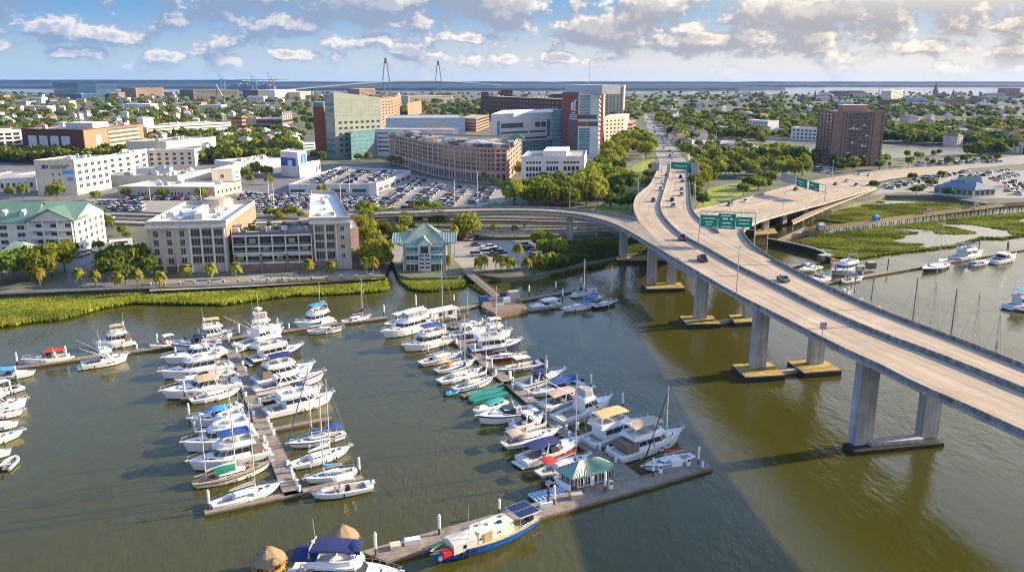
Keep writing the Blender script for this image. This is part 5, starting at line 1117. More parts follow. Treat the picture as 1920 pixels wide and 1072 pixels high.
# ------------------------------------------------------------------ docks
def plank_mat(name, c, sc=2.4):
    m = bpy.data.materials.new(name); m.use_nodes = True; t = m.node_tree; b = t.nodes['Principled BSDF']; b.inputs['Roughness'].default_value = .85
    tcn = t.nodes.new('ShaderNodeTexCoord'); wv = t.nodes.new('ShaderNodeTexWave'); wv.inputs['Scale'].default_value = sc; wv.inputs['Distortion'].default_value = .4; wv.bands_direction = 'X'
    nz = t.nodes.new('ShaderNodeTexNoise'); nz.inputs['Scale'].default_value = 1.0; nz.inputs['Detail'].default_value = 6
    t.links.new(tcn.outputs['Object'], wv.inputs['Vector']); t.links.new(tcn.outputs['Object'], nz.inputs['Vector'])
    r1 = t.nodes.new('ShaderNodeMapRange'); r1.inputs[1].default_value = 0; r1.inputs[2].default_value = .35; r1.inputs[3].default_value = .62; r1.inputs[4].default_value = 1.0; t.links.new(wv.outputs[1], r1.inputs[0])
    r2 = t.nodes.new('ShaderNodeMapRange'); r2.inputs[1].default_value = .3; r2.inputs[2].default_value = .7; r2.inputs[3].default_value = .68; r2.inputs[4].default_value = 1.3; t.links.new(nz.outputs[0], r2.inputs[0])
    mu = t.nodes.new('ShaderNodeMath'); mu.operation = 'MULTIPLY'; t.links.new(r1.outputs[0], mu.inputs[0]); t.links.new(r2.outputs[0], mu.inputs[1])
    sc_ = t.nodes.new('ShaderNodeVectorMath'); sc_.operation = 'SCALE'; sc_.inputs[0].default_value = c; t.links.new(mu.outputs[0], sc_.inputs['Scale']); t.links.new(sc_.outputs[0], b.inputs['Base Color'])
    return m
M_PLANK = plank_mat('dock_planks', (.26,.215,.17)); M_TIMBER = mat('timber', (.22,.16,.11), var=.3, scale=1.5); M_FLOAT = mat('dock_float', (.10,.09,.08), var=.3)
M_POSTW = mat('piling_sleeve', (.74,.73,.70), rough=.5, var=.08); M_POSTB = mat('piling_wood', (.12,.09,.065), var=.3, scale=2)
DZ = .62
def dock(label, pxs, wd, z=DZ, name='floating_dock', group=None):
    """a run of floating dock along a pixel line, one thing with planking, edge beams and floats"""
    P = [G(x, y, z) for x, y in pxs]; c = (P[0] + P[-1]) / 2; d = P[-1] - P[0]; rz = math.atan2(d.y, d.x); t = thing(name, label, 'dock', (c.x, c.y, 0), rz, group); Q = Matrix.Rotation(-rz, 3, 'Z')
    L = [Q @ (p - Vector((c.x, c.y, 0))) for p in P]; top = MB(); edge = MB(); fl = MB()
    rg = {0: [], 1: [], 2: [], 3: []}
    for i, p in enumerate(L):
        u = (L[min(i + 1, len(L) - 1)] - L[max(0, i - 1)]); u.z = 0; u.normalize(); n = Vector((-u.y, u.x, 0)) * wd / 2
        rg[0].append([p + n * .94, p - n * .94]); k = lambda s, a, b: (p + n * s * a, p + n * s * b)
        dn = Vector((0, 0, -.32)); up = Vector((0, 0, .03))
        rg[1].append([p + n + up, p + n * .93 + up, p + n * .93 + dn, p + n + dn]); rg[2].append([p - n * .93 + up, p - n + up, p - n + dn, p - n * .93 + dn])
        lo = Vector((0, 0, -.75)); rg[3].append([p + n * .85 - Vector((0, 0, .02)), p - n * .85 - Vector((0, 0, .02)), p - n * .85 + lo, p + n * .85 + lo])
    top.rings(rg[0], closed=False, cap0=False, cap1=False); top.f = [f[::-1] for f in top.f]
    top.build('planking', M_PLANK, t); MB().rings(rg[1]).build('edge_beam', M_TIMBER, t); MB().rings(rg[2]).build('edge_beam', M_TIMBER, t); fl.rings(rg[3]).build('float', M_FLOAT, t); return t
def dock_poly(label, pxs, name='floating_dock', z=DZ):
    P = [G(x, y, z) for x, y in pxs]; c = sum(P, Vector()) / len(P); d = G(1336, 876, z) - G(724, 1050, z); rz = math.atan2(d.y, d.x); t = thing(name, label, 'dock', (c.x, c.y, 0), rz); Q = Matrix.Rotation(-rz, 3, 'Z')
    L = [Q @ (p - Vector((c.x, c.y, 0))) for p in P]; vs, fs = poly_tri([(p.x, p.y) for p in L], z); b = MB()
    for f in fs:
        a, e, g = (Vector(vs[i]) for i in f); b.add([vs[i] for i in (f if (e - a).cross(g - a).z > 0 else f[::-1])], [(0, 1, 2)])
    b.build('planking', M_PLANK, t); n = len(vs); s = MB(); lo = [(p[0], p[1], z - .35) for p in vs]; up = [(p[0], p[1], z + .04) for p in vs]
    s.add(up + lo, [(i, (i + 1) % n, n + (i + 1) % n, n + i) for i in range(n)]); s.build('edge_beam', M_TIMBER, t)
    f2 = MB(); f2.add([(p[0] * .99, p[1] * .99, z - .3) for p in vs] + [(p[0] * .99, p[1] * .99, -.4) for p in vs], [(i, (i + 1) % n, n + (i + 1) % n, n + i) for i in range(n)]); f2.build('float', M_FLOAT, t); return t
dock('long weathered main walkway of the left pier with boats on both sides', [(427,640),(483,771),(522,858),(551,926)], 3.3)
dock('thin cross dock at the near end of the left pier carrying the pale blue sailboat', [(383,959),(540,926),(680,893)], 1.7)
dock('finger dock on the east side of the left pier above the blue covered sailboat', [(514,803),(621,782)], 1.4)
dock('short finger dock on the west side of the left pier beside the orange canvas cruiser', [(338,747),(436,729)], 1.2)
dock('very long narrow dock crossing the river from the red boat to the right pier', [(20,689),(150,671),(300,650),(425,634),(528,620),(600,609),(726,594)], 2.3)
dock('main walkway of the right pier running down to the fuel hut', [(790,590),(848,632),(890,662),(945,708),(996,751),(1057,808),(1127,852)], 2.9)
dock('finger dock beside the green drive on floats', [(952,716),(866,741)], 1.3); dock('finger dock on the east side of the right pier above the tan canopy trawler', [(1062,795),(1136,775)], 1.5)
dock('finger dock reaching the double white pilings of the right pier', [(962,712),(1000,704)], 1.2); dock('finger dock beside the blue tarp boat', [(1010,733),(1110,722)], 1.0)
dock_poly('wide timber cross dock with houseboat and sailboat moored along it', [(676,1033),(1005,941),(1066,918),(1200,893),(1318,858),(1337,876),(1220,911),(1010,971),(724,1052)])
dock_poly('timber platform carrying the green roofed fuel hut', [(1036,905),(1106,840),(1127,846),(1166,866),(1204,893.5),(1066,917)], z=DZ + .02)
dock('upper dock near the bank with four white pilings', [(975,562),(1086,542)], 2.0); dock('lower dock below the work barge leading to the blue hulled sailboat', [(922,588),(1056,573)], 1.8)
dock('dock between the floating house and the work barge', [(800,590),(906,568)], 2.4)
dock('long dock of the right marina with blue hulled sailboat', [(1545,530),(1660,510),(1760,493),(1960,459)], 2.4)
dock('cluttered dock near the dark retaining wall', [(1466,501),(1536,491)], 2.2); dock('short dock at the right edge with the blue canopy boat', [(1896,576),(1990,592)], 2.4)
# gangway
ga, gb = G(874, 508, 2.3), G(932, 556, 1.1); d = gb - ga; gw = thing('gangway', 'long timber gangway with railings from the marina lot to the docks', 'gangway', ga, math.atan2(d.y, d.x)); Ln = d.xy.length; dz = d.z
MB().add([(0,-1.5,0),(Ln,-1.5,dz),(Ln,1.5,dz),(0,1.5,0),(0,-1.5,-.35),(Ln,-1.5,dz-.35),(Ln,1.5,dz-.35),(0,1.5,-.35)], [(0,1,2,3),(7,6,5,4),(0,4,5,1),(2,6,7,3),(1,5,6,2),(3,7,4,0)]).build('planking', M_PLANK, gw)
for s in (-1, 1):
    r_ = MB()
    for k in range(25): x = Ln * k / 24; r_.cyl((x, s * 1.45, dz * k / 24), (x, s * 1.45, dz * k / 24 + 1.05), .05, n=4)
    for h in (.55, 1.05): r_.cyl((0, s * 1.45, h), (Ln, s * 1.45, dz + h), .05, n=4)
    r_.build('railing', M_TIMBER, gw)
for k in range(1, 8): x = Ln * k / 8; MB().cyl((x, -1.1, -3.2), (x, -1.1, dz * k / 8 - .2), .16).build('pile', M_POSTB, gw); MB().cyl((x, 1.1, -3.2), (x, 1.1, dz * k / 8 - .2), .16).build('pile', M_POSTB, gw)
# pilings
pil0 = None; PIL = {}
def piling(px, yb, yt, white=True, label=None, group=None):
    p = G(px, yb, .3); h = max(1.6, ZAT(px, yt, p.y)); key = white
    if key not in PIL:
        t = thing('piling', label, 'piling', (p.x, p.y, 0), 0, group)
        MB().cyl((0,0,-.35), (0,0,.45 if white else 1), .20, .20, 8).build('post', M_POSTB, t)
        if white: s = MB().cyl((0,0,.4), (0,0,.93), .245, .245, 8); s.cyl((0,0,.93), (0,0,1), .245, .04, 8); s.build('sleeve', M_POSTW, t)
        t.scale = (1, 1, h); PIL[key] = (t, kids(t)); return t
    t, ch = PIL[key]; return dup(t, ch, (p.x, p.y, 0), 0, label, group, (1, 1, h))
pls = [('along the long narrow dock', 'pilings along the long dock', [(33,686,660),(31,712,686),(22,745,712),(125,674,648),(257,657,645),(296,650,625),(374,634,615),(430,647,630),(449,631,607),(521,616,596),(542,619,606),(720,592,571)]),
       ('on the west side of the left pier', 'pilings on the west of the left pier', [(330,668,650),(347,746,713),(355,785,755),(366,815,789)]),
       ('at the ends of the left pier fingers', 'pilings at the left pier ends', [(393,957,917),(674,891,856)]),
       ('beside the floating house', 'pilings by the floating house', [(780,584,552),(851,568,552),(810,606,584)]),
       ('along the west side of the right pier', 'pilings west of the right pier', [(773,629,616),(802,664,644),(962,802,785),(1018,858,830),(1039,948,908)]),
       ('along the walkway of the right pier', 'pilings along the right pier walkway', [(835,634,608),(890,668,642),(922,699,671),(955,722,695),(957,721,694),(904,611,595),(996,728,706),(1083,812,790),(1139,853,834),(1154,869,856)]),
       ('on the open east side of the right pier', 'pilings east of the right pier', [(1023,698,673),(1025,697,674),(1108,730,700),(1167,768,735)]),
       ('on the cross dock by the fuel hut', 'pilings on the cross dock', [(1134,924,883),(1224,895,857),(1309,873,836),(1317,880,864)]),
       ('along the houseboat dock', 'pilings along the houseboat dock', [(705,1044,996),(824,1004,963),(936,962,934)]),
       ('on the small docks near the bank', 'pilings on the small docks', [(992,554,534),(1042,547,527),(1089,535,519),(1055,562,541),(1118,556,539)])]
for where, grp, L in pls:
    for (x, a_, b_) in L: piling(x, a_, b_, True, 'tall piling with white sleeve ' + where, grp)
for (x, a_, b_) in ((1028,950,911),(1500,528,507)): piling(x, a_, b_, False, 'bare grey wooden piling ' + ('beside the blue lattice float' if x < 1100 else 'at the cluttered dock'))
for (x, a_, b_) in ((1599,500,473),(1664,506,485),(1834,475,447),(1888,468,452),(1546,520,495),(1697,645,622),(1866,662,640),(1565,518,500),(1890,470,454)): piling(x, a_, b_, False, 'dark wooden piling in the water of the right marina', 'dark pilings of the right marina')
# dock boxes and power pedestals
DBX = None
def pedestal(px, py, label, group):
    global DBX
    p = G(px, py, DZ)
    if DBX is None:
        t = thing('dock_pedestal', label, 'pedestal', p, 0, group); MB().box((0,0,.45), (.45,.45,.9)).build('body', M_WHITE, t); MB().box((0,0,.98), (.6,.6,.16), 0, 0, .7).build('cap', M_WHITE, t); DBX = (t, kids(t)); return
    dup(DBX[0], DBX[1], p, rng.uniform(0, 1.5), label, group)
for k in range(24):
    t_ = (k + .5) / 24; x = 427 + 124 * t_ + rng.choice([-9, 9, 10]) * (1 + t_ * .4); pedestal(x, 642 + 284 * t_, 'white power pedestal on the walkway of the left pier', 'pedestals on the left pier')
RP = [(800,598),(848,632),(890,662),(945,708),(996,751),(1057,808),(1127,848)]
for k in range(20):
    t_ = (k + .5) / 20 * 6; i = int(t_); f_ = t_ - i; x = RP[i][0] + (RP[i + 1][0] - RP[i][0]) * f_ + rng.choice([-7, 8]); pedestal(x, RP[i][1] + (RP[i + 1][1] - RP[i][1]) * f_, 'white power pedestal on the walkway of the right pier', 'pedestals on the right pier')
def dbox(px, py, sx, sy, sz, m, label, name='dock_box', cat='dock box', rz=.3):
    p = G(px, py, DZ); t = thing(name, label, cat, p, rz); MB().box((0,0,sz*.42), (sx,sy,sz*.84)).build('body', m, t); MB().box((0,0,sz*.92), (sx*1.04,sy*1.06,sz*.14), 0, 0, .92).build('lid', m, t); return t
dbox(773,1018,2.4,1.0,.9,M_WHITE,'long white dock box on the houseboat dock by the pile of rope'); dbox(1023,948,2.2,.9,.8,M_WHITE,'white dock box beside the grey piling near the fuel hut'); dbox(1267,872,2.2,1.1,1.3,M_WHITE,'big white dock box beside the white sailboat on the cross dock')
dbox(1080,932,2.2,1.4,.9,mat('tan_canvas', (.42,.34,.25), var=.15),'tan tarp covered box at the left corner of the fuel hut'); dbox(741,1026,1.6,1.4,.7,mat('rope', (.55,.48,.36), var=.4, scale=6),'coil of pale rope heaped on the houseboat dock','rope_coil','rope')
for (x, y, lab) in ((1238,885,'white fuel pump left of the big white dock box'), (1290,872,'white fuel pump right of the big white dock box'), (1145,915,'white fuel pump beside the fuel hut corner')):
    p = G(x, y, DZ); t = thing('fuel_pump', lab, 'fuel pump', p, .3); MB().box((0,0,.75), (.7,.5,1.5)).build('body', M_WHITE, t); MB().box((0,-.27,1.1), (.45,.06,.4)).build('display', GLASS, t); MB().cyl((.4,0,.9), (.4,0,.2), .06).build('hose', FRAME_D, t)
# fuel hut
fa, fb_, fc = G(1079,918, DZ + .02), G(1148,899, DZ + .02), G(1052,904, DZ + .02); e1 = fb_ - fa; e2 = fc - fa
fh = block('fuel_hut', 'small fuel dock hut with green ribbed hip roof, white windows and dark red trim', 'hut', [fa.xy, fb_.xy, (fb_ + e2).xy, fc.xy], DZ + .02, 3.1, mat('hut_wall', (.16,.20,.22), var=.1), RF_GREY, 0)
hip(fh.root, fh.o, fh.P, 3.15, 4.9, mat('hut_green_roof', (.20,.33,.26), rough=.4, var=.08, scale=.5, spec=.5), .75, .35, 26); fh.nw = 0
windows(fh, 0, 5, 1, 1.0, 2.7, .72, .85, .03, .97, mf=FRAME_W, bars=1); windows(fh, 3, 3, 1, 1.3, 2.7, .7, .8, mf=FRAME_W, bars=1); on_face(fh, 0, .40, .48, DZ + .05, 2.6, M_WHITE, 'door', .12); on_face(fh, 0, 0, 1, 2.75, 3.1, mat('blue_fascia', (.08,.18,.36), var=.05), 'fascia', .15)
for s in (0, .97): on_face(fh, 0, s, s + .03, DZ, 3.0, mat('dark_red_trim', (.16,.03,.03), var=.05), 'corner_trim', .14)
t = thing('deck_fence', 'low white slatted fence at the left end of the fuel hut', 'fence', fa + e2 * .5 - e1.normalized() * 1.1, math.atan2(e2.y, e2.x)); MB().box((0,0,.6), (e2.length,.08,1.1)).build('panel', M_WHITE, t)
# blue lattice float and green drive on floats
def px_quad_box(b, pxs, z0, z1, mi=0): b.prism([tuple(G(x, y, z1).xy) for x, y in pxs], z0, z1, mi)
q = [G(x, y, .5) for x, y in ((1008,941),(1065,920),(1048,911),(991,926))]; c = sum(q, Vector()) / 4; lf = thing('lattice_float', 'blue and white lattice drive on float left of the fuel hut', 'float', (c.x, c.y, 0)); b = MB()
for k in range(9): a_, d_ = q[0].lerp(q[1], k / 8), q[3].lerp(q[2], k / 8); b.cyl(a_ - Vector((c.x, c.y, .0)), d_ - Vector((c.x, c.y, 0)), .2, n=5)
for k in range(5): a_, d_ = q[0].lerp(q[3], k / 4), q[1].lerp(q[2], k / 4); b.cyl(a_ - Vector((c.x, c.y, .1)), d_ - Vector((c.x, c.y, .1)), .16, n=5)
b.build('lattice', mat('pale_blue_plastic', (.42,.55,.72), rough=.4, var=.1), lf)
M_GRN = mat('green_plastic', (.02,.20,.16), rough=.45, var=.15, scale=.7)
for pxs, lab in (([(874,738),(940,722),(943,727),(878,743)], 'green boat lift float, the slimmer one farther from the striped cruiser'), ([(880,747),(946,731),(949,737),(884,753)], 'green boat lift float, the nearer one beside the striped cruiser')):
    P = [G(x, y, .6) for x, y in pxs]; c = sum(P, Vector()) / 4; t = thing('green_float', lab, 'float', (c.x, c.y, 0)); d = P[1] - P[0]; rz = math.atan2(d.y, d.x); L_n, W_n = d.length, (P[3] - P[0]).length + .6
    bb = MB(); bb.box((0,0,.3), (L_n,W_n,.5), rz)
    bb.build('base', M_GRN, t)
    for s in (-1, 1): MB().cyl((-math.cos(rz)*L_n*.48 - math.sin(rz)*s*W_n*.42, -math.sin(rz)*L_n*.48 + math.cos(rz)*s*W_n*.42, .65), (math.cos(rz)*L_n*.48 - math.sin(rz)*s*W_n*.42, math.sin(rz)*L_n*.48 + math.cos(rz)*s*W_n*.42, .65), .32, n=8).build('side_tube', M_GRN, t)
# seawall with rail pillars, dark retaining wall, timber pier
sw = thing('seawall', 'long low grey sea wall along the promenade in front of the hotel', 'wall'); P = [G(x, y, LZ + .05) for x, y in ((-300,565),(0,552),(200,544),(420,536),(600,527),(722,520))]; wall_line(sw, resample(P, 60), 1.0, .5, 'wall', W_BEIGE, -.2); wall_line(sw, [p + Vector((0, -.5, 0)) for p in resample(P, 60)], .2, .8, 'wall_footing', M_DARKWET, -2.6)
tr_ = None
for k in range(16):
    x = 282 + k * 27.5; p = G(x, 541 - (x - 280) * .042, LZ)
    if tr_ is None: tr_ = thing('promenade_pillar', 'brown stone pillar of the promenade railing in front of the hotel', 'pillar', p, 0, 'promenade pillars'); MB().box((0,0,.9), (.7,.7,1.8)).build('pillar', W_BROWN, tr_); MB().box((0,0,1.86), (.9,.9,.14)).build('cap', W_BEIGE, tr_); MB().box((2.6,0,.7), (4.6,.08,.9)).build('rail_panel', mat('ochre_panel', (.36,.27,.07), var=.15), tr_); trk = kids(tr_)
    else: dup(tr_, trk, p, .05)
px_sheet('promenade_path', [(280,546),(470,537),(600,529),(720,522),(712,506),(600,510),(440,519),(284,524)], LZ + .07, M_LOT); px_sheet('yard_path', [(128,500),(150,472),(200,452),(250,470),(250,540),(120,548)], LZ + .06, M_ASPH)
for k in range(5):
    p = G(470 + k * 19, 528 - k, LZ); t = thing('pool_lounger', 'pale blue lounger on the hotel pool terrace', 'lounger', p, .2, 'loungers on the pool terrace'); MB().box((0,0,.35), (.8,1.9,.12)).build('seat', mat('pale_blue_cloth', (.30,.42,.58), var=.1), t); MB().box((0,.9,.7), (.8,.12,.8)).build('backrest', mat('pale_blue_cloth', (.3,.42,.58)), t)
rw_ = thing('retaining_wall', 'dark stained concrete retaining wall curving at the marsh edge', 'wall'); P = [G(x, y, 2.6) for x, y in ((1438,447),(1470,453),(1510,461),(1545,472),(1556,482))]; wall_line(rw_, [Vector((p.x, p.y, 2.6)) for p in resample(smoothline(P), 30)], .3, 1.2, 'coping', W_BEIGE); wall_line(rw_, [Vector((p.x, p.y, 2.6)) for p in resample(smoothline(P), 30)], 0.02, 1.1, 'wall', M_DARKWET, -3.5)
pr = thing('timber_pier', 'long timber pier on many dark piles crossing the salt marsh', 'pier'); zp = 2.9
pc = resample([G(x, y, zp) for x, y in ((1512,432),(1560,427),(1640,417),(1700,408),(1760,400),(1826,392),(1880,385),(1990,378))], 60); pw = Vector((0, 1.6, 0))
MB().rings([[p - pw, p + pw, p + pw - Vector((0,0,.35)), p - pw - Vector((0,0,.35))] for p in pc]).build('planking', mat('tan_planks', (.38,.29,.19), var=.25, scale=.8), pr)
for s in (-1, 1): wall_line(pr, [p + pw * s for p in pc], 1.0, .12, 'railing', M_TIMBER)
for k in range(1, 60, 1):
    for s in (-1, 1): MB().cyl((pc[k].x, pc[k].y + s * 1.3, -.3), (pc[k].x, pc[k].y + s * 1.3, zp - .2), .2, n=5).build('pile', M_POSTB, pr) if k % 2 == 0 or s < 0 else None
for (x, y, w_, m, lab) in ((1538,431,3.4,METAL_G,'grey roofed shelter at the near end of the timber pier'), (1642,415,2.6,M_SKYB,'blue hut on the timber pier'), (1739,403,4.2,RF_DARK,'dark roofed shelter halfway along the timber pier'), (1828,392,4.2,RF_DARK,'dark roofed shelter near the far end of the timber pier')):
    p = G(x, y, zp); t = thing('pier_shelter', lab, 'shelter', p, .1)
    for sx in (-1, 1):
        for sy in (-1, 1): MB().cyl((sx * w_ * .42, sy * 1.4, 0), (sx * w_ * .42, sy * 1.4, 2.5), .1).build('post', M_POSTB, t)
    MB().add([(-w_/2,-1.9,2.4),(w_/2,-1.9,2.4),(w_/2,1.9,2.4),(-w_/2,1.9,2.4),(-w_*.2,0,3.5),(w_*.2,0,3.5)], [(0,1,5,4),(1,2,5),(2,3,4,5),(3,0,4),(3,2,1,0)]).build('roof', m, t)
    if m is not RF_DARK: MB().box((0,0,1.2), (w_*.8,2.6,2.4)).build('wall', m, t)
rp = thing('boat_ramp', 'tan boat ramp sloping down beside the dark retaining wall', 'ramp'); P = [G(1456,449,.8), G(1500,441,.8), G(1520,432,2.6), G(1512,424,2.6)]; MB().add([*P, *[p - Vector((0,0,1.6)) for p in P]], [(0,1,2,3),(0,4,5,1),(1,5,6,2),(3,2,6,7),(0,3,7,4)]).build('slab', M_CONC, rp)
lr = thing('trestle_ramp', 'narrow tan trestle roadway on short piles between the exit ramp and the salt marsh', 'ramp'); zt_ = 3.6
lu = resample([G(x, y, zt_) for x, y in ((1484,413),(1545,384),(1589,368),(1640,349))], 30); ll = resample([G(x, y, zt_) for x, y in ((1487,419),(1549,391),(1594,373),(1645,353))], 30); deck(lr, lu, ll, .9, edge=.6)
for k in range(0, 30, 3): q_ = ll[k]; MB().cyl((q_.x, q_.y + .6, 0), (q_.x, q_.y + .6, zt_ - .3), .3).build('pile', M_CONC2, lr)
# odds and ends of the cluttered dock by the retaining wall
for (x, y, sx, sy, sz, rz, m, nm, lab, cat) in ((1546,488,5.5,2.6,2.4,.4,M_TIMBER,'shed','brown timber shed at the cluttered dock','shed'), (1632,503,3.4,2.4,2.6,.3,mat('shed_brown', (.16,.11,.08), var=.2),'shed','dark brown shed at the inner end of the right marina dock','shed'), (1612,507,3.6,1.8,1.8,.3,METAL_G,'locker','grey steel locker beside the dark brown shed','locker'),
        (1556,486,4.2,.8,.5,.3,mat('kayak_orange', (.55,.20,.03), var=.1),'kayak','orange kayak lying on the cluttered dock','kayak'), (1566,490,4.2,.8,.5,.1,mat('kayak_red', (.45,.07,.04), var=.1),'kayak','red kayak lying next to the orange one','kayak'), (1510,497,3.5,1.6,1.0,.2,M_SKYB if False else W_BLUEW,'tender','pale blue upturned tender on the cluttered dock','tender'), (1590,503,5.0,2.2,.9,.2,W_BEIGE,'skiff','pale upturned skiff on the cluttered dock','skiff')):
    p = G(x, y, .7); t = thing(nm, lab, cat, p, rz)
    if nm in ('kayak', 'tender', 'skiff'):
        n = 9; MB().rings([[(sx * (i / (n - 1) - .5), sy * .5 * math.sin(math.pi * (.04 + .92 * i / (n - 1))) * c_, .05 + sz * s_) for c_, s_ in ((-1, .1), (-.7, .7), (0, 1), (.7, .7), (1, .1))] for i in range(n)]).build('hull', m, t)
    else:
        MB().box((0, 0, sz * .45), (sx, sy, sz * .9)).build('wall', m, t); MB().box((0, 0, sz * .94), (sx * 1.08, sy * 1.1, sz * .1), 0, 0, .93).build('roof', RF_GREY, t); MB().box((sx * .2, -sy * .5 - .03, sz * .4), (.9, .06, sz * .7)).build('door', M_TIMBER, t)
# ------------------------------------------------------------------ boats
def gel(n, c, rough=.3): return mat(n, c, rough=rough, var=.05, scale=.6, spec=.5)
H_WHITE = gel('gelcoat_white', (.72,.72,.71)); H_CREAM = gel('gelcoat_cream', (.70,.66,.54)); H_LBLUE = gel('gelcoat_pale_blue', (.42,.56,.68)); H_NAVY = gel('gelcoat_navy', (.02,.04,.12)); H_BLACK = gel('gelcoat_black', (.03,.025,.03)); H_GREY = gel('gelcoat_grey', (.34,.35,.36)); H_MAROON = gel('gelcoat_maroon', (.16,.03,.03)); H_BLUE = gel('gelcoat_blue', (.015,.10,.42))
DECK_W = mat('deck_nonskid', (.68,.67,.64), rough=.7, var=.08, scale=1.5); DECK_T = mat('teak_deck', (.40,.28,.16), rough=.7, var=.2, scale=1.5); SOLE = mat('cockpit_sole', (.30,.27,.24), rough=.8, var=.12); BOOT = mat('boot_stripe', (.03,.035,.06), rough=.5, var=.1)
def cv(n, c): return mat('canvas_' + n, c, rough=.85, var=.14, scale=1.2)
C_ = dict(navy=cv('navy', (.022,.035,.12)), blue=cv('blue', (.03,.08,.27)), sky=cv('sky', (.08,.30,.55)), tan=cv('tan', (.55,.39,.22)), sand=cv('sand', (.45,.36,.27)), red=cv('red', (.45,.05,.03)), white=cv('white', (.72,.71,.68)), green=cv('green', (.01,.17,.11)), teal=cv('teal', (.03,.28,.30)), grey=cv('grey', (.33,.33,.32)), orange=cv('orange', (.65,.22,.04)), yellow=cv('yellow', (.68,.42,.18)), gold=cv('gold', (.65,.45,.03)), black=cv('black', (.02,.02,.03)))
MAST_D = mat('weathered_mast', (.22,.19,.16), rough=.6, var=.2); SPAR = mat('mast_alloy', (.66,.62,.57), rough=.4, metal=.2, var=.05); WIRE = mat('rigging_wire', (.25,.25,.25), rough=.5, var=0); INOX = mat('rail_steel', (.62,.62,.62), rough=.3, metal=.5, var=0); BGLASS = mat('boat_glass', (.018,.022,.03), rough=.1, var=.3, scale=1, spec=.6); SEAT = mat('seat_vinyl', (.60,.54,.44), rough=.6, var=.1); OUTB = mat('outboard_black', (.03,.03,.035), rough=.35, var=.1)  # the dark mast is only a darker tone than the other spars
def hull_parts(root, L, Bm, fs, fb, kind, mh, stripe=None, deckm=None, cock=None, sole=None, n=14):
    stern, ex = (.56, 1.9) if kind == 'sail' else (.90, 2.4)
    if kind == 'ketch': stern, ex = .40, 1.9
    def hb(s): return Bm / 2 * (stern + (1 - stern) * math.sin(min(1, s / .45) * math.pi / 2)) if s < .45 else Bm / 2 * max(.012, 1 - ((s - .45) / .55) ** ex)
    def zs(s): return fs + (fb - fs) * s ** 1.6
    rk = L * (.09 if kind != 'sail' else .12); st = [i / n for i in range(n + 1)]; rg = []
    for s in st:
        x = -L / 2 + L * s; b = hb(s); z = zs(s); o = rk * s ** 4; so = (.05 * L * (1 - s) ** 6) * (1 if kind != 'power' else .3)
        rg.append([(x, b, z), (x - o * .15 , b * .985, z * .80), (x - o * .75 + so, b * .90, .16), (x - o + so * 1.4, b * .72, -.35), (x - o + so * 1.4, 0, -.55), (x - o + so * 1.4, -b * .72, -.35), (x - o * .75 + so, -b * .90, .16), (x - o * .15, -b * .985, z * .80), (x, -b, z)])
    h = MB(); h.rings(rg, 0, cap0=True, cap1=False, closed=False); k = 0
    for i in range(n):
        for j in range(8): h.m[k] = 1 if j in (0, 7) else (2 if j in (2, 3, 4, 5) else 0); k += 1
    h.f = [f[::-1] for f in h.f]; h.m[-1] = 0
    h.build('hull', [mh, stripe or mh, BOOT], root, smooth=False)
    d = MB(); ss = list(st)
    if cock: ss = sorted(set(ss + [cock[0], cock[0] + .001, cock[1], cock[1] + .001]))
    rg = []
    for s in ss:
        x = -L / 2 + L * s; b = hb(s) * .985; z = zs(s) - .015; c = b * .62; inn = cock and cock[0] < s <= cock[1]
        if cock: c = b * cock[2]
        zc = z + .05 - (cock[3] if inn else 0); rg.append([(x, b, z), (x, c, z + .05), (x, c, zc), (x, -c, zc), (x, -c, z + .05), (x, -b, z)])
    d.rings(rg, 0, cap0=False, cap1=False, closed=False)
    if cock:
        k = 0
        for i in range(len(ss) - 1):
            for j in range(5):
                if j == 2 and cock[0] < ss[i] and ss[i + 1] <= cock[1]: d.m[k] = 1
                k += 1
    d.f = [f[::-1] for f in d.f]; d.build('deck', [deckm or DECK_W, sole or SOLE], root)
    return hb, zs
def outline(x0, x1, w, z, h, fs, bs, tp, nose, off=0.0):
    xr = x0 + bs * h - off; xf = x1 - fs * h + off; hw = w / 2 * (1 - (1 - tp) * h) + off; nl = nose * (x1 - x0)
    return [(xr, -hw, z), (xf - nl, -hw, z), (xf - nl * .35, -hw * .80, z), (xf, -hw * .38, z), (xf, hw * .38, z), (xf - nl * .35, hw * .80, z), (xf - nl, hw, z), (xr, hw, z)]
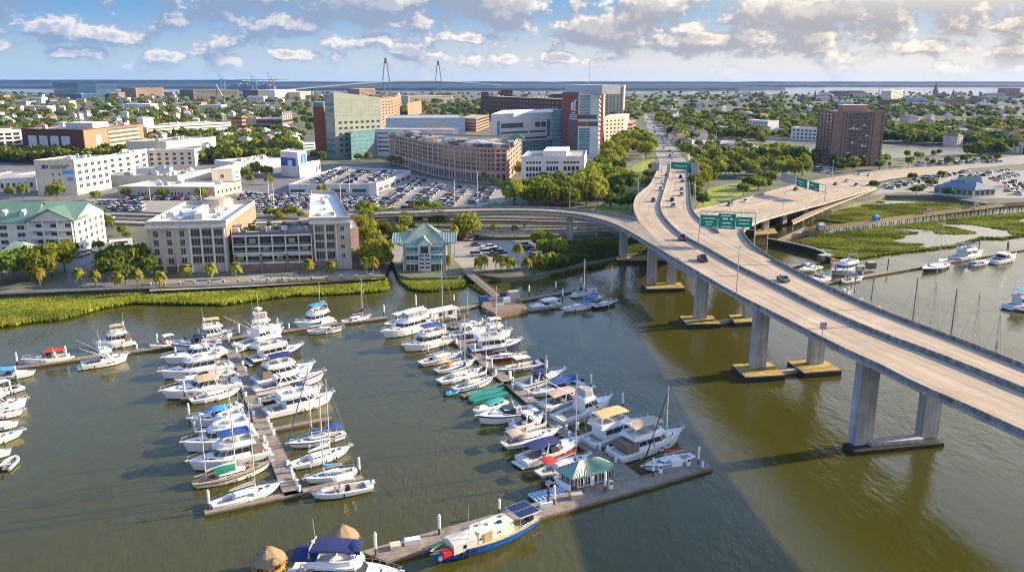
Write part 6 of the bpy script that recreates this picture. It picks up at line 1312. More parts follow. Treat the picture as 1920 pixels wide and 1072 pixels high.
def house(root, x0, x1, w, z0, z1, fs=.6, bs=.1, tp=.86, nose=.3, m=None, name='cabin', win=(.38, .80), wm=None, roof=.0, rear=False, crown=.10):
    O = lambda h, off=0.0, dz=0.0: outline(x0, x1, w, z0 + (z1 - z0) * h + dz, h, fs, bs, tp, nose, off)
    b = MB(); c = O(1, -.10, crown); b.rings([O(0), O(.93), O(1, -.04, crown * .5), c]); cb = b.build(name, m or H_WHITE, root)
    if win:
        g = MB(); a, e = win; O2 = lambda h: [(x, y, z) for x, y, z in O(h, .03)]
        g.rings([O2(a), O2(e)], cap0=False, cap1=False, skip=() if rear else (7,)); g.build('window_band', wm or BGLASS, cb)
        p = MB()
        for i in (1, 2, 5, 6): q0, q1 = Vector(O2(a)[i]), Vector(O2(e)[i]); p.cyl(q0, q1, .05, n=4)
        for i0, i1, ts in ((0, 1, (.33, .66)), (6, 7, (.33, .66))):
            for t_ in ts: p.cyl(Vector(O2(a)[i0]).lerp(Vector(O2(a)[i1]), t_), Vector(O2(e)[i0]).lerp(Vector(O2(e)[i1]), t_), .05, n=4)
        p.build('window_frame', m or H_WHITE, cb)
    if roof:
        r = MB(); z = z1 + crown; r.rings([outline(x0 - .25, x1 + roof, w * 1.06, z, 1, fs, bs, tp, nose), outline(x0 - .25, x1 + roof, w * 1.06, z + .12, 1, fs, bs, tp, nose, -.05)]); r.build('cabin_roof', m or H_WHITE, cb)
    return cb
def canopy(root, x0, x1, w, z, m, drop=.28, zlow=None, posts=True, name='canopy', back=0.0):
    b = MB(); rg = []
    for i in range(6):
        s = i / 5; x = x0 + (x1 - x0) * s; e = .14 * (1 - (2 * s - 1) ** 2); zz = z + back * (1 - s)
        up = [(x, w / 2 * math.sin(a) * 1.0, zz + e - drop * (1 - math.cos(a))) for a in [math.pi / 2 * k / 3 for k in (-3, -2, -1, 0, 1, 2, 3)]]; rg.append(up + [(p[0], p[1] * .985, p[2] - .05) for p in up[::-1]])
    b.rings(rg); o = b.build(name, m, root)
    if posts and zlow is not None:
        p = MB()
        for x in (x0 + .08, (x0 + x1) / 2, x1 - .08):
            for s in (-1, 1): p.cyl((x + (.35 if x < x1 - .2 else -.35), s * w * .47, zlow), (x, s * w / 2, z - drop), .03, n=4)
        p.build('canopy_frame', INOX, o)
    return o
def bow_rail(root, L, hb, zs, s0=.52, h=.62):
    b = MB(); S = [s0 + (1.0 - s0) * i / 7 for i in range(8)]
    for sd_ in (-1, 1):
        P = [(-L / 2 + L * s + .12 * (s - s0) , sd_ * max(.06, hb(s) * .93), zs(s) + h * min(1, .4 + (s - s0) * 4)) for s in S]; b.tube(P, .028)
        for s, p in zip(S, P): b.cyl((-L / 2 + L * s, p[1], zs(s)), p, .022, n=4)
    b.cyl((-L/2 + L + .1, -.06, zs(1) + h), (-L/2 + L + .1, .06, zs(1) + h), .028, n=4); b.build('bow_rail', INOX, root)
def extras(root, L, hb, zs, r, hatch=True, fend=True, pul=True):
    if hatch:
        for s in (.70, .80): MB().box((-L/2 + L*s, 0, zs(s) + .07), (.55, .5, .08)).build('hatch', BGLASS, root)
    if fend:
        for sd_ in (-1, 1):
            for s in (.25, .5, .68):
                if r.random() < .55: x = -L/2 + L*s; y = sd_ * (hb(s) + .10); MB().cyl((x, y, .15), (x, y, .75), .13, n=6).build('fender', r.choice([H_WHITE, H_WHITE, C_['navy'], OUTB]), root)
    if pul: MB().box((L/2 + .15, 0, zs(1) + .03), (.7, .34, .08)).build('bow_pulpit', H_WHITE, root); MB().cyl((L/2 + .35, 0, zs(1)), (L/2 + .1, 0, zs(1) - .5), .06).build('anchor', INOX, root)
def mast(root, x, z0, h, boom=None, cover=None, L=10, zs1=1.2, hb=None, name='mast', stays=True, jib=None):
    m_ = MB(); k_ = 1.7 if z0 < 0 else 1; z0 = abs(z0); m_.cyl((x, 0, z0), (x, 0, h), .11 * k_, .075 * k_, 7); mo = m_.build(name, SPAR if k_ == 1 else MAST_D, root)
    for f in (.42, .70): MB().cyl((x, -L * .085, h * f), (x, L * .085, h * f), .04, n=4).build('spreader', SPAR, mo)
    MB().box((x, 0, h + .12), (.5, .06, .12)).build('masthead', WIRE, mo)
    if boom:
        zb = z0 + 1.0; MB().cyl((x, 0, zb), (x - boom, 0, zb - .08), .07, n=6).build('boom', SPAR, mo)
        if cover is not None:
            b = MB(); rg = []
            for i in range(7):
                s = i / 6; c = Vector((x + .12 - (boom * .98 + .12) * s, 0, zb + .12 + (.75 if i == 0 else .28 * (1 - s) + .05))); ry, rz_ = .10 + .12 * (1 - s), (.9 if i == 0 else .36 * (1 - s) + .12)
                rg.append([(c.x, ry * math.cos(a), c.z + rz_ * math.sin(a) * .7) for a in [6.283 * k / 8 for k in range(8)]])
            b.rings(rg); b.build('sail_cover', cover, mo)
    if stays:
        w_ = MB(); w_.cyl((x, 0, h), (L/2 - .1, 0, zs1 + .1), .03, n=3); w_.cyl((x, 0, h), (-L/2 + .1, 0, zs1), .022, n=3)
        for s in (-1, 1): w_.tube([(x - .1, s * L * .14, zs1 * .9), (x, s * L * .085, h * .42), (x, s * L * .06, h * .70), (x, 0, h)], .022, 3)
        w_.build('rigging', WIRE, mo)
        if jib is not None: MB().cyl((x * .96 + L*.005, 0, h * .93), (L/2 - .12, 0, zs1 + .5), .06, .13, 6).build('furled_jib', jib, mo)
    return mo
def outboard(root, x, y, z, m=None):
    o = MB(); o.box((x - .25, y, z + .45), (.62, .42, .55), 0, 0, .75); o.box((x - .2, y, z - .1), (.2, .16, .9)); o.build('outboard_motor', m or OUTB, root)
BOATN = 0
def boat(kind, bow, stern, label, group=None, hull=None, stripe=None, canvas=None, mtop=None, mpx=None, beam=None, z=.9, name=None, **o):
    global BOATN; BOATN += 1; r = random.Random(BOATN * 7)
    pb, ps = G(*bow, z + .3), G(*stern, z); d = pb - ps; L = max(3.0, d.xy.length); c = (pb + ps) / 2; rz = math.atan2(d.y, d.x); hull = hull or H_WHITE
    cat = {'sail': 'sailboat', 'ketch': 'sailboat', 'console': 'motorboat', 'runabout': 'motorboat', 'dinghy': 'dinghy'}.get(kind, 'motor yacht')
    nm = name or {'sail': 'sailboat', 'ketch': 'ketch', 'express': 'express_cruiser', 'fly': 'flybridge_yacht', 'fish': 'sportfishing_boat', 'console': 'centre_console_boat', 'runabout': 'runabout', 'trawler': 'trawler_yacht', 'dinghy': 'dinghy'}[kind]
    t = thing(nm, label, cat, (c.x, c.y, 0), rz, group); cvm = C_[canvas] if canvas else None
    if kind in ('sail', 'ketch'):
        Bm = beam or L * .30; hb, zs = hull_parts(t, L, Bm, .85 + L * .012, 1.05 + L * .03, kind, hull, stripe or r.choice([None, H_NAVY, None]), o.get('deckm'), (.07, .30, .55, .42)); z1 = zs(.5)
        house(t, -L*.19, L*.20, Bm*.56, z1 - .05, z1 + .48, .7, .15, .82, .35, name='cabin_trunk', win=(.30,.72)); extras(t, L, hb, zs, r)
        bow_rail(t, L, hb, zs, .80, .55); st = MB()
        for sd_ in (-1, 1):
            P = [(-L/2 + L*s, sd_ * hb(s) * .95, zs(s) + .6) for s in (.02, .2, .4, .6, .8)]; st.tube(P, .016, 3)
            for p in P: st.cyl((p[0], p[1], p[2] - .6), p, .018, n=3)
        st.build('lifeline', INOX, t); MB().cyl((-L*.36, 0, z1 - .3), (-L*.36, 0, z1 + .5), .07).build('helm', INOX, t)
        h = 1.28 * L if mtop is None else None
        if mtop is not None:
            # the mast foot and head seen in the photograph give its place and height
            q = G(mpx[0], mpx[1], z1 + .5); lx = Vector((math.cos(rz), math.sin(rz), 0)).dot(q - c); lx = max(-L*.25, min(L*.30, lx)); wp = c + Vector((math.cos(rz), math.sin(rz), 0)) * lx; h = ZAT(*mtop, wp.y)
        else: lx = L * .08
        mast(t, lx, (z1 + .4) * (-1 if o.get('dark_mast') else 1), h, L * .36, cvm or C_['white'], L, zs(.6), hb, jib=o.get('jib') and C_[o['jib']])
        if o.get('mizzen'): mast(t, -L*.33, z1, h * .62, L * .14, None, L * .6, z1, stays=False, name='mizzen_mast')
        if o.get('bimini'): canopy(t, -L*.42, -L*.20, Bm*.72, z1 + 1.9, C_[o['bimini']], .25, z1)
        if o.get('dodger'): canopy(t, -L*.22, -L*.10, Bm*.6, z1 + 1.15, C_[o['dodger']], .45, z1, False, 'dodger', -.1)
        if o.get('stow'): canopy(t, -L*.24, L*.02, Bm*.5, z1 + 1.7, C_[o['stow']], .9, z1, False, 'boom_tent')
    elif kind in ('console', 'runabout'):
        Bm = beam or L * .33; hb, zs = hull_parts(t, L, Bm, .75, 1.1, 'power', hull, stripe, None, (.10, .80, .74, .42)); z1 = zs(.4)
        if kind == 'console':
            MB().box((0, 0, z1 + .15), (.9, .8, 1.1), 0, 0, .8).build('console', H_WHITE, t); MB().box((.35, 0, z1 + .85), (.1, .8, .35)).build('windscreen', BGLASS, t); MB().box((-1.0, 0, z1 + .0), (.6, 1.0, .8)).build('helm_seat', C_['black'] if o.get('dark') else SEAT, t)
            canopy(t, -L*.20, L*.10, Bm*.72, z1 + 2.0, cvm or H_WHITE, .10, z1 - .2, True, 'canopy')
        else:
            house(t, L*.02, L*.40, Bm*.72, zs(.6) - .05, zs(.6) + .38, .9, .1, .7, .5, name='foredeck', win=None); house(t, -L*.06, L*.16, Bm*.70, zs(.5), zs(.5) + .62, .7, .0, .8, .35, name='windscreen', m=BGLASS, win=None)
            MB().box((-L*.22, 0, z1 - .1), (.7, Bm*.6, .5)).build('bench', SEAT, t)
            if cvm: canopy(t, -L*.40, L*.10, Bm*.80, z1 + (1.5 if not o.get('low') else .75), cvm, .35, z1, not o.get('low'))
        for k in range(o.get('motors', 1)): outboard(t, -L/2 - .1, (k - (o.get('motors', 1) - 1) / 2) * .55, .6, o.get('mm'))
        extras(t, L, hb, zs, r, False, True, False); bow_rail(t, L, hb, zs, .70, .3) if L > 6 else None
    elif kind == 'dinghy':
        b = MB(); ra = .26
        for s in (-1, 1): b.tube([(-L/2, s*L*.2, .4), (L*.15, s*L*.2, .42), (L*.38, s*L*.12, .5), (L/2, 0, .55)], ra, 7)
        b.build('tube', hull, t); MB().box((-L*.08, 0, .28), (L*.75, L*.32, .1)).build('floor', SOLE, t); MB().box((-L*.1, 0, .45), (.4, L*.38, .14)).build('thwart', SEAT, t); outboard(t, -L/2, 0, .45)
    else:
        Bm = (beam * 1.06 if beam else L * (.335 if L > 9 else .36)); big = L > 10; fsb, fbw = (1.05 + L*.012, 1.35 + L*.045)
        if kind == 'trawler': fsb, fbw = 1.3, 1.9 + L * .02
        ck = {'express': (.08, .40, .74, .5), 'fly': (.05, .26, .78, .55), 'fish': (.05, .40, .80, .6), 'trawler': (.05, .20, .78, .4)}[kind]
        hb, zs = hull_parts(t, L, Bm, fsb, fbw, 'power', hull, stripe, None, ck); z1 = zs(.45)
        MB().box((-L/2 - .45, 0, .35), (1.0, Bm*.80, .12)).build('swim_platform', DECK_T if o.get('teak') else DECK_W, t)
        extras(t, L, hb, zs, r); bow_rail(t, L, hb, zs, .50, .62)
        MB().box((-L*.41, 0, zs(.1) - .25), (.55, Bm*.6, .5)).build('bench', SEAT, t)
        if kind == 'express':
            house(t, -L*.02, L*.36, Bm*.66, zs(.6) - .08, zs(.6) + .42, 1.3, .1, .70, .55, name='foredeck_trunk', win=(.35,.75) if r.random() < .5 else None)
            if o.get('hardtop'): house(t, -L*.20, L*.16, Bm*.78, z1, z1 + 1.55, 1.5, -.25, .80, .35, win=(.30,.84), name='cabin', rear=False)
            else:
                house(t, -L*.10, L*.17, Bm*.80, z1, z1 + .95, 1.1, .0, .80, .42, m=BGLASS, name='windscreen', win=None)
                MB().box((L*.0, 0, z1 + .98), (L*.16, Bm*.6, .06)).build('windscreen_top', H_WHITE, t) if o.get('top') else None
                MB().box((-L*.02, Bm*.18, z1 + .2), (.7, .6, .9)).build('helm_seat', SEAT, t); MB().box((-L*.16, -Bm*.2, z1 + .05), (1.4, .6, .5)).build('bench', SEAT, t)
            ar = MB()
            ar.tube([(-L*.20, -Bm*.42, z1), (-L*.14, -Bm*.36, z1 + 1.7), (-L*.14, Bm*.36, z1 + 1.7), (-L*.20, Bm*.42, z1)], .12, 5); ar.build('radar_arch', H_WHITE, t)
            if cvm: canopy(t, -L*(.40 if o.get('long') else .20), L*.06, Bm*.80, z1 + 1.75, cvm, .35, z1, True)
        else:
            hgt = 1.75; x0, x1 = {'fly': (-L*.24, L*.24), 'fish': (-L*.10, L*.22), 'trawler': (-L*.30, L*.20)}[kind]
            cb = house(t, x0, x1, Bm*.80, z1 - .1, z1 + hgt, 1.5 if kind != 'trawler' else .6, .05, .88, .25, win=(.40,.84), name='cabin')
            house(t, L*.10, L*.36, Bm*.60, zs(.7) - .1, zs(.7) + .40, 1.0, .1, .7, .5, name='foredeck_trunk', win=(.35,.75) if big else None)
            zf_ = z1 + hgt + .1; fx0, fx1 = x0 - (L*.06 if kind != 'fish' else 0), x1 - L*.10
            MB().rings([outline(fx0 - .3, fx1 + .5, Bm*.84, zf_, 0, 0, 0, 1, .25), outline(fx0 - .3, fx1 + .5, Bm*.84, zf_ + .12, 0, 0, 0, 1, .25)]).build('flybridge_deck', H_WHITE, t)
            cm = MB(); o1 = outline(fx0, fx1, Bm*.76, zf_ + .1, 0, 0, 0, 1, .35); o2 = outline(fx0, fx1 - .25, Bm*.72, zf_ + .75, 0, 0, 0, 1, .35); i2 = outline(fx0 + .1, fx1 - .4, Bm*.60, zf_ + .75, 0, 0, 0, 1, .35); i1 = outline(fx0 + .1, fx1 - .4, Bm*.60, zf_ + .16, 0, 0, 0, 1, .35)
            cm.rings([o1, o2, i2, i1], cap0=False, cap1=False); fl_ = cm.build('flybridge', H_WHITE, t)
            MB().box(((fx0 + fx1) / 2 - .2, 0, zf_ + .45), (.6, Bm*.5, .6)).build('flybridge_seat', SEAT, t); MB().box((fx1 - .9, 0, zf_ + .6), (.5, .9, .7)).build('helm_console', H_WHITE, t)
            if cvm: canopy(t, fx0 + .2, fx1 - .4, Bm*.66, zf_ + 2.15, cvm, .22, zf_ + .6)
            if o.get('encl'): house(t, fx0 + .2, fx1 - .3, Bm*.66, zf_ + .7, zf_ + 2.0, .3, .2, .92, .3, m=mat('clear_vinyl', (.30,.30,.30), rough=.2, var=.2), name='enclosure', win=None)
            if o.get('back') : MB().box((x0 - L*.09, 0, z1 + .75), (L*.14, Bm*.74, 1.5), 0, 0, .96).build('aft_curtain', mat('vinyl_screen', (.20,.16,.13), rough=.4, var=.25), t)
            ra = MB(); ra.tube([(fx0 + .1, -Bm*.30, zf_ + .7), (fx0 + .4, -Bm*.28, zf_ + 2.3), (fx0 + .4, Bm*.28, zf_ + 2.3), (fx0 + .1, Bm*.30, zf_ + .7)], .07, 5); ra.build('radar_arch', H_WHITE, t)
            MB().cyl((fx0 + .4, 0, zf_ + 2.35), (fx0 + .4, 0, zf_ + 2.6), .28, .22, 8).build('radar', H_WHITE, t); MB().cyl((fx0 + .4, Bm*.2, zf_ + 2.3), (fx0 + .2, Bm*.2, zf_ + 5.0), .02, n=4).build('antenna', H_WHITE, t)
            if kind == 'fish' or o.get('outriggers'):
                for s in (-1, 1): MB().cyl((x0 + L*.14, s*Bm*.42, z1 + .8), (x0 - L*.42, s*Bm*.85, z1 + L*.42), .05, .02, 5).build('outrigger', H_WHITE, t)
            if o.get('tower'):
                tw_ = MB()
                for sx in (-.2, .9):
                    for s in (-1, 1): tw_.cyl((fx0 + .8 + sx*1.6, s*Bm*.34, zf_), (fx0 + 1.4 + sx*.4, s*.5, zf_ + 5.2), .045, n=4)
                for k in range(1, 5): tw_.cyl((fx0 + 1.2, -Bm*.30 + k*.18, zf_ + k*1.05), (fx0 + 1.2, Bm*.30 - k*.18, zf_ + k*1.05), .035, n=4)
                tw_.build('tuna_tower', INOX, t); MB().box((fx0 + 1.5, 0, zf_ + 5.3), (1.4, 1.4, .5)).build('tower_top', H_WHITE, t); MB().cyl((fx0 + 1.5, 0, zf_ + 5.5), (fx0 + 1.5, 0, zf_ + 8.5), .04, .02, 5).build('antenna', H_WHITE, t)
            if o.get('mast'): mast(t, L*.02, zf_, o['mast'], L*.28, C_['white'], L, zs(.6))
    t.scale = (1.02, 1.10, 1.0) if kind in ('sail', 'ketch') else (1.04, 1.10, 1.12)
    # loose gear lying about the cockpit and the side decks, different on every boat
    if L > 6 and kind != 'dinghy':
        for k in range(r.randint(3, 7)):
            s_ = r.uniform(.08, .62); x = -L/2 + L * s_; y = r.choice([-1, 1]) * hb(s_) * r.uniform(.35, .8); q = r.uniform(.25, .7); zz = zs(s_) + (.18 if s_ > .4 else -.1)
            MB().box((x, y, zz), (q, q * r.uniform(.5, 1.1), q * .6), r.uniform(0, 3), 0, .85).build('deck_gear', r.choice([C_['navy'], C_['black'], C_['white'], SEAT, C_['sand'], C_['grey'], OUTB, C_['blue'], C_['red'], DECK_T]), t)
        if kind in ('express', 'fly', 'fish', 'trawler') and r.random() < .75:
            for sd_ in (-1, 1):
                for s_ in (.56, .66) if L > 9 else (.6,): MB().box((-L/2 + L*s_, sd_ * hb(s_) * .975, zs(s_) * .60), (L*.055, .10, .20), -sd_ * .16).build('hull_window', BGLASS, t)
    return t
bt_ = boat
GW, GE, RW, RE = 'boats on the west side of the left pier', 'boats on the east side of the left pier', 'boats on the west side of the right pier', 'boats on the east side of the right pier'
# left pier, west side
bt_('fly', (441,622), (368,634), 'flybridge boat with orange tan bimini at the head of the left pier', GW, canvas='tan', stripe=H_NAVY)
bt_('express', (322,650), (414,642), 'cruiser with navy windscreen cover just below the tan bimini boat', GW, canvas='navy', stripe=H_NAVY)
bt_('express', (308,676), (420,656), 'cruiser with a navy tarp over its stern, bow rail pointing at the open water', GW, hardtop=True)
bt_('fly', (302,703), (432,682), 'large white flybridge yacht with tan seats, biggest west of the left pier', GW, beam=4.6, encl=False)
bt_('runabout', (330,713), (437,694), 'low white sport boat with tan sunpads between two big white yachts', GW, beam=3.0)
bt_('express', (305,740), (446,715), 'sleek white hardtop cruiser with orange canvas on its stern', GW, hardtop=True, canvas='tan')
bt_('sail', (451,727), (357,750), 'small white sailboat with a teal dinghy lashed on its bow', GW, mtop=(402,662), mpx=(409,734), canvas='white')
bt_('runabout', (388,774), (449,755), 'small cream cuddy boat moored close to the left pier walkway', GW, hull=H_CREAM, low=True)
bt_('runabout', (362,784), (410,766), 'small boat under a bright blue tarp beside a white piling', GW, canvas='blue', low=True)
bt_('express', (356,790), (458,778), 'white day cruiser with a row of dark portholes and blue side tarp', GW, canvas='sky')
bt_('fly', (372,815), (468,795), 'white flybridge boat with red and blue gear hung on its bow', GW)
bt_('trawler', (345,838), (478,812), 'white cabin boat with long bow pulpit pointing west and sheer curved hull', GW, beam=4.0)
bt_('fly', (356,872), (500,842), 'tall white yacht with royal blue flybridge canopy and a yellow cover at its stern', GW, canvas='blue', beam=4.7, back=True)
bt_('ketch', (507,866), (362,906), 'cream ketch with green boom tent and two masts', GW, hull=H_CREAM, beam=4.3, mtop=(424,690), mpx=(446,884), stow='green', deckm=DECK_T, mizzen=True)
bt_('sail', (526,905), (397,946), 'white racing sailboat with pale blue stern on the end dock of the left pier', GW, mtop=(458,752), mpx=(471,907), hull=H_WHITE, stripe=H_LBLUE, canvas='grey')
# left pier, east side
bt_('fish', (529,621), (446,650), 'white sport fishing boat with tall tuna tower and long outriggers', GE, tower=True, beam=4.2)
bt_('fly', (527,611), (463,622), 'beige canvas cabin boat behind the tuna tower boat', None, canvas='sand', encl=True)
bt_('runabout', (465,648), (537,640), 'runabout with big navy bimini just below the tuna tower boat', GE, canvas='navy', beam=2.8)
bt_('trawler', (566,652), (470,676), 'trawler with glossy black hull and white upperworks', GE, hull=H_BLACK, stripe=H_WHITE, canvas='white')
bt_('fly', (587,686), (478,714), 'flybridge cruiser with tan windows below the black hulled trawler', GE, back=True, canvas='navy')
bt_('express', (607,703), (478,732), 'hardtop cruiser with maroon side stripes on the east side of the left pier', GE, hardtop=True, stripe=H_MAROON, beam=4.0)
bt_('dinghy', (484,746), (522,738), 'cream dinghy on chocks beside the left pier walkway', None, hull=H_CREAM)
bt_('express', (602,727), (525,745), 'white cruiser with navy sun cover and blue side screens', GE, canvas='navy', top=True)
bt_('fly', (623,742), (500,773), 'big slab sided white motor yacht with long dark window panels', GE, beam=4.4)
bt_('sail', (540,832), (646,811), 'white sailboat with royal blue sail cover and yellow kayak at its stern', GE, mtop=(575,686), mpx=(582,815), canvas='blue', bimini='blue', jib='blue')
bt_('sail', (657,836), (547,871), 'large white sailboat with green hatch and bare boom below the blue covered one', GE, mtop=(603,712), mpx=(611,838), stripe=H_WHITE)
bt_('sail', (572,897), (667,879), 'small sailboat with sky blue boom cover at the near end of the left pier', GE, mtop=(604,713), mpx=(606,883), canvas='sky', stripe=H_WHITE)
bt_('console', (586,925), (694,906), 'white open fishing boat with white bimini and black seats, lowest on the left pier', GE, canvas='white', dark=True, mm=H_WHITE, beam=3.2)
# long dock
LD = 'boats along the long narrow dock'
bt_('express', (46,678), (130,668), 'white speedboat under a bright red cover', LD, canvas='red', long=True, stripe=H_WHITE)
bt_('fish', (239,668), (154,684), 'white express fishing boat with three outriggers on the near side of the long dock', LD, beam=3.9)
bt_('trawler', (178,648), (246,640), 'cabin yacht with orange tan canopy and tan aft curtains behind the outrigger boat', LD, canvas='tan', back=True)
bt_('console', (281,648), (343,637), 'white centre console with white hard top on the long dock', LD, canvas='white')
bt_('trawler', (556,611), (618,597), 'pale blue and white power catamaran with a sky blue sail pack', LD, hull=H_LBLUE, canvas='sky', beam=4.6)
bt_('sail', (644,613), (577,620), 'white sailboat moored on the near side of the long dock by the catamaran', LD, mtop=(598,530), mpx=(601,603), canvas='blue')
bt_('sail', (694,591), (641,602), 'small white sailboat with dark boom alone on the long dock', LD, mtop=(669,523), mpx=(672,587), canvas='black')
# left edge
LE = 'boats at the left edge'
bt_('runabout', (65,695), (-30,706), 'white inflatable sided boat with a teal bimini at the left edge', LE, canvas='sky'); bt_('console', (-40,742), (40,722), 'white open boat with black outboard at the left edge', LE); bt_('fish', (50,752), (-60,772), 'cluttered fishing boat with bowsprit and coiled rope at the left edge', LE, hull=H_WHITE, canvas='grey')
bt_('sail', (45,768), (-60,782), 'white sailboat with teal cover at the left edge', LE, canvas='teal'); bt_('runabout', (34,790), (-50,802), 'white open day boat at the left edge above the cream sailboat', LE); bt_('sail', (44,806), (-80,840), 'cream sailboat with long bowsprit at the left edge', LE, hull=H_CREAM, dodger='teal')
bt_('runabout', (20,842), (-50,856), 'white foredeck of a motorboat with a yellow cushion at the left edge', LE, canvas='gold', low=True); bt_('dinghy', (28,850), (4,876), 'white inflatable dinghy, lowest of the left edge boats', LE)
# right pier, west side
bt_('console', (721,608), (767,595), 'centre console with white hard top and navy covers near the floating house', RW, canvas='white', stripe=H_NAVY)
bt_('trawler', (718,628), (806,606), 'tall white motor yacht with long dark side windows left of the right pier', RW, beam=4.8, canvas='white', encl=True)
bt_('fly', (757,652), (841,635), 'white cabin cruiser with a bright blue bimini', RW, canvas='blue', beam=4.4)
bt_('sail', (872,657), (788,680), 'long narrow white racing sailboat with a very tall mast', RW, mtop=(826,487), mpx=(834,665), canvas='navy')
bt_('sail', (890,674), (817,694), 'sailboat with orange canvas on deck', RW, mtop=(860,604), mpx=(864,678), canvas='navy', dodger='orange', bimini='tan')
bt_('sail', (901,690), (823,714), 'white sailboat with navy boom cover below the orange canvas one', RW, mtop=(870,592), mpx=(872,695), canvas='navy')
bt_('sail', (926,706), (850,728), 'sailboat with sand coloured dodger and a blue dinghy at its stern', RW, mtop=(900,592), mpx=(903,702), dodger='sand'); bt_('dinghy', (858,728), (836,735), 'blue grey dinghy hung at the stern of the sand dodger sailboat', None, hull=C_['sky'])
bt_('runabout', (888,770), (946,749), 'small console boat with green and white seats behind the striped cruiser', RW, hull=H_WHITE, canvas='teal', low=True, beam=2.6)
bt_('express', (897,786), (1002,768), 'cream and white cruiser with bold navy side stripe and dark green windscreen', RW, stripe=H_NAVY, top=True, beam=4.2)
bt_('express', (1018,781), (962,800), 'small cuddy boat with white bimini and red dinghy alongside', RW, canvas='white', beam=2.9)
bt_('sail', (1049,803), (944,833), 'sailboat with sand bimini and blue covered dinghy at the stern', RW, mtop=(1016,668), mpx=(1018,803), bimini='sand', dodger='sand')
bt_('express', (1089,826), (979,864), 'white express cruiser with navy camper canvas', RW, canvas='navy', long=True, beam=4.0)
bt_('sail', (1106,852), (1009,887), 'sailboat with red boom cover and red bimini next to the fuel hut', RW, mtop=(1064,705), mpx=(1066,850), canvas='red', bimini='red', hull=H_WHITE)
bt_('runabout', (1050,893), (1022,906), 'small red jet boat tucked behind the fuel hut', None, hull=gel('gelcoat_red', (.42,.02,.02)), stripe=H_WHITE); bt_('dinghy', (1054,890), (1036,896), 'cream covered tender behind the red bimini sailboat', None, hull=H_CREAM)
# right pier, east side
bt_('console', (873,606), (832,609), 'open boat with white hard top at the head of the right pier', RE, canvas='white'); bt_('sail', (906,601), (868,609), 'sailboat with red boom cover at the head of the right pier', RE, mtop=(876,545), mpx=(877,606), canvas='red')
bt_('express', (912,617), (846,628), 'white cruiser with white hard canopy on the east side of the right pier', RE, canvas='white', hardtop=True); bt_('runabout', (910,628), (852,637), 'low white motorboat with navy seats next to the white canopy cruiser', RE, canvas='navy', low=True)
bt_('trawler', (976,643), (882,656), 'motor sailer with navy hull and white pilothouse', RE, hull=H_NAVY, stripe=H_WHITE, mast=15.5, beam=4.6); bt_('fly', (958,622), (905,632), 'white cruiser with white curved top behind the navy hulled motor sailer', RE, canvas='white')
bt_('sail', (984,662), (913,671), 'slim dark hulled daysailer with cream deck', RE, hull=H_MAROON, canvas='sand', mtop=(960,600), mpx=(950,664))
bt_('console', (930,692), (1014,678), 'long grey centre console with grey hard top and three motors', RE, hull=H_GREY, canvas='white', motors=3, beam=3.4)
bt_('express', (1058,699), (974,724), 'white cruiser with navy arch top and navy hull stripe', RE, canvas='navy', stripe=H_NAVY, beam=3.8)
bt_('runabout', (997,737), (1088,715), 'motorboat wearing a big bright blue tarp', RE, canvas='blue', beam=3.3); bt_('express', (1112,733), (1020,762), 'white cruiser under a crumpled tan cockpit cover', RE, canvas='sand', long=True, beam=4.1)
bt_('fish', (1144,750), (1045,786), 'white convertible sport fisher with dark side windows on the east side of the right pier', RE, beam=4.3, encl=True)
bt_('trawler', (1212,792), (1101,830), 'white trawler with broad yellow tan bimini and a dinghy on its roof', RE, canvas='yellow', beam=4.9); bt_('fly', (1277,812), (1152,854), 'white motor yacht with sand bimini and mesh aft screens beside the yellow bimini trawler', RE, canvas='sand', back=True, beam=4.8, teak=True)
bt_('sail', (1206,874), (1298,853), 'white sailboat with bare mast alone on the cross dock near the fuel hut', None, mtop=(1250,726), mpx=(1243,857), canvas='red', jib='black')
# small docks near the bank
bt_('runabout', (994,574), (1046,566), 'white open runabout between the two small docks', None, canvas='white'); bt_('sail', (1053,579), (1113,569), 'white sailboat with sky blue covers at the end of the lower small dock', None, mtop=(1084,487), mpx=(1079,563), canvas='sky', dodger='sky', bimini='blue')
bt_('express', (1113,544), (1077,552), 'white cruiser with dark teal canopy at the end of the upper small dock', None, canvas='teal'); bt_('sail', (1156,563), (1112,574), 'dark hulled old boat with red deck cover farthest out at the small docks', None, hull=H_BLACK, stripe=H_WHITE, canvas='red', mtop=(1142,500), mpx=(1136,560)); bt_('runabout', (1132,555), (1098,561), 'small blue boat between the dark hulled boat and the teal canopy cruiser', None, hull=H_LBLUE, canvas='sky', low=True)
# right marina and the sailboats beyond the bridge
bt_('sail', (1730,505), (1774,494), 'navy hulled sailboat on the long dock of the right marina', None, hull=H_NAVY, stripe=H_WHITE, mtop=(1757,417), mpx=(1746,492), canvas='white'); bt_('fly', (1840,474), (1791,484), 'cruiser with navy cover behind the right marina dock', None, canvas='navy'); bt_('runabout', (1855,488), (1820,495), 'small grey topped runabout on the right marina dock', None, canvas='grey', low=True)
bt_('express', (1903,480), (1861,490), 'white cruiser with dark cockpit at the right end of the marina dock', None, canvas='white'); bt_('console', (1618,518), (1578,526), 'white boat with blue cover at the inner end of the right marina dock', None, canvas='blue'); bt_('express', (1516,528), (1548,520), 'small white fishing boat on the cluttered dock', None); bt_('runabout', (1500,506), (1534,498), 'old tan skiff moored by the dark retaining wall', None, hull=H_CREAM)
bt_('trawler', (1560,512), (1604,502), 'weathered grey work boat with piled gear at the cluttered dock', None, hull=H_GREY); bt_('fly', (1952,566), (1890,574), 'boat with sky blue canopy at the right edge', None, canvas='sky')
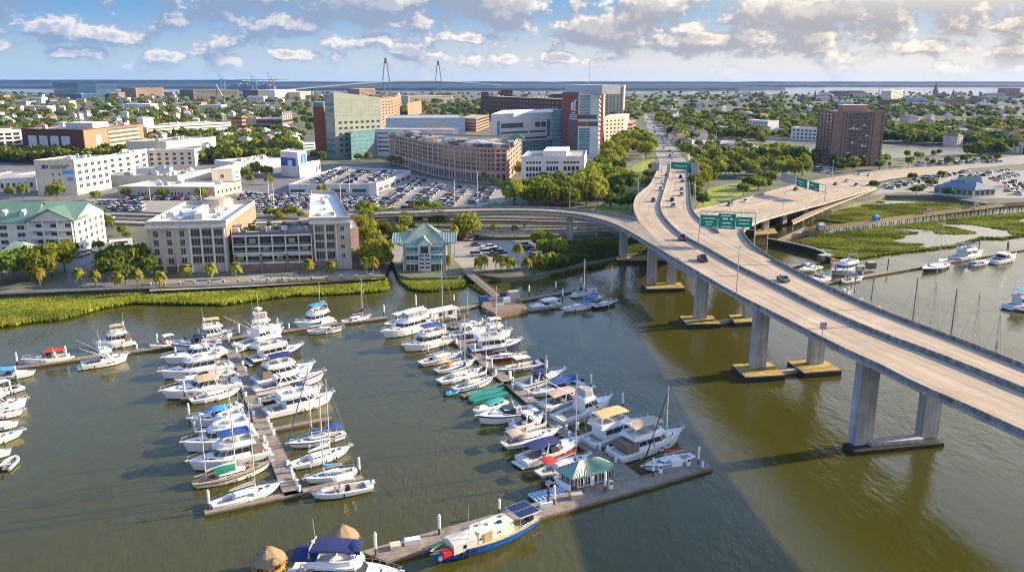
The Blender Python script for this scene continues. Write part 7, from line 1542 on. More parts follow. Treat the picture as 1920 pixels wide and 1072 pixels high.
for k, (bx, by, tx, ty) in enumerate(((1598,560,1604,514),(1630,575,1647,520),(1706,628,1723,522),(1740,644,1756,532),(1777,660,1795,542),(1818,676,1839,550),(1858,698,1876,588))):
    bt_('sail', (bx + 18, by + 2), (bx - 38, by + 8), 'sailboat moored beyond the bridge with only its mast showing above the parapet', 'sailboats beyond the bridge', dark_mast=k in (0, 1, 2, 4), mtop=(tx, ty), mpx=(bx, by))
bt_('express', (1592,552), (1572,556), 'white motorboat just beyond the bridge parapet', None, canvas='white')
# the floating house
ha, hb_ = G(790, 607, .3), G(862, 592, .3); d = hb_ - ha; t = thing('floating_house', 'white floating house with a long flat white roof and blue end wall', 'houseboat', (ha + hb_) / 2, math.atan2(d.y, d.x)); Ln = d.length
MB().box((0,1.5,.2), (Ln,5.2,.7)).build('pontoon', M_FLOAT, t); MB().box((-.3,1.5,1.55), (Ln*.86,3.4,2.0)).build('wall', W_WHITE, t); MB().box((-.3,1.5,2.7), (Ln*.98,4.4,.18)).build('roof', RF_WHITE, t); MB().box((-Ln*.3,-.34,1.8), (1.6,.08,1.0)).build('window', M_ROYAL, t); MB().box((0,-.34,1.8), (1.4,.08,1.2)).build('window', GLASS, t); MB().box((Ln*.25,-.34,1.8), (1.6,.08,1.2)).build('window', GLASS, t); MB().box((Ln*.12,-.35,1.55), (.9,.08,2.0)).build('door', METAL_G, t)
for k in range(6): MB().cyl((-Ln*.46 + Ln*.92*k/5,-.8,.5), (-Ln*.46 + Ln*.92*k/5,-.8,3.0), .07).build('post', W_WHITE, t)
# work barge
pxs = ((902,573),(930,589),(990,578),(968,556),(915,556)); P = [G(x, y, 1.3) for x, y in pxs]; c = sum(P, Vector()) / 5; t = thing('work_barge', 'dark timber work barge heaped with gear at the foot of the gangway', 'barge', (c.x, c.y, 0)); MB().prism([(p.x - c.x, p.y - c.y) for p in P], -.4, 1.3).build('hull', M_TIMBER, t); 
for (x, y, sx, sy, sz, m, nm) in ((907,564,3.0,2.2,1.6,C_['blue'],'blue_tarp_pile'),(962,560,4.0,3.0,2.6,C_['grey'],'shed'),(950,566,2.6,1.2,1.5,H_WHITE,'white_cabinet'),(972,568,1.2,1.0,1.8,M_TIMBER,'timber_stack'),(938,572,3.0,1.4,.5,METAL_G,'gear_pile'),(945,556,2.8,1.6,1.4,C_['navy'],'navy_tarp_pile')): q = G(x, y, 1.3) - Vector((c.x, c.y, 0)); MB().box((q.x, q.y, 1.3 + sz/2), (sx, sy, sz), .3, 0, .85).build(nm, m, t)
# blue houseboat
pb, ps = G(806,1046,1.2), G(1006,968,1.2); d = pb - ps; L = d.length; c = (pb + ps) / 2; t = thing('houseboat', 'long blue hulled houseboat with cream cabin, red locker and solar panel canopy', 'houseboat', (c.x, c.y, 0), math.atan2(d.y, d.x)); hb, zs = hull_parts(t, L, 4.6, 1.15, 1.75, 'ketch', H_BLUE, H_BLUE, mat('tan_deck', (.50,.37,.20), var=.2), (.10,.22,.7,.3))
ZC = 1.25; CAN = mat('cream_canvas', (.66,.62,.52), rough=.8, var=.1); house(t, -L*.22, L*.13, 3.1, ZC, ZC + 1.9, .1, .1, .94, .05, m=CAN, name='cabin', win=None)
tn = MB(); xs_ = (L*.13, L*.34)
tn.rings([[(x, -1.6, ZC), (x, -1.6, ZC + 1.5), (x, 0, ZC + 2.5 - .5 * k), (x, 1.6, ZC + 1.5), (x, 1.6, ZC)] for k, x in enumerate(xs_)]); tn.build('tent_cabin', mat('grey_tent', (.52,.50,.46), rough=.8, var=.08), t)
for y in (-1.62, 1.62): MB().box((L*.03, y, ZC + .9), (L*.075, .08, 1.6)).build('wooden_door', DECK_T, t); MB().box((L*.24, y, ZC + .8), (.5, .08, .6)).build('window', BGLASS, t); MB().cyl((-L*.08, y*.99, ZC + 1.0), (-L*.08, y*1.02, ZC + 1.0), .18, n=10).build('porthole', BGLASS, t); MB().cyl((L*.10, y*.99, ZC + 1.0), (L*.10, y*1.02, ZC + 1.0), .2, n=10).build('porthole', BGLASS, t)
for k in range(4): MB().box((-L*.18 + k*1.5, (-.6, .7, .1, -.5)[k], ZC + 2.1), (.7, .6, .25)).build('roof_hatch', (METAL_G, BGLASS, CAN, METAL_G)[k], t)
sp = MB(); sp.box((-L*.36, 0, ZC + 2.2), (L*.20, 4.2, .10)); so = sp.build('solar_canopy', H_WHITE, t)
for i in range(4):
    for j in range(2): MB().box((-L*.36 + (i - 1.5) * L*.049, (j - .5) * 2.05, ZC + 2.275), (L*.045, 1.95, .03)).build('solar_panel', mat('solar_cell', (.015,.025,.07), rough=.2, var=.15, scale=3), so)
for sx in (-.45, -.27):
    for s in (-1, 1): MB().cyl((L*sx, s*1.7, ZC - .1), (L*sx, s*1.9, ZC + 2.2), .05).build('post', INOX, t)
MB().box((L*.372, .75, ZC + .50), (2.0, 1.5, .8)).build('red_locker', gel('locker_red', (.55,.02,.015)), t); MB().box((L*.375, -1.0, ZC + .8), (2.8, .6, .3), .1).build('green_kayak', gel('kayak_green', (.18,.38,.05)), t); MB().box((-L*.42, 0, ZC + .4), (1.0, 1.4, .9)).build('helm', H_BLACK, t)
for s in (-1, 1):
    for k in range(3): x = L*(.16 + .05 * k); y = s * (hb(.5 + x / L) + .12); MB().cyl((x, y - .1, .75), (x, y + .1, .75), .34, n=12).build('tyre_fender', OUTB, t)
for s in (-1, 1):
    y = s * (hb(.925) * .95 + .05); lg = MB().cyl((L*.425, y - .03 * s, .95), (L*.425, y + .05 * s, .95), .48, n=14).build('logo', H_LBLUE, t); MB().cyl((L*.425, y + .04 * s, .86), (L*.425, y + .075 * s, .86), .30, n=12).build('logo_swirl', M_WHITE, lg)
st = MB()
for sd_ in (-1, 1): st.tube([(-L/2 + L*s, sd_ * hb(s) * .96, zs(s) + .55) for s in (.0, .1, .2)], .03); st.tube([(-L/2 + L*s, sd_ * hb(s) * .96, zs(s) + .55) for s in (.86, .93, .99)], .04)
st.build('railing', INOX, t); MB().cyl((L*.20, 1.4, ZC + 1.6), (L*.20, 1.4, ZC + 7.2), .05, .03).build('antenna', INOX, t); MB().cyl((L*.10, 1.4, ZC + 1.9), (L*.10, 1.4, ZC + 4.2), .04, .03).build('antenna', INOX, t)
# tiki boats
TH = mat('thatch', (.27,.19,.115), rough=.95, var=.35, scale=5); TW = mat('varnished_slats', (.52,.29,.07), rough=.6, var=.25, scale=2)
for (x, y, lab) in ((504,1068,'round thatched tiki boat at the bottom left of the two'), (642,1026,'round thatched tiki boat behind the navy canopy cruiser')):
    p = G(x, y, .4); t = thing('tiki_boat', lab, 'tiki boat', (p.x, p.y, 0), .5); n = 20
    b = MB(); rg = []
    for (r_, z_) in ((2.55, 2.15), (2.3, 2.5), (1.7, 3.15), (1.0, 3.75), (.35, 4.1), (.05, 4.2)): rg.append([(r_ * math.cos(6.283 * i / n) * (1 + .05 * math.sin(i * 7 + z_ * 3)), r_ * math.sin(6.283 * i / n) * (1 + .05 * math.cos(i * 5)), z_ + .09 * math.sin(i * 11 + z_)) for i in range(n)])
    b.rings(rg, cap0=True); rf = b.build('thatch_roof', TH, t); g = random.Random(int(x)); fr = MB()
    for k in range(260):
        a = g.uniform(0, 6.28); q = g.uniform(0, 1); r0 = .3 + 2.2 * q; z0 = 4.15 - 1.95 * q ** 1.15; r1 = r0 + .45; z1_ = z0 - .42; w_ = .07; ca, sa = math.cos(a), math.sin(a); fr.add([(r0*ca - w_*sa, r0*sa + w_*ca, z0 + .06), (r0*ca + w_*sa, r0*sa - w_*ca, z0 + .06), (r1*ca + w_*sa, r1*sa - w_*ca, z1_ + .02), (r1*ca - w_*sa, r1*sa + w_*ca, z1_ + .02)], [(0,1,2,3)])
    tag(fr.build('thatch_fringe', TH, rf), kind='stuff')
    rg = [[(2.35 * math.cos(6.283*i/n), 2.35 * math.sin(6.283*i/n), z_) for i in range(n)] for z_ in (-.1, .55)]; MB().rings(rg).build('round_hull', M_TIMBER, t)
    rg = [[(r_ * math.cos(6.283*i/n), r_ * math.sin(6.283*i/n), z_) for i in range(n)] for r_, z_ in ((2.3, .55), (2.45, 1.35), (2.1, 1.35), (2.0, .58))]; MB().rings(rg, cap0=False, cap1=False).build('slat_wall', TW, t); MB().cyl((0,0,.55), (0,0,1.5), 1.0, 1.0, 14).build('bar', TW, t)
    for k in range(8): a = 6.283*k/8; MB().cyl((2.1*math.cos(a), 2.1*math.sin(a), .6), (2.1*math.cos(a), 2.1*math.sin(a), 2.4), .08).build('post', TW, t)
t = bt_('fly', (748,1082), (548,1078), 'white cruiser with large navy canopies at the bottom edge between the tiki boats', None, canvas='navy', beam=5.0)
canopy(t, -6.9, -3.4, 3.8, 4.3, C_['navy'], .3, 1.6); canopy(t, .9, 2.6, 3.0, 5.6, C_['navy'], .6, 4.2, False, 'windscreen_cover')
# ------------------------------------------------------------------ cars
PAINT = {n: mat('car_paint_' + n, c, rough=.3, var=.03, spec=.5) for n, c in dict(white=(.74,.74,.73), silver=(.46,.48,.50), grey=(.17,.18,.20), black=(.02,.02,.025), navy=(.03,.05,.14), red=(.36,.03,.03), tan=(.40,.33,.25), teal=(.05,.20,.22)).items()}
TYRE = mat('tyre', (.02,.02,.02), rough=.9, var=0); CGLASS = mat('car_glass', (.02,.025,.03), rough=.1, var=0, spec=.6); LAMP = mat('car_lamp', (.75,.74,.70), rough=.2, var=0); TAIL = mat('tail_lamp', (.35,.02,.02), rough=.3, var=0)
SHAPES = {'sedan': (4.6, 1.8, .95, -1.55, 1.05, .62, .45, .55), 'suv': (4.7, 1.9, 1.10, -2.1, .95, .80, .25, .5), 'van': (5.2, 1.95, 1.15, -2.45, 1.6, 1.05, .1, .7), 'pickup': (5.5, 1.95, 1.10, -.55, 1.25, .78, .15, .5)}
def car_body(b, sh, mi=0):
    L, W, zb, c0, c1, ch, bs, fs = SHAPES[sh]; l, w = L / 2, W / 2
    b.rings([[(-l + a, -w + c, z), (l - a, -w + c, z), (l - a, w - c, z), (-l + a, w - c, z)] for a, c, z in ((.12, .06, .28), (0, 0, .50), (.04, .02, zb - .12), (.16, .12, zb))], mi)
    b.rings([[(c0 + bs, -w * .82, zb + ch), (c1 - fs, -w * .82, zb + ch), (c1 - fs, w * .82, zb + ch), (c0 + bs, w * .82, zb + ch)], [(c0 + bs + .15, -w * .72, zb + ch + .08), (c1 - fs - .15, -w * .72, zb + ch + .08), (c1 - fs - .15, w * .72, zb + ch + .08), (c0 + bs + .15, w * .72, zb + ch + .08)]], mi)
    if sh == 'pickup': b.box((-1.6, 0, zb - .02), (1.9, W * .8, .1), 0, mi)
def car_glass(b, sh, mi=0):
    L, W, zb, c0, c1, ch, bs, fs = SHAPES[sh]; w = W / 2
    b.rings([[(c0, -w * .90, zb - .02), (c1, -w * .90, zb - .02), (c1, w * .90, zb - .02), (c0, w * .90, zb - .02)], [(c0 + bs, -w * .82, zb + ch), (c1 - fs, -w * .82, zb + ch), (c1 - fs, w * .82, zb + ch), (c0 + bs, w * .82, zb + ch)]], mi, cap0=False)
def car_wheel(b, x, y, mi=0): b.cyl((x, y - .11, .32), (x, y + .11, .32), .33, n=10, mi=mi)
CARM = {}
for sh in SHAPES:
    b = MB(); car_body(b, sh, 0); car_glass(b, sh, 1); L, W = SHAPES[sh][:2]
    for sx in (-.31, .31):
        for s in (-1, 1): car_wheel(b, L * sx, s * (W / 2 - .06), 2)
    o = b.build('parked_car', [PAINT['white'], CGLASS, TYRE]); CARM[sh] = o.data; bpy.data.objects.remove(o)
cr = random.Random(33); CARS = []
def pick(): return cr.choice(['sedan', 'sedan', 'suv', 'suv', 'van', 'pickup', 'sedan']), cr.choices(list(PAINT), [.28,.20,.16,.15,.08,.08,.05,.02])[0]
def rows(poly, a, b_, z, where, fill=.88, period=17.0, phase=0.0, w=2.75):
    """rows of parked cars across a pixel polygon, the rows running along the pixel line a-b"""
    A, Bq = G(*a, z), G(*b_, z); d = (Bq - A); d.normalize(); n = Vector((-d.y, d.x, 0)); P = [tuple(G(x, y, z).xy) for x, y in poly]
    us = [((Vector((x, y, z)) - A).dot(d), (Vector((x, y, z)) - A).dot(n)) for x, y in P]; u0, u1 = min(u for u, v in us), max(u for u, v in us); v0, v1 = min(v for u, v in us), max(v for u, v in us)
    k = math.floor(v0 / period) - 1
    while k * period < v1:
        for off, fl in ((phase, 1), (phase + 5.2, -1)):
            v = k * period + off; u = u0
            while u < u1:
                p = A + d * u + n * v
                if inpoly(p.x, p.y, P) and cr.random() < fill: CARS.append((p.copy(), math.atan2(n.y * fl, n.x * fl) + cr.uniform(-.05, .05), where))
                u += w
        k += 1
lotA = [(712,371),(775,334),(850,352),(945,357),(930,373),(880,385),(855,390),(715,396)]
rows(lotA, (720,392), (790,342), LZ + .05, 'in the surface lot in front of the pink brick block', .90)
lotB = [(448,363),(530,366),(580,368),(582,397),(460,398)]; rows(lotB, (450,392), (575,392), LZ + .05, 'in the surface lot behind the hotel terrace', .85, 15)
lotB2 = [(632,368),(705,371),(712,396),(650,397)]; rows(lotB2, (640,390), (705,390), LZ + .05, 'in the surface lot right of the hotel roof', .85, 15)
deckP = [(560,346),(695,345),(752,324),(645,318),(600,330)]; rows(deckP, (600,345), (650,320), 7.15, 'on the roof of the parking deck', .62)
rows([(170,381),(268,380),(272,395),(180,397)], (180,390), (268,389), LZ + .1, 'in the double row left of the hotel', .92, 11); rows([(232,371),(420,373),(420,377),(232,376)], (232,374), (420,375), LZ + .1, 'along the front of the long low clinic', .9, 30)
rows([(1310,272),(1405,272),(1412,290),(1300,290)], (1310,284), (1400,284), LZ + .05, 'in the distant lot beyond the wood', .85, 16); rows([(1535,312),(1562,316),(1562,326),(1525,322)], (1535,318), (1560,322), LZ + .05, 'at the foot of the brown tower', .9, 14)
rows([(1655,345),(1755,330),(1800,322),(1890,318),(1920,330),(1870,340),(1780,336),(1745,352),(1660,362)], (1660,356), (1760,334), LZ + .05, 'in the restaurant lot', .42, 17); rows([(1880,345),(1930,338),(1930,366),(1885,366)], (1885,360), (1930,350), LZ + .05, 'right of the restaurant', .5, 15)
rows([(1720,306),(1880,298),(1880,304),(1720,312)], (1720,309), (1880,300), LZ + .1, 'parked along the boulevard', .35, 12)
px_sheet('lot_paving', [(440,355),(545,366),(705,369),(772,328),(880,346),(965,354),(925,380),(860,397),(450,402)], LZ + .04, M_LOT); px_sheet('lot_paving', [(-60,297),(380,300),(590,298),(720,312),(720,399),(430,404),(-60,424)], LZ + .02, M_ASPH); px_sheet('lot_paving', [(160,372),(470,372),(450,399),(160,399)], LZ + .04, M_LOT)
px_sheet('lot_paving', [(846,452),(1000,450),(1026,462),(1040,492),(1010,500),(900,508),(872,508),(845,480)], LZ + .045, M_LOT); px_sheet('lot_paving', [(690,452),(760,450),(750,500),(725,480)], LZ + .045, M_LOT)
px_sheet('lot_paving', [(1285,262),(1400,262),(1450,294),(1290,300)], LZ + .04, mat('pale_lot', (.42,.36,.30), var=.15, scale=.1)); px_sheet('lot_paving', [(1630,365),(1665,347),(1780,326),(1960,318),(1960,372),(1850,372),(1760,366),(1700,360)], LZ + .03, M_LOT)
for (x, y, a) in ((892,461,.05),(906,470,.35),(913,476,.35),(921,466,.4),(924,472,.35),(931,470,.35),(922,480,.35),(940,476,.3),(893,480,.1),(868,449,1.4),(876,449,1.4),(884,450,1.5),(896,448,1.4),(986,462,.6),(992,468,.6),(1000,474,.5),(1020,488,.4),(1012,482,.3),(712,463,1.2),(716,470,1.2)): CARS.append((G(x, y, LZ + .05), a, 'in the marina lot behind the palms'))
CARS.append((G(206,410, LZ + .3), 0, 'on the yard left of the hotel'))
for k, (x, y) in enumerate(((158,478),(145,483),(170,474))): CARS.append((G(x, y, LZ + .07), .5, 'in the shade below the white inn'))
CARS.sort(key=lambda c: c[0].length); stuff = MB(); stm = list(PAINT.values()) + [CGLASS, TYRE]
for i, (p, a, where) in enumerate(CARS):
    sh, pc_ = pick()
    if i < 292:
        o = bpy.data.objects.new('parked_car', CARM[sh]); col.objects.link(o); o.location = p; o.rotation_euler = (0, 0, a); o.material_slots[0].link = 'OBJECT'; o.material_slots[0].material = PAINT[pc_]
        tag(o, f'{pc_} {sh} parked {where}', 'car', 'cars parked ' + where)
    else:
        M = Matrix.Translation(p) @ Matrix.Rotation(a, 4, 'Z'); me = CARM[sh]; o0 = len(stuff.v); stuff.v += [tuple(M @ v.co) for v in me.vertices]; k = list(PAINT).index(pc_)
        for f in me.polygons: stuff.f.append(tuple(j + o0 for j in f.vertices)); stuff.m.append(k if f.material_index == 0 else len(PAINT) + f.material_index - 1)
print('CARS', len(CARS))
if stuff.f: tag(stuff.build('distant_parked_traffic', stm), 'the remaining far parked cars crowding the lots', 'cars', kind='stuff')
def road_car(px, py, sh, pc_, ang, zf, label, sc=1.0):
    p = GZ(px, py, zf); p.z = zf(p) + .03; t = thing('car' if sh != 'pickup' else 'pickup_truck', label, 'car' if sh != 'pickup' else 'pickup', p, ang); b = MB(); car_body(b, sh); b.build('body', PAINT[pc_], t); b = MB(); car_glass(b, sh); b.build('windows', CGLASS, t); L, W = SHAPES[sh][:2]
    for sx in (-.31, .31):
        for s in (-1, 1): b = MB(); car_wheel(b, L * sx, s * (W / 2 - .06)); b.build('wheel', TYRE, t)
    for s in (-1, 1): MB().box((L / 2 - .02, s * W * .36, .72), (.1, .34, .16)).build('headlight', LAMP, t); MB().box((-L / 2 + .02, s * W * .38, .76), (.1, .28, .2)).build('tail_light', TAIL, t)
    t.scale = (sc,) * 3; return t
def heading(P, p):
    i = min(range(len(P) - 1), key=lambda k: (P[k].xy - p.xy).length); d = P[i + 1] - P[i]; return math.atan2(d.y, d.x)
for (px, py, sh, c_, side, lab) in ((1317,489,'pickup','black',0,'dark pickup truck on the near carriageway of the bridge'), (1279,450,'suv','navy',0,'dark blue SUV beside the median near the ramp merge'), (1468,527,'sedan','grey',1,'silver grey sedan alone on the far carriageway of the bridge'), (1225,378,'sedan','navy',0,'dark blue car coming down the bridge above the ramp merge'),
        (1239,357,'suv','silver',0,'silver SUV on the near carriageway high on the bridge'), (1241,344,'sedan','white',0,'white car leading the near carriageway queue'), (1249,330,'sedan','grey',0,'grey car at the near carriageway below the grey sign back'), (1262,388,'suv','silver',1,'silver SUV, lowest of the cars on the far carriageway above the fork'),
        (1260,377,'sedan','black',1,'black car just above the lowest silver SUV'), (1278,367,'suv','silver',1,'silver SUV below the green street sign'), (1278,357,'sedan','tan',1,'brownish car below the green street sign'), (1279,342,'sedan','grey',1,'dark car close under the green street sign'), (1276,334,'suv','black',1,'black SUV passing under the green street sign'), (1265,313,'sedan','black',1,'black car just behind the green street sign')):
    P = (L_, R_)[side]; p = GZ(px, py, zmain); road_car(px, py, sh, c_, heading(P, p) + (0 if side == 0 else math.pi), zmain, lab, 1.05)
for (px, py, sh, c_, fl, lab) in ((1368,386,'suv','grey',1,'dark SUV on the highway near the lone round tree'), (1398,379,'sedan','white',1,'white car just ahead of the dark SUV on the highway'), (1492,357,'pickup','black',0,'dark truck on the highway below the sign gantry'), (1567,347,'sedan','red',0,'dark red car on the highway near the trestle ramp'), (1588,341,'sedan','silver',1,'silver car on the highway left of the brown tower trees'), (1606,348,'sedan','grey',0,'grey car at the highway edge by the yellow bush'), (1630,330,'sedan','white',0,'white car far up the highway'), (1612,328,'sedan','silver',1,'silver car far up the highway next to the white one')):
    p = GZ(px, py, zhigh); road_car(px, py, sh, c_, heading(hu, p) + math.pi * fl, zhigh, lab, 1.05)
for k in range(16):
    t_ = k / 15; x, y = 1262 - 50 * t_ + cr.uniform(-9, 9) * (1 - t_ * .6), 298 - 72 * t_; sh, c_ = pick(); road_car(x, y, sh, c_, 1.4, lambda p: LZ + .06, f'{c_} {sh} in traffic on the long straight street'); bpy.context.scene.collection.objects
for o in [o for o in bpy.data.objects if o.get('label', '').endswith('long straight street')]: o['group'] = 'traffic on the straight street'
rv = thing('motorhome', 'white motorhome parked beside the hotel yard', 'motorhome', G(228,463, LZ + .08), .5)
MB().box((0,0,1.8), (9,2.6,2.7), 0, 0, .97).build('body', M_WHITE, rv); MB().box((4.3,0,2.2), (.9,2.4,1.2)).build('windscreen', CGLASS, rv); MB().box((0,-1.3,2.2), (5,.1,.7)).build('window', CGLASS, rv)
for sx in (-2.8, 3): 
    for s in (-1, 1): b = MB(); car_wheel(b, sx, s * 1.2); b.build('wheel', TYRE, rv)
for (x, y, h, lab) in ((640,396,15,'tall white lamp mast at the lower left of the surface lot'),(853,400,17,'tall white lamp mast behind the marina house with banner'),(896,392,20,'tall white lamp mast at the right end of the surface lot'),(656,367,14,'white lamp mast in front of the parking deck'),(514,386,13,'lamp mast in the lot behind the hotel terrace'),(505,380,13,'second lamp mast in the lot behind the hotel terrace, farther back'),(282,378,12,'lamp post at the left part of the clinic front'),(378,384,13,'lamp post at the right part of the clinic front'),(1340,304,26,'very tall lamp mast in the distant lot beyond the wood'),(1205,326,14,'lamp post left of the bridge end among trees'),(1302,388,16,'tall lamp post on the lawn beside the bridge'),(1663,322,11,'lamp post on the boulevard near the brown tower'),(1694,320,11,'lamp post on the boulevard farther right'),(1560,331,11,'lamp post in front of the brown tower')):
    p = G(x, y, LZ); t = thing('lamp_mast', lab, 'lamp post', p); MB().cyl((0,0,0), (0,0,h), .17, .1, 6).build('pole', M_WHITE, t); MB().box((0,0,h), (1.8,.5,.25)).build('lamp_head', METAL_G, t)

# ------------------------------------------------------------------ far city and harbour
fr = random.Random(77)
for args in (('glass_office', 'dark blue glass office block alone before the far river', 'office', (98,154), (146,155), 178, None, 60, GLASS_B, RF_DARK), ('office_block', 'blue and white striped office block right of the dark glass one', 'office', (171,161), (217,159), 181, None, 40, GLASS_B, RF_DARK), ('office_block', 'low blue glass office with orange brick fins', 'office', (152,177), (222,175), 190, None, 40, GLASS_B, RF_GREY), ('office_block', 'orange brick office at the right end of the blue glass row', 'office', (222,175), (234,174), 188, None, 30, W_ORBR, RF_GREY),
        ('office_block', 'wide brick office with grey glass front before the marsh', 'office', (254,166), (306,165), 183, None, 60, W_BROWN, RF_GREY), ('office_block', 'long dark construction block under the boom crane', 'office', (362,169), (448,168), 188, None, 80, FRAME_D, RF_DARK), ('office_block', 'dark long office right of the construction block', 'office', (484,169), (516,168), 184, None, 60, FRAME_D, RF_GREY), ('office_block', 'white gridded office in the far left distance', 'office', (515,169), (554,168), 187, None, 40, W_WHITE, RF_WHITE), ('office_block', 'tan office right of the white gridded one', 'office', (562,173), (582,172), 186, None, 40, W_TAN, RF_WHITE),
        ('brick_building', 'red brick block with a slanted tan roof behind the green tower', 'building', (674,168), (703,166), 188, None, 40, W_BROWN, RF_GREY), ('stadium', 'long pale concrete stadium stand below the cable bridge', 'stadium', (765,181), (850,180), 195, None, 60, W_BEIGE, RF_GREY),
        ('apartment_tower', 'white apartment tower in the right distance', 'tower', (1672,171), (1694,169), 192, None, 28, W_CREAM, RF_GREY), ('hotel', 'dark square hotel block by the harbour', 'hotel', (1574,171), (1592,171), 185, None, 40, W_BROWN, RF_GREY), ('office_block', 'grey office block right of the dark square hotel', 'office', (1602,175), (1630,175), 185, None, 40, W_BEIGE, RF_GREY), ('office_block', 'large pinkish office slab at the right edge of the skyline', 'office', (1886,166), (1914,166), 184, None, 50, W_PINK, RF_GREY), ('office_block', 'domed pale building left of the pinkish slab', 'building', (1860,176), (1884,176), 188, None, 40, W_BLUEW, RF_GREY),
        ('condominium', 'white condominium with red tiled roof on the lake shore', 'condominium', (1484,240), (1534,242), 262, None, 22, W_WHITE, HROOF[1]), ('condominium', 'white stepped condominium among the trees left of the lake', 'condominium', (1404,226), (1440,228), 250, None, 20, W_WHITE, RF_WHITE), ('school', 'long white low building beyond the lake on the right', 'building', (1762,239), (1830,241), 252, None, 25, W_WHITE, RF_WHITE), ('school', 'tan two storey building beyond the lake at the right', 'building', (1828,242), (1856,244), 258, None, 22, W_TAN, RF_GREY), ('warehouse', 'grey low hall at the right edge beyond the lake', 'building', (1882,252), (1960,254), 268, None, 30, W_BEIGE, RF_GREY)):
    b = bld(*args[:6], args[6], args[7], args[8], args[9], .8); h = b.z1 - b.z0; nfl = max(2, int(h / 4)); d_ = (b.P[1] - b.P[0]).length
    windows(b, 0, max(4, int(d_ / 5)), nfl, b.z0 + 1, b.z1 - .5, .6, .5, solo=False, mf=args[8])
for k in range(130):
    x = fr.uniform(-20, 1940); y = fr.uniform(176, 206) if x > 1180 else fr.uniform(178, 212)
    if 560 < x < 1240 and y > 190: continue
    p = G(x, y, LZ)
    if not clear(p) or p.y > 3900: continue
    w_, d_, h_ = fr.uniform(18, 55), fr.uniform(15, 40), fr.uniform(7, 17); e = Vector((math.cos(a_ := fr.uniform(-.4, .4)), math.sin(a_))); n_ = Vector((-e.y, e.x)); q = p.xy
    mw = fr.choice([W_WHITE, W_CREAM, W_TAN, W_BRICK, W_BEIGE, W_BLUEW, W_ORBR, W_WHITE]); cn = mw.name.split('_')[0] if mw is not W_BRICK else 'red'
    b = block('city_building', f'{cn} flat roofed block in the far city', 'building', [q, q + e * w_, q + e * w_ + n_ * d_, q + n_ * d_], LZ, LZ + h_, mw, fr.choice([RF_WHITE, RF_GREY, RF_DARK]), .6, 'blocks of the far city')
    windows(b, 0, int(w_ / 4.5), max(2, int(h_ / 3.6)), LZ + .8, LZ + h_ - .6, .5, .5, solo=False, mf=mw)
def spire(px, by, ty, w_, lab, m):
    p = G(px, by, LZ); z1 = ZAT(px, ty, p.y); t = thing('church', lab, 'church', p); MB().box((0,0,(z1-LZ)*.2), (w_,w_,(z1-LZ)*.4)).build('tower', m, t); MB().box((w_*1.8,0,5), (w_*3.4,w_*1.6,10)).build('nave', m, t); MB().cyl((0,0,(z1-LZ)*.4), (0,0,z1-LZ), w_*.55, .1, 8).build('spire', RF_DARK, t)
spire(1753,181,153,15,'dark church with a tall pointed steeple on the right skyline', W_BROWN); spire(1786,184,166,9,'slim brick steeple right of the tall one', W_BROWN); spire(1821,185,171,9,'small white steeple near the domed building', W_WHITE); spire(1528,184,169,9,'thin dark steeple left of the dark square hotel', W_BROWN); spire(1647,182,163,4,'needle thin mast tower beside the white apartment tower', METAL_G)
# cable stayed bridge
M_FARC = mat('bridge_concrete', (.13,.14,.16), var=.1); cbr = thing('cable_stayed_bridge', 'cable stayed bridge with two diamond towers across the far harbour', 'bridge')
T1, T2 = Vector((ray(724,148)[0] / ray(724,148)[1] * 4500, 4500, 0)), Vector((ray(822,148)[0] / ray(822,148)[1] * 5250, 5250, 0)); ax = (T2 - T1).normalized(); nx = Vector((-ax.y, ax.x, 0))
for T in (T1, T2):
    b = MB(); wq = nx if False else Vector((1, 0, 0))
    for s in (-1, 1): b.cyl(T + wq * s * 10, T + wq * s * 18 + Vector((0,0,58)), 3.2, 3.0, 6); b.cyl(T + wq * s * 18 + Vector((0,0,58)), T + wq * s * 3 + Vector((0,0,176)), 3.0, 2.4, 6)
    b.cyl(T + wq * -17 + Vector((0,0,54)), T + wq * 17 + Vector((0,0,54)), 2.6, n=6); b.cyl(T + Vector((0,0,150)), T + Vector((0,0,178)), 3.6, 3.2, 6); b.build('tower', M_FARC, cbr)
span = (T2 - T1).length; Pd = []
for k in range(61): s = -1.5 + 4.2 * k / 60; q = T1 + ax * span * s; z = 62 - 11 * abs(s - .5) ** 1.6 * (1.25 if s < .5 else 1.0) ; Pd.append(Vector((q.x, q.y, max(8, z))))
MB().rings([[p + nx * 15, p - nx * 15, p - nx * 15 - Vector((0,0,4)), p + nx * 15 - Vector((0,0,4))] for p in Pd]).build('deck', M_FARC, cbr)
for p in []:
    if (p.xy - T1.xy).length > 250 and (p.xy - T2.xy).length > 250 and not 0 < (p - T1).dot(ax) < span: MB().box((p.x, p.y, p.z / 2 - 2), (6, 18, p.z), math.atan2(ax.y, ax.x)).build('pier_column', M_FARC, cbr)
for T in (T1, T2):
    for k in range(1, 8):
        for s in (-1, 1): q = T + ax * s * k * span * .068; MB().cyl((T.x, T.y, 172 - k * 2), (q.x, q.y, 60), .35, n=3).build('stay_cable', M_FARC, cbr)
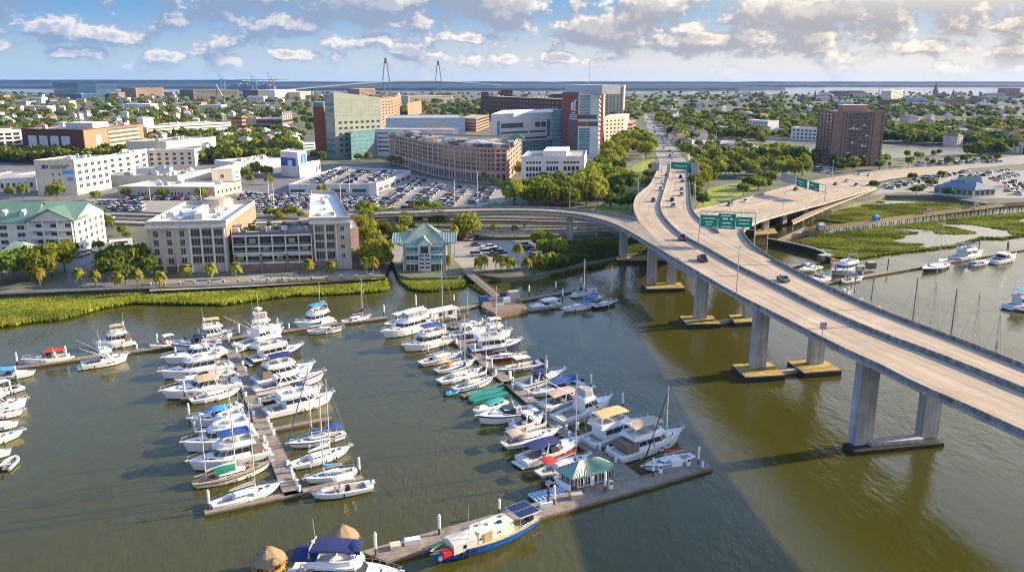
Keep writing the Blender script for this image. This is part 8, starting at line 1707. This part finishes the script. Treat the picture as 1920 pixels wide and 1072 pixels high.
for k, (x, lab) in enumerate(((417, 'blue container crane with raised boom, westernmost of the three in the port'), (476, 'container crane with raised boom in the middle of the port'), (509, 'container crane with raised boom next to the cable bridge approach'))):
    Y = 5600; X = ray(x, 148)[0] / ray(x, 148)[1] * Y; t = thing('container_crane', lab, 'crane', (X, Y, 0)); m = mat('crane_blue', (.10,.22,.42), var=.1) if k != 2 else mat('crane_red', (.35,.12,.10), var=.1)
    for sx in (-12, 12):
        for sy in (-9, 9): MB().box((sx, sy, 30), (3, 3, 60)).build('leg', m, t)
    MB().box((0, 0, 45), (27, 20, 4)).build('portal_beam', m, t); MB().box((10, 0, 62), (70, 5, 5)).build('boom', m, t); MB().cyl((-12, 0, 62), (-26, 0, 116), 2.5, 1.5, 5).build('raised_boom', m, t); MB().cyl((0, 0, 62), (0, 0, 86), 1.8, n=5).build('apex_frame', m, t)
Y = 5650; b0 = ray(470, 148)[0] / ray(470, 148)[1] * Y; t = thing('container_ship', 'long blue container ship with stacked boxes under the port cranes', 'ship', (b0, Y + 20, 0)); MB().box((0, 0, 10), (310, 36, 24)).build('hull', mat('ship_blue', (.06,.14,.30)), t)
for k in range(12): MB().box((-130 + k * 22, 0, 29), (19, 32, 14 + (k * 7 % 5) * 1.5)).build('container_stack', (mat('box_blue', (.12,.25,.45)), mat('box_red', (.4,.14,.1)), W_BEIGE)[k % 3], t)
cr2 = thing('boom_crane', 'white boom crane leaning over the dark construction block', 'crane', G(421, 187, LZ)); MB().cyl((0,0,0), (-24,0,50), 1.6, 1.0, 5).build('boom', M_WHITE, cr2); MB().box((0,0,2), (9,6,4)).build('cab', M_WHITE, cr2)
# ------------------------------------------------------------------ air
hz = MB().box((0, 7900, 91), (44200, 16700, 184)); hm = bpy.data.materials.new('haze'); hm.use_nodes = True; ht = hm.node_tree; ht.nodes.clear(); ho = ht.nodes.new('ShaderNodeOutputMaterial'); hv = ht.nodes.new('ShaderNodeVolumePrincipled')
hv.inputs['Color'].default_value = (.28, .52, 1.0, 1); hv.inputs['Density'].default_value = 2.6e-5; hv.inputs['Anisotropy'].default_value = 0.1; ht.links.new(hv.outputs[0], ho.inputs['Volume'])
tag(hz.build('haze', hm), kind='stuff')
